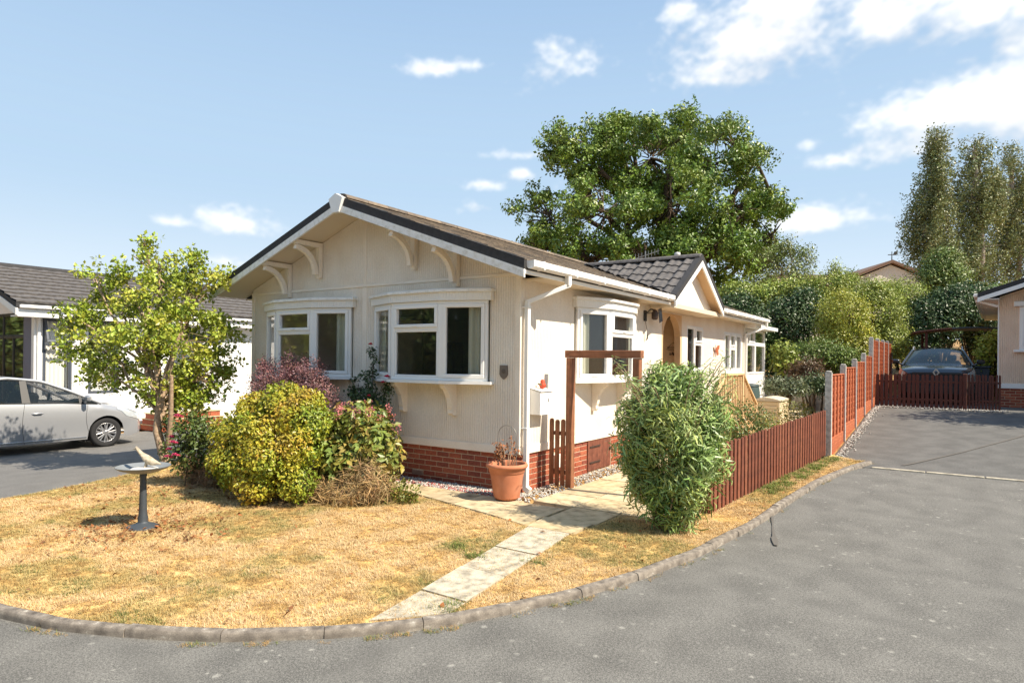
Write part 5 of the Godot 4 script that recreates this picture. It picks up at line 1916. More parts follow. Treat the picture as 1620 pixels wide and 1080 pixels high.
	for k in 3:
		for j in 5:
			var bm := MB.new()
			bm.box(Vector3(0.45 + (2 - k) * 0.16 * 0.0, 0.07 + k * 0.15, 0.72 - j * 0.36), Vector3(1.15 - k * 0.32, 0.14, 0.35), 0.008)
			obj(bm, "brick_course", M.brick[(k + j) % 4], ss)
		var sl := MB.new()
		sl.box(Vector3(0.45, 0.145 + k * 0.15, 0.0), Vector3(1.2 - k * 0.32, 0.02, 1.84), 0.004)
		obj(sl, "tread", M.slab[0], ss)
	var pt := thing("plant_pot", "small terracotta pot on the brick steps of the white house", "pot", Vector3(-12.1, gh(-12.5, -2.4) + 0.128, -1.75))
	var pb := MB.new()
	pb.lathe(Vector3.ZERO, [[0.0, 0.0], [0.1, 0.0], [0.14, 0.2], [0.16, 0.2], [0.16, 0.25], [0.13, 0.25], [0.12, 0.18], [0.0, 0.18]], 18)
	obj(pb, "pot", M.terracotta, pt)
	# the beige house behind the gate
	var r := thing("beige_house", "beige bungalow gable with brick plinth beside the driveway gate", "house", Vector3(5.80, gh(4.5, -13.0) - 0.03, -14.2), deg_to_rad(-3.0))
	var rw := MB.new()
	wall_run(rw, Vector3.ZERO, X, 0.0, 6.0, 0.5, 2.9, 0.1, [[0.42, 2.3, 1.5, 2.62]])
	rw.prism(Vector3(0, 0, -0.1), X, U, [Vector2(0, 2.9), Vector2(6, 2.9), Vector2(3, 3.98)], 0.0, 0.1)
	rw.span(Vector3(0, 0.5, -9.0), Vector3(0.1, 2.9, -0.1))
	rw.span(Vector3(5.9, 0.5, -9.0), Vector3(6.0, 2.9, -0.1))
	rw.span(Vector3(0.1, 0.5, -9.0), Vector3(5.9, 2.9, -8.9))
	var sid: StandardMaterial3D = M.siding.duplicate()
	sid.albedo_color = Color(0.97, 0.9, 0.85)
	sid.uv1_world_triplanar = false
	obj(rw, "wall", sid, r)
	var rsk := MB.new()
	rsk.span(Vector3(-0.01, 0.49, -0.02), Vector3(6.01, 0.62, 0.012), 0.004)
	rsk.span(Vector3(-0.03, 0.49, -0.06), Vector3(-0.001, 2.85, 0.005), 0.005)
	obj(rsk, "trim", M.white, r)
	var rin := MB.new()
	rin.span(Vector3(0.1, 0.5, -8.9), Vector3(5.9, 0.55, -0.1))
	rin.span(Vector3(0.1, 2.8, -8.9), Vector3(5.9, 2.85, -0.1))
	rin.span(Vector3(0.1, 0.55, -3.0), Vector3(5.9, 2.8, -2.9))
	obj(rin, "floor", M.room, r)
	var rp := MB.new()
	rp.span(Vector3(0.025, -0.15, -8.9), Vector3(5.97, 0.49, -0.026))
	var rpo := obj(rp, "plinth", M.mortar, r)
	rng.seed = 22
	bricks(rpo, Vector3(0.02, -0.03, -0.001), X, 1.5, 7, 2.0, [])
	window(r, "window", Vector3(0.42, 1.5, 0.03), X, 1.88, 1.12, [[0.05, 0.6, 0.05, 1.07, true], [0.65, 1.25, 0.05, 1.07, false], [1.3, 1.83, 0.05, 1.07, true]], M.white)
	var rs2 := MB.new()
	rs2.span(Vector3(0.3, 1.44, 0.0), Vector3(2.42, 1.498, 0.12), 0.008)
	rs2.span(Vector3(0.3, 2.63, 0.0), Vector3(2.42, 2.76, 0.1), 0.008)
	obj(rs2, "sill", M.white, r)
	var rr := MB.new()
	rr.prism(Vector3.ZERO, X, U, [Vector2(3, 4.19), Vector2(-0.45, 2.98), Vector2(-0.45, 2.85), Vector2(3, 4.06)], -9.3, 0.58)
	rr.prism(Vector3.ZERO, X, U, [Vector2(3.001, 4.19), Vector2(3.001, 4.06), Vector2(6.45, 2.85), Vector2(6.45, 2.98)], -9.3, 0.58)
	obj(rr, "roof", M.tile_edge, r)
	var rb := MB.new()
	rb.prism(Vector3.ZERO, X, U, [Vector2(3, 4.058), Vector2(-0.46, 2.848), Vector2(-0.46, 2.74), Vector2(3, 3.95)], 0.56, 0.6)
	rb.prism(Vector3.ZERO, X, U, [Vector2(3, 4.058), Vector2(3, 3.95), Vector2(6.46, 2.74), Vector2(6.46, 2.848)], 0.56, 0.6)
	obj(rb, "bargeboard", M.white, r)
	var rso := MB.new()
	rso.prism(Vector3.ZERO, X, U, [Vector2(3, 4.05), Vector2(-0.42, 2.85), Vector2(-0.42, 2.83), Vector2(3, 4.03)], -0.1, 0.555)
	rso.span(Vector3(-0.42, 2.8, -9.3), Vector3(-0.001, 2.82, 0.55))
	rso.span(Vector3(-0.44, 2.78, -9.3), Vector3(-0.421, 2.9, 0.55))
	obj(rso, "soffit", M.white_worn, r)
	var rg := MB.new()
	rg.span(Vector3(-0.55, 2.88, -9.3), Vector3(-0.45, 2.965, 0.5), 0.015)
	rg.box(Vector3(-0.27, 2.72, 0.2), Vector3(0.5, 0.06, 0.06), 0.01, Basis(Vector3(0, 0, 1), -0.35))
	obj(rg, "gutter", M.gutter, r)
	# far house over the hedge
	var f := thing("far_house", "distant pale rendered house gable with weather vane above the hedge", "house", Vector3(0.2, 4.0, -62.3), deg_to_rad(30.0))
	var fw := MB.new()
	fw.prism(Vector3(0, 0, -8.0), X, U, [Vector2(-3.4, 0), Vector2(3.4, 0), Vector2(3.4, 5.6), Vector2(0, 7.0), Vector2(-3.4, 5.6)], 0.0, 8.0)
	fw.span(Vector3(-9.5, 0, -7.0), Vector3(-3.4, 5.3, -1.0))
	obj(fw, "wall", mat(srgb(206, 200, 190), 0.9), f)
	var fr := MB.new()
	fr.prism(Vector3(0, 0, -8.3), X, U, [Vector2(0, 7.42), Vector2(-4.0, 5.75), Vector2(-4.0, 5.5), Vector2(0, 7.15)], 0.0, 8.7)
	fr.prism(Vector3(0, 0, -8.3), X, U, [Vector2(0, 7.42), Vector2(0, 7.15), Vector2(4.0, 5.5), Vector2(4.0, 5.75)], 0.0, 8.7)
	fr.prism(Vector3(-9.8, 0, -4.0), Vector3(0, 0, 1), U, [Vector2(0, 6.6), Vector2(-3.5, 5.2), Vector2(-3.5, 5.0), Vector2(0, 6.4), Vector2(3.5, 5.0), Vector2(3.5, 5.2)], 0.0, -9.0)
	obj(fr, "roof", mat(srgb(112, 88, 74), 0.9), f)
	var fv := MB.new()
	fv.tube([Vector3(0, 7.3, 0.2), Vector3(0, 8.2, 0.2)], [0.05, 0.03], 6)
	fv.tube([Vector3(-0.35, 7.9, 0.2), Vector3(0.4, 7.9, 0.2)], [0.04, 0.04], 5)
	fv.prism(Vector3(0.1, 7.92, 0.18), X, U, [Vector2(0, 0), Vector2(0.35, 0.02), Vector2(0.4, 0.25), Vector2(0.15, 0.3)], 0.0, 0.05)
	obj(fv, "weather_vane", M.black, f)
	# lean-to canopy, low brick wall and bin behind the dark car
	var cn := thing("timber_canopy", "weathered red-brown canopy roof on posts behind the dark car", "canopy", Vector3(4.9, gh(4.5, -18.6) - 0.05, -19.4), 0.1)
	for k in 7:
		var cb := MB.new()
		var x0 := -1.1 + k * 0.36
		cb.box(Vector3(x0, 2.12 + 0.12 * sin((x0 + 1.1) * 1.1), 0), Vector3(0.37, 0.05, 1.9), 0.008, Basis(Vector3(0, 0, 1), 0.13 * cos((x0 + 1.1) * 1.1)))
		obj(cb, "board", M.wood_dark if k < 3 else M.iron, cn)
	for x in [-0.9, 1.0]:
		for z in [-0.8, 0.8]:
			var pb2 := MB.new()
			pb2.box(Vector3(x, 1.05, z), Vector3(0.08, 2.1, 0.08), 0.008)
			obj(pb2, "post", M.wood_dark, cn)
	var bw := thing("brick_wall", "low brick garden wall behind the dark car", "wall", Vector3(3.1, gh(4.0, -20.2) - 0.3, -20.2))
	var bc := MB.new()
	bc.box(Vector3(1.5, 0.25, 0), Vector3(3.0, 0.7, 0.2))
	var bco := obj(bc, "core", M.mortar, bw)
	bricks(bw, Vector3(0.0, 0.02, 0.12), X, 3.0, 7, 3.2, [], 0.0)
	var bn := thing("grey_bin", "blue-grey wheeled bin beside the dark car", "bin", Vector3(5.5, gh(5.4, -18.0) - 0.04, -18.2))
	var bnm := MB.new()
	bnm.prism(Vector3(-0.27, 0, 0.3), X, U, [Vector2(0.05, 0), Vector2(0.49, 0), Vector2(0.54, 0.95), Vector2(0, 0.95)], 0.0, -0.6)
	obj(bnm, "bin_body", mat(srgb(84, 94, 104), 0.6), bn)
	var bnl := MB.new()
	bnl.box(Vector3(0, 0.985, 0), Vector3(0.6, 0.06, 0.68), 0.02)
	obj(bnl, "lid", mat(srgb(74, 84, 94), 0.6), bn)

# ---------- plants ----------
# a spray of n leaves round a point; slim < 1 makes long leaves; droop pulls the tips down
func leaf_cluster(n: int, rad: float, length: float, slim: float, droop: float, seed_: int, m: Material, long_leaf := false) -> ArrayMesh:
	var r := RandomNumberGenerator.new()
	r.seed = seed_
	var mb := MB.new()
	for i in n:
		var d := Vector3(r.randfn(0, 1), r.randfn(0, 1), r.randfn(0, 1)).normalized()
		var p := d * rad * pow(r.randf(), 0.5)
		var t := (d * 0.8 + Vector3(r.randfn(0, 0.5), r.randfn(0, 0.5) - droop, r.randfn(0, 0.5))).normalized()
		var side := t.cross(Vector3(r.randfn(0, 0.4), 1.0, r.randfn(0, 0.4))).normalized()
		var nr := side.cross(t)
		var l := length * r.randf_range(0.7, 1.2)
		var w := l * slim * 0.5
		var g := r.randf_range(0.84, 1.16)
		mb.col = Color(g * r.randf_range(0.94, 1.07), g, g * r.randf_range(0.88, 1.1))
		if long_leaf:
			var a := p
			var b := p + t * l * 0.35 + Vector3(0, 0.01, 0)
			var c := p + t * l * 0.72 - Vector3(0, l * 0.1, 0)
			var e := p + t * l * 0.95 - Vector3(0, l * 0.28, 0)
			mb.tri(a, b + side * w, b - side * w, nr)
			mb.quad(b - side * w, b + side * w, c + side * w * 0.8, c - side * w * 0.8, nr)
			mb.tri(c - side * w * 0.8, c + side * w * 0.8, e, nr)
		else:
			var mid := p + t * l * 0.5
			mb.tri(p, mid + side * w + nr * w * 0.35, p + t * l, nr - side * 0.3)
			mb.tri(p, p + t * l, mid - side * w + nr * w * 0.35, nr + side * 0.3)
	return mb.mesh(m)

# points in a set of lobes [centre, radii, colour]; returns [position, outward, colour]
func lobe_points(lobes: Array, n: int, inner: float, seed_: int, gap := 0.0, gap_scale := 1.0) -> Array:
	var r := RandomNumberGenerator.new()
	r.seed = seed_
	var f := FastNoiseLite.new()
	f.seed = seed_
	f.frequency = 1.0
	var areas := []
	var total := 0.0
	for q in lobes:
		var R: Vector3 = q[1]
		var a := pow(R.x * R.y * R.z, 0.6667)
		total += a
		areas.append(total)
	var out := []
	var tries := 0
	while out.size() < n and tries < n * 6:
		tries += 1
		var k := r.randf() * total
		var i := 0
		while areas[i] < k:
			i += 1
		var d := Vector3(r.randfn(0, 1), r.randfn(0, 1), r.randfn(0, 1)).normalized()
		var R: Vector3 = lobes[i][1]
		var p: Vector3 = lobes[i][0] + d * R * lerpf(inner, 1.0, pow(r.randf(), 0.6))
		if gap > 0.0 and f.get_noise_3dv(p * gap_scale) < gap - 0.6:
			continue
		var deep := false
		for j in lobes.size():
			if j != i:
				var e: Vector3 = (p - lobes[j][0]) / lobes[j][1]
				if e.length_squared() < inner * inner * 0.8:
					deep = true
					break
		if deep:
			continue
		out.append([p, d, lobes[i][2]])
	return out

# gathers foliage into clumps with gaps between: n clumps in the lobes, each of m sprays round a flattened ball
func clumps(lobes: Array, n: int, m: int, rad: float, inner: float, seed_: int, flat := 0.7) -> Array:
	var r := RandomNumberGenerator.new()
	r.seed = seed_ + 50
	var out := []
	for q in lobe_points(lobes, n, inner, seed_):
		var R := rad * r.randf_range(0.65, 1.25)
		for k in int(m * r.randf_range(0.7, 1.3)):
			var d := Vector3(r.randfn(0, 1), r.randfn(0, 1), r.randfn(0, 1)).normalized()
			out.append([q[0] + d * Vector3(1, flat, 1) * R * pow(r.randf(), 0.45), d, q[2]])
	return out

func foliage(parent: Node, called: String, mesh: Mesh, pts: Array, s0: float, s1: float, vary: float, seed_: int, upright := 0.0, palette := []) -> void:
	var r := RandomNumberGenerator.new()
	r.seed = seed_
	var mm := MultiMesh.new()
	mm.transform_format = MultiMesh.TRANSFORM_3D
	mm.use_colors = true
	mm.mesh = mesh
	mm.instance_count = pts.size()
	var pn := FastNoiseLite.new()
	pn.seed = seed_
	pn.frequency = 1.0
	for i in pts.size():
		var s := r.randf_range(s0, s1)
		var y: Vector3 = (pts[i][1] * (1.0 - upright) + Vector3.UP * (0.35 + upright) + Vector3(r.randfn(0, 0.3), r.randfn(0, 0.3), r.randfn(0, 0.3))).normalized()
		var x := y.cross(Vector3(r.randfn(0, 1), r.randfn(0, 1), r.randfn(0, 1))).normalized()
		mm.set_instance_transform(i, Transform3D(Basis(x, y, x.cross(y)).scaled(Vector3(s, s, s)), pts[i][0]))
		var c: Color = pts[i][2]
		if palette.size() > 0:
			c = palette[clampi(int((pn.get_noise_3dv(pts[i][0] * 1.7) * 1.25 + r.randfn(0.0, 0.1) + 0.5) * palette.size()), 0, palette.size() - 1)]
		var g := r.randf_range(1.0 - vary, 1.0 + vary)
		mm.set_instance_color(i, Color(c.r * g * r.randf_range(0.88, 1.14), c.g * g, c.b * g * r.randf_range(0.8, 1.2)))
	var o := MultiMeshInstance3D.new()
	o.multimesh = mm
	o.name = called
	parent.add_child(o, true)
	o.set_meta("kind", "stuff")

# limbs from a base through the middle of every lobe, with twigs to some of the points
func limbs(base: Vector3, fork: Vector3, r0: float, lobes: Array, pts: Array, twigs: int, seed_: int, wob := 0.12) -> MB:
	var r := RandomNumberGenerator.new()
	r.seed = seed_
	var mb := MB.new()
	var mid := base.lerp(fork, 0.5) + Vector3(r.randfn(0, 1), 0, r.randfn(0, 1)) * base.distance_to(fork) * 0.05
	mb.tube([base - Vector3(0, 0.15, 0), base + Vector3(0, 0.05, 0), base.lerp(mid, 0.4), mid, fork], [r0 * 1.35, r0 * 1.12, r0, r0 * 0.9, r0 * 0.72], 9)
	for q in lobes:
		var e: Vector3 = q[0]
		var st := base.lerp(fork, r.randf_range(0.7, 1.0))
		var l := st.distance_to(e)
		var a := st.lerp(e, 0.33) + Vector3(r.randfn(0, 1), r.randfn(0, 0.6) + 0.5, r.randfn(0, 1)) * l * wob
		var b := st.lerp(e, 0.7) + Vector3(r.randfn(0, 1), r.randfn(0, 0.6) + 0.3, r.randfn(0, 1)) * l * wob
		mb.tube([st, a, b, e], [r0 * 0.5, r0 * 0.36, r0 * 0.24, r0 * 0.14], 6)
		for k in 3:
			var R: Vector3 = q[1]
			var d := Vector3(r.randfn(0, 1), r.randfn(0, 1), r.randfn(0, 1)).normalized()
			mb.tube([b.lerp(e, r.randf()), e + d * R * 0.45, e + d * R * 0.85], [r0 * 0.13, r0 * 0.09, r0 * 0.03], 5)
	for k in mini(twigs, pts.size()):
		var p: Vector3 = pts[r.randi_range(0, pts.size() - 1)][0]
		var best: Vector3 = lobes[0][0]
		for q in lobes:
			if p.distance_squared_to(q[0]) < p.distance_squared_to(best):
				best = q[0]
		var h := best.lerp(p, 0.5) + Vector3(r.randfn(0, 1), r.randfn(0, 1), r.randfn(0, 1)) * best.distance_to(p) * 0.12
		mb.tube([best.lerp(p, 0.1), h, p], [r0 * 0.07, r0 * 0.05, r0 * 0.02], 4)
	return mb

# lobes given as seen from the camera: [u, v, half width, half height, depth shift, colour]
func seen_lobes(list: Array, Z: float, origin: Vector3, depth_share := 0.9) -> Array:
	var out := []
	for q in list:
		var d := dir_of(q[0], q[1])
		var f := Basis(Vector3.UP, deg_to_rad(YAW)) * Vector3(0, 0, -1)
		var z: float = Z + q[4]
		var k := z / d.dot(f)
		var px := z / FOCAL
		var c := CAM + d * k - origin
		out.append([c, Vector3(q[2] * px, q[3] * px, (q[2] * 0.5 + q[3] * 0.5) * px * depth_share), q[5]])
	return out

func tree_at(u: float, Z: float) -> Vector3:
	var d := dir_of(u, HORIZON)
	var f := Basis(Vector3.UP, deg_to_rad(YAW)) * Vector3(0, 0, -1)
	var p := CAM + d * (Z / d.dot(f))
	return Vector3(p.x, gh(p.x, maxf(p.z, -60.0)) - 0.07, p.z)

func make_trees() -> void:
	rng.seed = 99
	# oak
	var g1 := Color(0.135, 0.215, 0.03)
	var g2 := Color(0.185, 0.265, 0.04)
	var o := tree_at(1040, 36.0)
	var t := thing("oak_tree", "large spreading oak with dense green crown behind the bungalow", "tree", o)
	var lob := seen_lobes([[1030, 250, 92, 66, 0, g2], [925, 268, 70, 58, 1, g2], [1128, 258, 78, 58, -1, g2], [872, 345, 56, 48, 0, g2], [958, 335, 86, 56, -3, g2], [1060, 328, 88, 66, -3, g2], [1160, 328, 72, 56, -2, g2], [1208, 322, 38, 36, 0, g2],
		[858, 392, 44, 36, 0, g2], [930, 408, 74, 42, -2, g2], [1020, 410, 78, 48, -4, g2], [1110, 398, 78, 58, -3, g2], [1185, 408, 48, 56, 0, g2], [1150, 456, 56, 36, -1, g2], [1000, 212, 58, 36, 2, g2], [1085, 206, 68, 32, 2, g2], [903, 232, 38, 32, 0, g2], [1190, 238, 30, 24, 0, g2], [1222, 372, 22, 30, 0, g2], [962, 205, 28, 18, 0, g2], [1145, 215, 30, 20, 0, g2]], 36.0, o)
	var pts := clumps(lob, 235, 27, 0.95, 0.55, 101, 0.62)
	foliage(t, "crown", leaf_cluster(15, 0.30, 0.19, 0.6, 0.2, 7, M.leaf), pts, 0.75, 1.25, 0.3, 102, 0.0, [g1, g2])
	obj(limbs(Vector3.ZERO, Vector3(0.2, 5.2, 0.0), 0.55, lob, pts, 700, 103), "trunk", M.bark, t)
	# birches
	var b1 := Color(0.19, 0.22, 0.085)
	var b2 := Color(0.23, 0.26, 0.105)
	var sets := [[1492, [[1483, 215, 16, 32, 0, b2], [1480, 265, 26, 38, 0, b2], [1474, 320, 34, 40, 0, b2], [1462, 372, 34, 36, 0, b2], [1490, 400, 34, 40, 0, b2], [1447, 345, 18, 24, 0, b2]]],
		[1548, [[1542, 225, 26, 30, 0, b2], [1545, 275, 40, 44, 0, b2], [1536, 330, 42, 50, 0, b2], [1540, 390, 46, 46, 0, b2], [1520, 420, 40, 30, 0, b2], [1570, 300, 30, 40, 0, b2]]],
		[1606, [[1598, 245, 26, 36, 0, b2], [1605, 300, 44, 50, 0, b2], [1600, 365, 48, 54, 0, b2], [1640, 330, 50, 70, 0, b2], [1590, 420, 46, 34, 0, b2]]]]
	for k in 3:
		var Zb := 38.0 + k * 1.5
		var bo := tree_at(sets[k][0], Zb)
		var bt := thing("birch_tree", ["slender birch with the highest thin drooping top above the hedge", "middle birch of three with a broad drooping crown", "birch rising over the roof of the beige house"][k], "tree", bo, 0.0, "birches behind the hedge")
		var bl := seen_lobes(sets[k][1], Zb, bo, 1.0)
		var bp := []
		for q in lobe_points(bl, 230, 0.2, 110 + k):
			var n := rng.randi_range(6, 13)
			for j in n:        # hanging strands
				bp.append([q[0] + Vector3(rng.randfn(0, 0.12), -j * 0.17, rng.randfn(0, 0.12)), q[1], q[2]])
		foliage(bt, "crown", leaf_cluster(17, 0.25, 0.12, 0.7, 0.7, 8 + k, M.leaf), bp.map(func(q): return [q[0], Vector3(0, -0.4, 0) + q[1] * 0.3, q[2]]), 0.7, 1.3, 0.3, 120 + k, 0.0, [b1, b2])
		var tl: Vector3 = bl[0][0]
		obj(limbs(Vector3.ZERO, tl * 0.96, 0.16, bl, bp, 120, 130 + k, 0.05), "trunk", M.bark_birch, bt)
	# light sapling beside the oak
	var so := tree_at(1236, 32.0)
	var s1 := Color(0.2, 0.25, 0.08)
	var stt := thing("young_tree", "thin pale green young tree beside the oak above the hedge", "tree", so)
	var sl := seen_lobes([[1245, 392, 26, 20, 0, s1], [1270, 405, 22, 22, 0, s1], [1215, 412, 22, 20, 0, s1], [1240, 430, 40, 24, 0, s1], [1275, 440, 20, 22, 0, s1], [1205, 445, 22, 20, 0, s1]], 32.0, so)
	var spt := lobe_points(sl, 420, 0.2, 140, 0.5, 1.0)
	foliage(stt, "crown", leaf_cluster(14, 0.26, 0.13, 0.5, 0.3, 12, M.leaf), spt, 0.7, 1.2, 0.25, 141)
	obj(limbs(Vector3.ZERO, Vector3(0.1, 4.2, 0), 0.1, sl, spt, 90, 142), "trunk", M.bark_pale, stt)
	# small garden tree by the side drive
	var y1 := Color(0.34, 0.41, 0.05)
	var y2 := Color(0.29, 0.37, 0.045)
	var y3 := Color(0.39, 0.42, 0.055)
	var go := Vector3(-5.95, -0.05, 1.51)
	var gt := thing("garden_tree", "small yellow-green tree with pale forked trunk at the lawn edge", "tree", go)
	var gl := seen_lobes([[245, 470, 70, 48, 0, y1], [180, 470, 46, 40, 0.2, y1], [310, 470, 48, 44, 0, y1], [150, 530, 48, 40, 0, y1], [215, 540, 62, 46, -0.5, y1], [290, 540, 62, 48, -0.3, y1], [345, 530, 34, 40, 0.3, y1], [180, 590, 46, 34, 0, y1], [250, 600, 58, 38, -0.4, y1], [320, 600, 48, 44, 0, y1], [212, 405, 22, 26, 0, y1], [250, 415, 30, 22, 0.3, y1], [302, 415, 20, 20, 0, y1], [150, 440, 24, 20, 0, y1], [345, 435, 26, 18, 0, y1], [115, 500, 24, 20, 0, y1], [118, 550, 24, 22, 0, y1], [285, 640, 44, 26, 0, y1], [350, 580, 26, 36, 0.4, y1], [186, 425, 18, 14, 0, y1], [225, 385, 12, 14, 0, y1]], 11.05, go, 1.0)
	var gpt := clumps(gl, 250, 11, 0.17, 0.45, 150, 0.8)
	foliage(gt, "crown", leaf_cluster(9, 0.075, 0.066, 0.62, 0.5, 14, M.leaf), gpt, 0.75, 1.3, 0.28, 151, 0.0, [y2, y1, y3])
	var tb := limbs(Vector3.ZERO, Vector3(-0.12, 1.15, 0.05), 0.075, gl, gpt, 260, 152, 0.08)
	tb.tube([Vector3(0.05, 0.35, 0), Vector3(0.22, 0.8, 0.05), Vector3(0.32, 1.5, 0.1)], [0.05, 0.04, 0.03], 7)
	obj(tb, "trunk", M.bark_pale, gt)
	var ivy := lobe_points([[Vector3(0.04, 0.35, 0), Vector3(0.1, 0.5, 0.1), Color(0.06, 0.11, 0.02)]], 90, 0.8, 153)
	foliage(gt, "ivy", leaf_cluster(6, 0.05, 0.05, 0.8, 0.3, 15, M.leaf), ivy, 0.7, 1.1, 0.2, 154)

# one shrub: stems and crown
func shrub(called: String, label: String, cat: String, at: Vector3, lobes: Array, mesh: Mesh, n: int, inner: float, s: Array, vary: float, seed_: int, group := "", stem := 0.02, bark: Material = null, gap := 0.3, gs := 2.5, palette := []) -> Node3D:
	var t := thing(called, label, cat, at, 0.0, group)
	var pts := lobe_points(lobes, n, inner, seed_, gap, gs)
	foliage(t, "foliage", mesh, pts, s[0], s[1], vary, seed_ + 1, 0.0, palette)
	var mb := MB.new()
	var r := RandomNumberGenerator.new()
	r.seed = seed_ + 2
	for q in lobes:
		for k in 4:
			var e: Vector3 = q[0] + Vector3(r.randfn(0, 0.35), r.randf_range(-0.2, 0.5), r.randfn(0, 0.35)) * q[1]
			var b := Vector3(e.x * 0.25 + r.randfn(0, 0.05), -0.05, e.z * 0.25 + r.randfn(0, 0.05))
			mb.tube([b, b.lerp(e, 0.5) + Vector3(e.x, 0, e.z) * 0.1, e], [stem, stem * 0.7, stem * 0.3], 5)
	obj(mb, "stems", bark if bark != null else M.bark, t)
	return t

func make_shrubs() -> void:
	var lf := func(seed_: int, n: int, rad: float, l: float, slim: float, dr: float) -> ArrayMesh:
		return leaf_cluster(n, rad, l, slim, dr, seed_, M.leaf)
	# yellow-green acer dome
	var a1 := Color(0.42, 0.38, 0.035)
	var a2 := Color(0.31, 0.34, 0.03)
	var a3 := Color(0.21, 0.28, 0.03)
	var a4 := Color(0.46, 0.34, 0.045)
	var ac := Vector3(-2.48, -0.02, 1.9)
	shrub("maple_shrub", "domed yellow-green shrub with small lobed leaves in the front bed", "shrub", ac, [
		[Vector3(0.1, 1.08, -0.1), Vector3(0.46, 0.26, 0.42), a2], [Vector3(-0.38, 1.0, 0.0), Vector3(0.34, 0.26, 0.36), a2], [Vector3(0.52, 0.98, 0.0), Vector3(0.34, 0.26, 0.36), a2], [Vector3(0.15, 0.82, 0.42), Vector3(0.34, 0.26, 0.26), a2], [Vector3(-0.25, 0.72, 0.42), Vector3(0.28, 0.24, 0.26), a2], [Vector3(0.68, 0.68, 0.2), Vector3(0.28, 0.26, 0.28), a2],
		[Vector3(-0.68, 0.75, 0.15), Vector3(0.3, 0.28, 0.34), a2], [Vector3(0.42, 0.55, 0.5), Vector3(0.28, 0.26, 0.24), a2], [Vector3(-0.1, 0.45, 0.55), Vector3(0.3, 0.28, 0.26), a2], [Vector3(-0.52, 0.42, 0.35), Vector3(0.32, 0.28, 0.28), a2], [Vector3(0.3, 0.25, 0.55), Vector3(0.3, 0.22, 0.22), a2], [Vector3(-0.9, 0.38, 0.1), Vector3(0.26, 0.3, 0.3), a2], [Vector3(0.0, 1.27, -0.1), Vector3(0.3, 0.16, 0.3), a2], [Vector3(-0.62, 1.12, -0.1), Vector3(0.22, 0.16, 0.24), a2], [Vector3(0.4, 1.22, -0.15), Vector3(0.22, 0.14, 0.24), a2], [Vector3(0.75, 0.3, 0.3), Vector3(0.24, 0.26, 0.24), a2]],
		lf.call(31, 11, 0.06, 0.052, 0.55, 0.6), 3500, 0.35, [0.75, 1.25], 0.2, 160, "", 0.018, M.bark, 0.42, 3.4, [a3, a2, a2, a1, a1, a1, a4])
	# hydrangea with dull pink heads
	var h1 := Color(0.20, 0.25, 0.05)
	var h2 := Color(0.30, 0.25, 0.06)
	var hy := Vector3(-1.72, -0.02, 1.2)
	var ht := shrub("hydrangea", "straggly hydrangea with fading pink heads and orange tinged leaves", "shrub", hy, [
		[Vector3(0.0, 0.88, 0.0), Vector3(0.44, 0.3, 0.42), h1], [Vector3(0.35, 0.68, 0.1), Vector3(0.36, 0.3, 0.34), h1], [Vector3(-0.35, 0.75, 0.25), Vector3(0.36, 0.32, 0.34), h1], [Vector3(0.05, 0.45, 0.35), Vector3(0.4, 0.3, 0.3), h1], [Vector3(0.5, 0.42, 0.15), Vector3(0.25, 0.24, 0.25), h1]],
		lf.call(32, 7, 0.07, 0.095, 0.55, 0.4), 900, 0.5, [0.7, 1.2], 0.3, 165, "", 0.012, M.bark_pale, 0.4, 3.5, [h1, h2, h1])
	var heads := lobe_points([[Vector3(0.1, 0.85, 0.05), Vector3(0.52, 0.36, 0.48), Color(0.5, 0.16, 0.16)]], 60, 0.92, 166)
	heads = heads.filter(func(q): return q[1].y > 0.05)
	foliage(ht, "flower_heads", leaf_cluster(26, 0.045, 0.022, 0.9, 0.0, 33, M.leaf_matt), heads, 0.8, 1.4, 0.3, 167)
	# purple barberry by the wall
	var pu1 := Color(0.17, 0.07, 0.075)
	var pu2 := Color(0.27, 0.14, 0.14)
	shrub("barberry", "feathery purple barberry shrub before the gable bay window", "shrub", Vector3(-3.45, -0.02, 0.85), [
		[Vector3(0.0, 1.3, 0.0), Vector3(0.55, 0.34, 0.4), pu2], [Vector3(-0.6, 1.25, 0.0), Vector3(0.5, 0.36, 0.38), pu2], [Vector3(0.55, 1.15, 0.1), Vector3(0.42, 0.36, 0.36), pu2], [Vector3(-0.2, 0.9, 0.2), Vector3(0.7, 0.36, 0.36), pu2], [Vector3(-0.75, 1.55, 0.0), Vector3(0.2, 0.24, 0.2), pu2], [Vector3(0.25, 1.58, 0.0), Vector3(0.28, 0.2, 0.2), pu2], [Vector3(0.0, 0.5, 0.1), Vector3(0.7, 0.4, 0.4), pu2], [Vector3(-0.3, 1.62, -0.05), Vector3(0.15, 0.25, 0.15), pu2]],
		lf.call(34, 14, 0.075, 0.03, 0.6, -0.2), 2300, 0.35, [0.7, 1.3], 0.35, 170, "", 0.01, M.bark, 0.4, 4.0, [pu2, pu1, pu2])
	# climbing rose on the wall between the bays
	var rs := Color(0.05, 0.09, 0.025)
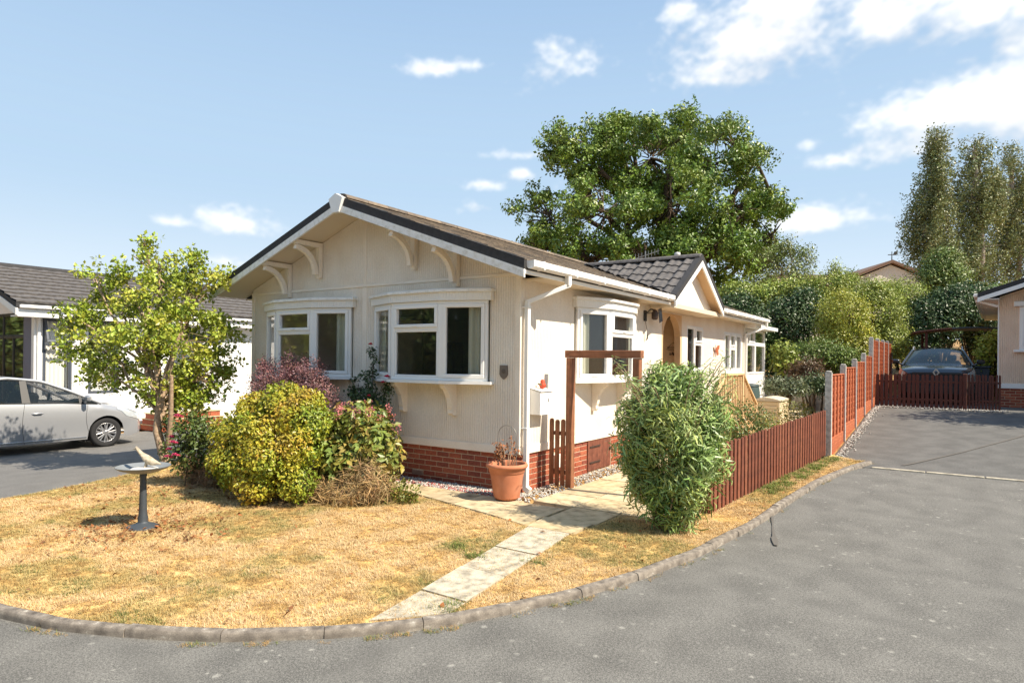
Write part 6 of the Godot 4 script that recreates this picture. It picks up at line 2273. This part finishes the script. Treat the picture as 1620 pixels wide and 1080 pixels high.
	var rt := shrub("climbing_rose", "climbing rose with a few pink blooms between the bay windows", "rose", Vector3(-2.62, -0.02, 0.3), [
		[Vector3(0.0, 1.2, 0.0), Vector3(0.32, 0.42, 0.18), rs], [Vector3(0.42, 0.95, 0.05), Vector3(0.2, 0.34, 0.16), rs], [Vector3(0.1, 1.7, -0.08), Vector3(0.1, 0.26, 0.08), rs], [Vector3(-0.1, 0.6, 0.1), Vector3(0.35, 0.5, 0.2), rs], [Vector3(0.5, 1.28, 0.0), Vector3(0.09, 0.2, 0.08), rs]],
		lf.call(35, 6, 0.05, 0.055, 0.62, 0.2), 620, 0.3, [0.7, 1.2], 0.3, 175, "", 0.009, M.bark, 0.4, 4.0)
	for q in [[0.08, 1.98, -0.05, 0.045], [0.5, 1.5, 0.02, 0.055], [0.46, 1.42, 0.06, 0.045], [0.28, 1.22, 0.16, 0.04]]:
		var rb := MB.new()
		for k in 16:
			var a := k * 2.4
			var e := 0.25 + 0.75 * k / 15.0
			var c := Vector3(q[0], q[1], q[2])
			var d := Vector3(cos(a) * e, 0.9 - e * 0.8, sin(a) * e)
			var s: Vector3 = d.cross(Vector3.UP).normalized() * (float(q[3]) * 0.55)
			rb.quad(c, c + d * q[3] * 0.7 + s, c + d * q[3] * 1.1, c + d * q[3] * 0.7 - s, d + Vector3.UP)
		obj(rb, "bloom", mat(srgb(214, 60, 96), 0.7), rt)
	# pink sedum-like heads at the outer side of the bed
	var sd := shrub("flowering_shrub", "low green plant with crimson pink flower heads beside the domed shrub", "shrub", Vector3(-3.95, -0.02, 2.2), [
		[Vector3(0, 0.45, 0), Vector3(0.3, 0.3, 0.3), Color(0.09, 0.13, 0.03)], [Vector3(0.1, 0.75, 0), Vector3(0.25, 0.25, 0.25), Color(0.09, 0.13, 0.03)]], lf.call(36, 7, 0.06, 0.07, 0.5, 0.2), 260, 0.3, [0.7, 1.2], 0.3, 180, "", 0.008)
	for q in [[-0.18, 0.95, 0.1], [-0.15, 0.5, 0.22], [-0.05, 0.42, 0.3], [0.05, 0.62, 0.28], [0.14, 0.46, 0.3], [-0.22, 0.66, 0.15]]:
		var hd := []
		for k in 22:
			var a := k * 2.4
			hd.append([Vector3(q[0] + cos(a) * 0.05 * sqrt(k / 22.0), q[1] + 0.01 * sin(a), q[2] + sin(a) * 0.05 * sqrt(k / 22.0)), Vector3.UP, Color(0.55, 0.05, 0.14)])
		foliage(sd, "flower_head", leaf_cluster(7, 0.012, 0.02, 0.8, -0.3, 37, M.leaf_matt), hd, 0.8, 1.3, 0.3, 182)
	# dry straw clumps round the bed
	var straw := leaf_cluster(16, 0.05, 0.2, 0.05, 0.1, 38, M.straw)
	var sm := shrub("dry_grass_clump", "tangle of dead straw and stems at the foot of the bed", "dry plants", Vector3(-1.55, -0.03, 1.75), [
		[Vector3(0, 0.12, 0), Vector3(0.6, 0.2, 0.28), Color(0.38, 0.26, 0.12)], [Vector3(0.35, 0.25, -0.2), Vector3(0.35, 0.3, 0.25), Color(0.38, 0.26, 0.12)], [Vector3(-0.6, 0.12, 0.25), Vector3(0.4, 0.16, 0.2), Color(0.38, 0.26, 0.12)]], straw, 620, 0.1, [0.6, 1.1], 0.35, 185, "", 0.006, M.bark_pale, 0.3, 3.0)
	shrub("dry_grass_clump", "dead twiggy stems between the garden tree and the domed shrub", "dry plants", Vector3(-4.2, -0.03, 1.75), [
		[Vector3(0, 0.12, 0), Vector3(0.7, 0.2, 0.4), Color(0.28, 0.18, 0.095)], [Vector3(0.5, 0.1, 0.35), Vector3(0.5, 0.15, 0.2), Color(0.28, 0.18, 0.095)]], straw, 420, 0.1, [0.6, 1.1], 0.35, 186, "", 0.007, M.bark_pale, 0.3, 3.0)
	shrub("low_perennial", "low yellowing green plants at the path end of the bed", "plant", Vector3(-0.95, -0.02, 1.3), [
		[Vector3(0, 0.1, 0), Vector3(0.3, 0.16, 0.22), Color(0.16, 0.17, 0.03)], [Vector3(-0.25, 0.2, 0.0), Vector3(0.25, 0.2, 0.2), Color(0.16, 0.17, 0.03)]], lf.call(39, 8, 0.05, 0.05, 0.5, 0.0), 170, 0.3, [0.7, 1.1], 0.3, 188, "", 0.006)
	# big lance-leaved bush by the picket fence
	var b1 := Color(0.29, 0.39, 0.13)
	var b2 := Color(0.24, 0.36, 0.09)
	var b3 := Color(0.31, 0.39, 0.1)
	var bush := Vector3(2.26, 0.0, 0.43)
	shrub("buddleia_bush", "large upright bush of narrow silvery green leaves at the fence end", "bush", bush, [
		[Vector3(0.0, 1.3, 0.0), Vector3(0.32, 0.28, 0.32), b1], [Vector3(-0.36, 1.12, 0.08), Vector3(0.24, 0.26, 0.24), b1], [Vector3(0.34, 1.12, -0.05), Vector3(0.24, 0.28, 0.26), b1], [Vector3(0.05, 1.08, 0.3), Vector3(0.26, 0.28, 0.22), b1], [Vector3(-0.28, 0.8, 0.22), Vector3(0.25, 0.28, 0.22), b1], [Vector3(0.26, 0.8, 0.24), Vector3(0.25, 0.3, 0.22), b1], [Vector3(0.36, 0.72, -0.05), Vector3(0.2, 0.28, 0.24), b1], [Vector3(-0.36, 0.62, -0.05), Vector3(0.2, 0.26, 0.22), b1], [Vector3(0.2, 0.46, 0.2), Vector3(0.24, 0.24, 0.22), b1], [Vector3(-0.16, 0.42, 0.18), Vector3(0.24, 0.26, 0.22), b1], [Vector3(0.05, 0.2, 0.12), Vector3(0.26, 0.18, 0.22), b1], [Vector3(-0.12, 1.56, 0.04), Vector3(0.18, 0.14, 0.18), b1], [Vector3(0.16, 1.54, 0.0), Vector3(0.2, 0.14, 0.2), b1]],
		leaf_cluster(11, 0.07, 0.125, 0.125, 0.3, 41, M.leaf, true), 1650, 0.2, [0.6, 1.3], 0.28, 190, "", 0.014, M.bark_pale, 0.28, 3.0, [b2, b1, b3])
	# arching shoots standing clear of the crown
	var sh := MB.new()
	rng.seed = 191
	var tips := []
	for k in 90:
		var a := rng.randf() * TAU
		var p0 := Vector3(cos(a) * 0.34, rng.randf_range(0.6, 1.5), sin(a) * 0.32)
		var p2 := p0 + Vector3(cos(a) * rng.randf_range(0.1, 0.36), rng.randf_range(0.15, 0.42), sin(a) * rng.randf_range(0.1, 0.34))
		sh.tube([p0, p0.lerp(p2, 0.6) + Vector3(0, 0.06, 0), p2], [0.006, 0.004, 0.002], 4)
		for j in 7:
			tips.append([p0.lerp(p2, 0.3 + j * 0.11) + Vector3(0, 0.04, 0), Vector3(cos(a), 0.6, sin(a)), b1])
	var bt := get_node("buddleia_bush")
	obj(sh, "shoots", M.bark_pale, bt)
	foliage(bt, "shoot_leaves", leaf_cluster(3, 0.015, 0.11, 0.12, 0.35, 42, M.leaf, true), tips, 0.7, 1.1, 0.25, 192)
	# loose shrub inside the fence
	shrub("yellow_flowering_shrub", "loose yellow-green shrub with yellow flower sprays behind the fence end", "shrub", Vector3(2.45, 0.1, -5.3), [
		[Vector3(0, 0.75, 0), Vector3(0.4, 0.25, 0.4), Color(0.2, 0.2, 0.04)], [Vector3(-0.3, 0.5, 0.2), Vector3(0.4, 0.3, 0.35), Color(0.2, 0.2, 0.04)], [Vector3(0.1, 0.3, 0), Vector3(0.4, 0.3, 0.4), Color(0.2, 0.2, 0.04)]], lf.call(43, 9, 0.07, 0.05, 0.5, 0.1), 330, 0.2, [0.7, 1.2], 0.3, 195, "", 0.009, M.bark_pale, 0.42, 4.0, [Color(0.17, 0.19, 0.04), Color(0.34, 0.29, 0.03), Color(0.18, 0.19, 0.04)])
	shrub("patio_shrub", "green shrub with sparse twigs beside the timber landing", "shrub", Vector3(2.0, 0.1, -3.6), [
		[Vector3(0, 0.65, 0), Vector3(0.5, 0.4, 0.5), Color(0.13, 0.17, 0.04)], [Vector3(-0.1, 0.35, 0.2), Vector3(0.45, 0.35, 0.45), Color(0.13, 0.17, 0.04)]], lf.call(44, 9, 0.07, 0.05, 0.5, 0.1), 420, 0.25, [0.7, 1.2], 0.3, 197, "", 0.009, M.bark_pale, 0.4, 4.0)
	# dark climber in the gap beside the gable
	shrub("dark_climber", "dark green climber in the gap beside the gable wall", "climber", Vector3(-6.75, -0.1, -1.4), [
		[Vector3(0, 1.6, 0), Vector3(0.4, 0.6, 0.5), Color(0.035, 0.07, 0.02)], [Vector3(-0.2, 0.9, 0.1), Vector3(0.5, 0.8, 0.5), Color(0.035, 0.07, 0.02)], [Vector3(0.1, 2.1, 0), Vector3(0.3, 0.35, 0.4), Color(0.035, 0.07, 0.02)]], lf.call(45, 10, 0.09, 0.08, 0.6, 0.2), 700, 0.5, [0.8, 1.2], 0.3, 198)
	# ---- the hedge bank behind: each shrub on its own ----
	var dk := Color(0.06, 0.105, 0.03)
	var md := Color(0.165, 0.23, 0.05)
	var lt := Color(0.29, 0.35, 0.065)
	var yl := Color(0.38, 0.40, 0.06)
	var broad := lf.call(50, 16, 0.2, 0.13, 0.5, 0.1)
	var fine := lf.call(51, 22, 0.2, 0.085, 0.4, -0.1)
	var list := [
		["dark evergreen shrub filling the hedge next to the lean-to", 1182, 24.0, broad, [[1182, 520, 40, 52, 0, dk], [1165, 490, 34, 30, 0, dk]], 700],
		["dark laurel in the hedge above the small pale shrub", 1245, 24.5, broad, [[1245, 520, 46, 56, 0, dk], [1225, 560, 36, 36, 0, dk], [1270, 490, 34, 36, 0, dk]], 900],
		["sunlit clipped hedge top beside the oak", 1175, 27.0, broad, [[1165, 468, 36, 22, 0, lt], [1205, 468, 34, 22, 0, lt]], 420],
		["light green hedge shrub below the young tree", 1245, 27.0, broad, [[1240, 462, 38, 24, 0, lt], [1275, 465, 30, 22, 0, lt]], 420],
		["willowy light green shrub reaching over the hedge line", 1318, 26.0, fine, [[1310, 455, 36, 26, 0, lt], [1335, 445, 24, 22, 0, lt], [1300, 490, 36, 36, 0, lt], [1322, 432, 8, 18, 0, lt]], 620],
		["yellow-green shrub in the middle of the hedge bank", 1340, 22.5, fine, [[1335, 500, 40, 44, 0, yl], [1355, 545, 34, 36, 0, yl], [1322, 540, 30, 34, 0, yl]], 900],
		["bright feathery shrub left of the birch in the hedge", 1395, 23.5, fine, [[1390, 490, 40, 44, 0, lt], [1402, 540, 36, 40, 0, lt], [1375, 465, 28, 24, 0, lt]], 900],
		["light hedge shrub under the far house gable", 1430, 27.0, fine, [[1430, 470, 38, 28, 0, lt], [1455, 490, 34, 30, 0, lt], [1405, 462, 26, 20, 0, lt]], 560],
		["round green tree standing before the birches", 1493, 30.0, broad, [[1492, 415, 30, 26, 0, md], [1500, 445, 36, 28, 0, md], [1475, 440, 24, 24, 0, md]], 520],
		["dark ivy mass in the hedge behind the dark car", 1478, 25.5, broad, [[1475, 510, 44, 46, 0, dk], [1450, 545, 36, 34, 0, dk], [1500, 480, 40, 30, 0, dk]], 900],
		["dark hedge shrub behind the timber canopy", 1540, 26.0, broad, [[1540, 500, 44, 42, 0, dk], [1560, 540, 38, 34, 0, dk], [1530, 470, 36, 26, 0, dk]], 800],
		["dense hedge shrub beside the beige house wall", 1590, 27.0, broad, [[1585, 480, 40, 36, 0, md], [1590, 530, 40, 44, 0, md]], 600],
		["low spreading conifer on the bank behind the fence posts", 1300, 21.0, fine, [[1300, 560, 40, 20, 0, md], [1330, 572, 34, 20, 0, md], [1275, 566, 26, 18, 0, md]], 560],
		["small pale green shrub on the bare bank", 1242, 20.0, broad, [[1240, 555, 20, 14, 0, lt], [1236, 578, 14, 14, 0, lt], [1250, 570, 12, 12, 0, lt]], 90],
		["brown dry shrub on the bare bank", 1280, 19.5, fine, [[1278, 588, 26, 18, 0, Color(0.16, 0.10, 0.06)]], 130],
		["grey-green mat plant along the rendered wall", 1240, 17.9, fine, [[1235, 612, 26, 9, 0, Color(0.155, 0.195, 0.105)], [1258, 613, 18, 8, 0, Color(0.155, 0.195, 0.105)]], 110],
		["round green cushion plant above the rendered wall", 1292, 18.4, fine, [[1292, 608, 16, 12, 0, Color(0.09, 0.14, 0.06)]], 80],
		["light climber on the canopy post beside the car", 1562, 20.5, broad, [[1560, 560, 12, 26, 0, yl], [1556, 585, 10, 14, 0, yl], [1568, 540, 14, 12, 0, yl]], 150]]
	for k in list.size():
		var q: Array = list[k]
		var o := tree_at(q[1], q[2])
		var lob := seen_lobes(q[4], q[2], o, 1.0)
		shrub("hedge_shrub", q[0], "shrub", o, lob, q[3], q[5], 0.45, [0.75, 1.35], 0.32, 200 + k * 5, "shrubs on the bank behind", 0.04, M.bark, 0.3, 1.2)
	var ch := []
	for k in 4:
		ch.append([Vector3(k * 1.3, 2.3, -1.3), Vector3(1.0, 2.35, 1.25), md])
		ch.append([Vector3(k * 1.3, 1.4, -0.9), Vector3(1.0, 1.6, 1.0), md])
	shrub("conifer_hedge", "tall clipped conifer hedge beside the driveway in front of the beige house", "hedge", Vector3(8.3, gh(8.3, -11.3) - 0.07, -10.0), ch, fine, 1500, 0.6, [1.4, 2.2], 0.25, 390, "", 0.05)
	# trees and hedge across the road, which the windows mirror
	for k in 12:
		var x := -30.0 + k * 6.0
		var o := Vector3(x, gh(x, 22.0) - 0.07, 22.0 + 2.5 * sin(k * 1.9))
		if k > 8:
			o = Vector3(-27.0 - (k - 9) * 5.0, -0.25, 5.0 + (k - 9) * 2.0)
		var hgt := 8.5 + 2.0 * sin(k * 2.3 + 1.0)
		shrub("roadside_tree", ("leafy tree across the road facing the gable windows" if k < 9 else "leafy tree beyond the glazed doors of the white house"), "tree", o, [[Vector3(0, hgt * 0.62, 0), Vector3(2.6, hgt * 0.42, 2.2), md], [Vector3(1.8, hgt * 0.4, 0.3), Vector3(2.0, hgt * 0.34, 1.8), md], [Vector3(-1.8, hgt * 0.36, 0.2), Vector3(2.0, hgt * 0.32, 1.8), md]], broad, 1000, 0.6, [1.8, 2.9], 0.3, 400 + k * 3, "trees across the road", 0.12)

func make_grass() -> void:
	var r := RandomNumberGenerator.new()
	r.seed = 300
	var mb := MB.new()
	for i in 9:
		var a := r.randf() * TAU
		var p := Vector3(r.randfn(0, 0.014), 0, r.randfn(0, 0.014))
		var d := Vector3(cos(a), r.randf_range(0.35, 1.6), sin(a)).normalized()
		var s := d.cross(Vector3.UP).normalized() * 0.0017
		var l := r.randf_range(0.018, 0.04)
		var g := r.randf_range(0.75, 1.25)
		mb.col = Color(g, g * r.randf_range(0.92, 1.04), g * r.randf_range(0.8, 1.1))
		mb.quad(p - s, p + s, p + d * l * 0.6 + s * 0.7, p + d * l * 0.6 - s * 0.7, Vector3(d.x, 0.2, d.z))
		mb.tri(p + d * l * 0.6 - s * 0.7, p + d * l * 0.6 + s * 0.7, p + d * l + Vector3(d.x, -0.4, d.z) * l * 0.25, Vector3(d.x, 0.2, d.z))
	var mesh := mb.mesh(M.straw)
	var f := FastNoiseLite.new()
	f.seed = 9
	f.frequency = 0.55
	f.fractal_octaves = 4
	var f2 := FastNoiseLite.new()
	f2.seed = 10
	f2.frequency = 2.4
	f2.fractal_octaves = 3
	var xf := []
	var cs := []
	var want := 78000
	var guard := 0
	while xf.size() < want and guard < 400000:
		guard += 1
		var p := Vector2(r.randf_range(-6.3, 3.7), r.randf_range(-4.9, 5.5))
		if not Geometry2D.is_point_in_polygon(p, lawn_outline):
			continue
		# thin out far from the road and under the bed
		if p.x < -1.0 and p.y < 2.0 and r.randf() < 0.6:
			continue
		var n1 := f.get_noise_2dv(p)
		var n2 := f2.get_noise_2dv(p)
		if n2 < -0.28 and r.randf() < 0.5:
			continue
		var c := Color(0.62, 0.425, 0.205).lerp(Color(0.74, 0.555, 0.315), clampf(0.5 + n2 * 1.2, 0, 1))
		c = c.lerp(Color(0.38, 0.30, 0.095), smooth(-0.02, 0.32, n1) * 0.7)
		c = c.lerp(Color(0.34, 0.19, 0.07), smooth(0.15, 0.4, -n2) * 0.6)
		var s := r.randf_range(0.7, 1.25)
		var near_fence: bool = p.x > 2.35 and p.y < -1.6 and p.x < 2.45 + 0.13 * -p.y + 0.2
		if near_fence and f2.get_noise_2d(p.x * 2.0, p.y * 2.0 + 7.0) > 0.0 and r.randf() < 0.5:
			c = Color(0.17, 0.22, 0.04)
			s *= 1.9
		if n1 > 0.12 and n2 > 0.18 and r.randf() < 0.35:
			c = Color(0.13, 0.16, 0.035)
		xf.append(Transform3D(Basis(Vector3.UP, r.randf() * TAU).scaled(Vector3(s, s * r.randf_range(0.7, 1.3), s)), Vector3(p.x, gh(p.x, p.y) - 0.014, p.y)))
		cs.append(c)
	# tufts along the kerb and on the joints of the path
	for i in 900:
		var t := r.randf()
		var k := int(t * (KERB.size() - 1))
		var q := Vector2(KERB[k][0], KERB[k][1]).lerp(Vector2(KERB[mini(k + 1, KERB.size() - 1)][0], KERB[mini(k + 1, KERB.size() - 1)][1]), r.randf())
		var out := (q - Vector2(-1.5, 0.5)).normalized()
		q += out * r.randf_range(0.1, 0.15)
		if f2.get_noise_2dv(q * 0.8) < 0.02:
			continue
		var s := r.randf_range(0.5, 1.2)
		xf.append(Transform3D(Basis(Vector3.UP, r.randf() * TAU).scaled(Vector3(s, s, s)), Vector3(q.x, gh(q.x, q.y) - 0.052, q.y)))
		cs.append(Color(0.17, 0.2, 0.05) if r.randf() < 0.4 else Color(0.46, 0.29, 0.11))
	for q in [[1.78, 3.55, 60], [1.2, 2.5, 70], [1.72, 2.3, 30], [0.85, 2.35, 60]]:
		for i in q[2]:
			var s := r.randf_range(0.8, 1.8)
			xf.append(Transform3D(Basis(Vector3.UP, r.randf() * TAU).scaled(Vector3(s, s, s)), Vector3(q[0] + r.randfn(0, 0.06), -0.012, q[1] + r.randfn(0, 0.06))))
			cs.append(Color(0.14, 0.19, 0.035))
	var mm := MultiMesh.new()
	mm.transform_format = MultiMesh.TRANSFORM_3D
	mm.use_colors = true
	mm.mesh = mesh
	mm.instance_count = xf.size()
	for i in xf.size():
		mm.set_instance_transform(i, xf[i])
		mm.set_instance_color(i, cs[i])
	var o := MultiMeshInstance3D.new()
	o.multimesh = mm
	o.name = "grass"
	add_child(o)
	tag(o, "short dry straw grass with a few green patches on the lawn", "grass", "", "stuff")
	# fallen leaves
	var lm := MB.new()
	lm.quad(Vector3(-0.02, 0, 0), Vector3(0, 0.006, 0.013), Vector3(0.026, 0.003, 0), Vector3(0, 0.008, -0.012), Vector3.UP)
	var ml := MultiMesh.new()
	ml.transform_format = MultiMesh.TRANSFORM_3D
	ml.use_colors = true
	ml.mesh = lm.mesh(M.straw)
	var lp := []
	while lp.size() < 900:
		var p := Vector2(r.randf_range(-6.0, 3.6), r.randf_range(-4.8, 5.3))
		if r.randf() < 0.45:
			p = Vector2(-2.15, 3.74) + Vector2(r.randfn(0, 0.45), r.randfn(0, 0.35))
		elif r.randf() < 0.4:
			p = Vector2(-3.6, 2.9) + Vector2(r.randfn(0, 1.1), r.randfn(0, 0.5))
		if Geometry2D.is_point_in_polygon(p, lawn_outline):
			lp.append(p)
	ml.instance_count = lp.size()
	for i in lp.size():
		var s := r.randf_range(0.6, 1.4)
		ml.set_instance_transform(i, Transform3D(Basis(Vector3(r.randfn(0, 0.3), 1, r.randfn(0, 0.3)).normalized(), r.randf() * TAU).scaled(Vector3(s, s, s)), Vector3(lp[i].x, gh(lp[i].x, lp[i].y) + r.randf_range(0.004, 0.016), lp[i].y)))
		ml.set_instance_color(i, Color(0.36, 0.13, 0.04).lerp(Color(0.22, 0.12, 0.05), r.randf()))
	var lo := MultiMeshInstance3D.new()
	lo.multimesh = ml
	lo.name = "fallen_leaves"
	add_child(lo)
	tag(lo, "scattered brown fallen leaves on the dry lawn round the bird bath", "leaves", "", "stuff")

const SKY_ENERGY := 0.68
const SUN_ENERGY := 1.42
const EXPOSURE := 1.88

func _ready() -> void:
	make_camera()
	make_sky()
	make_sun()
	make_materials()
	make_ground()
	make_bungalow()
	make_neighbours()
	make_paving()
	make_fences()
	make_cars()
	make_small_things()
	make_gravel()
	make_trees()
	make_shrubs()
	make_grass()
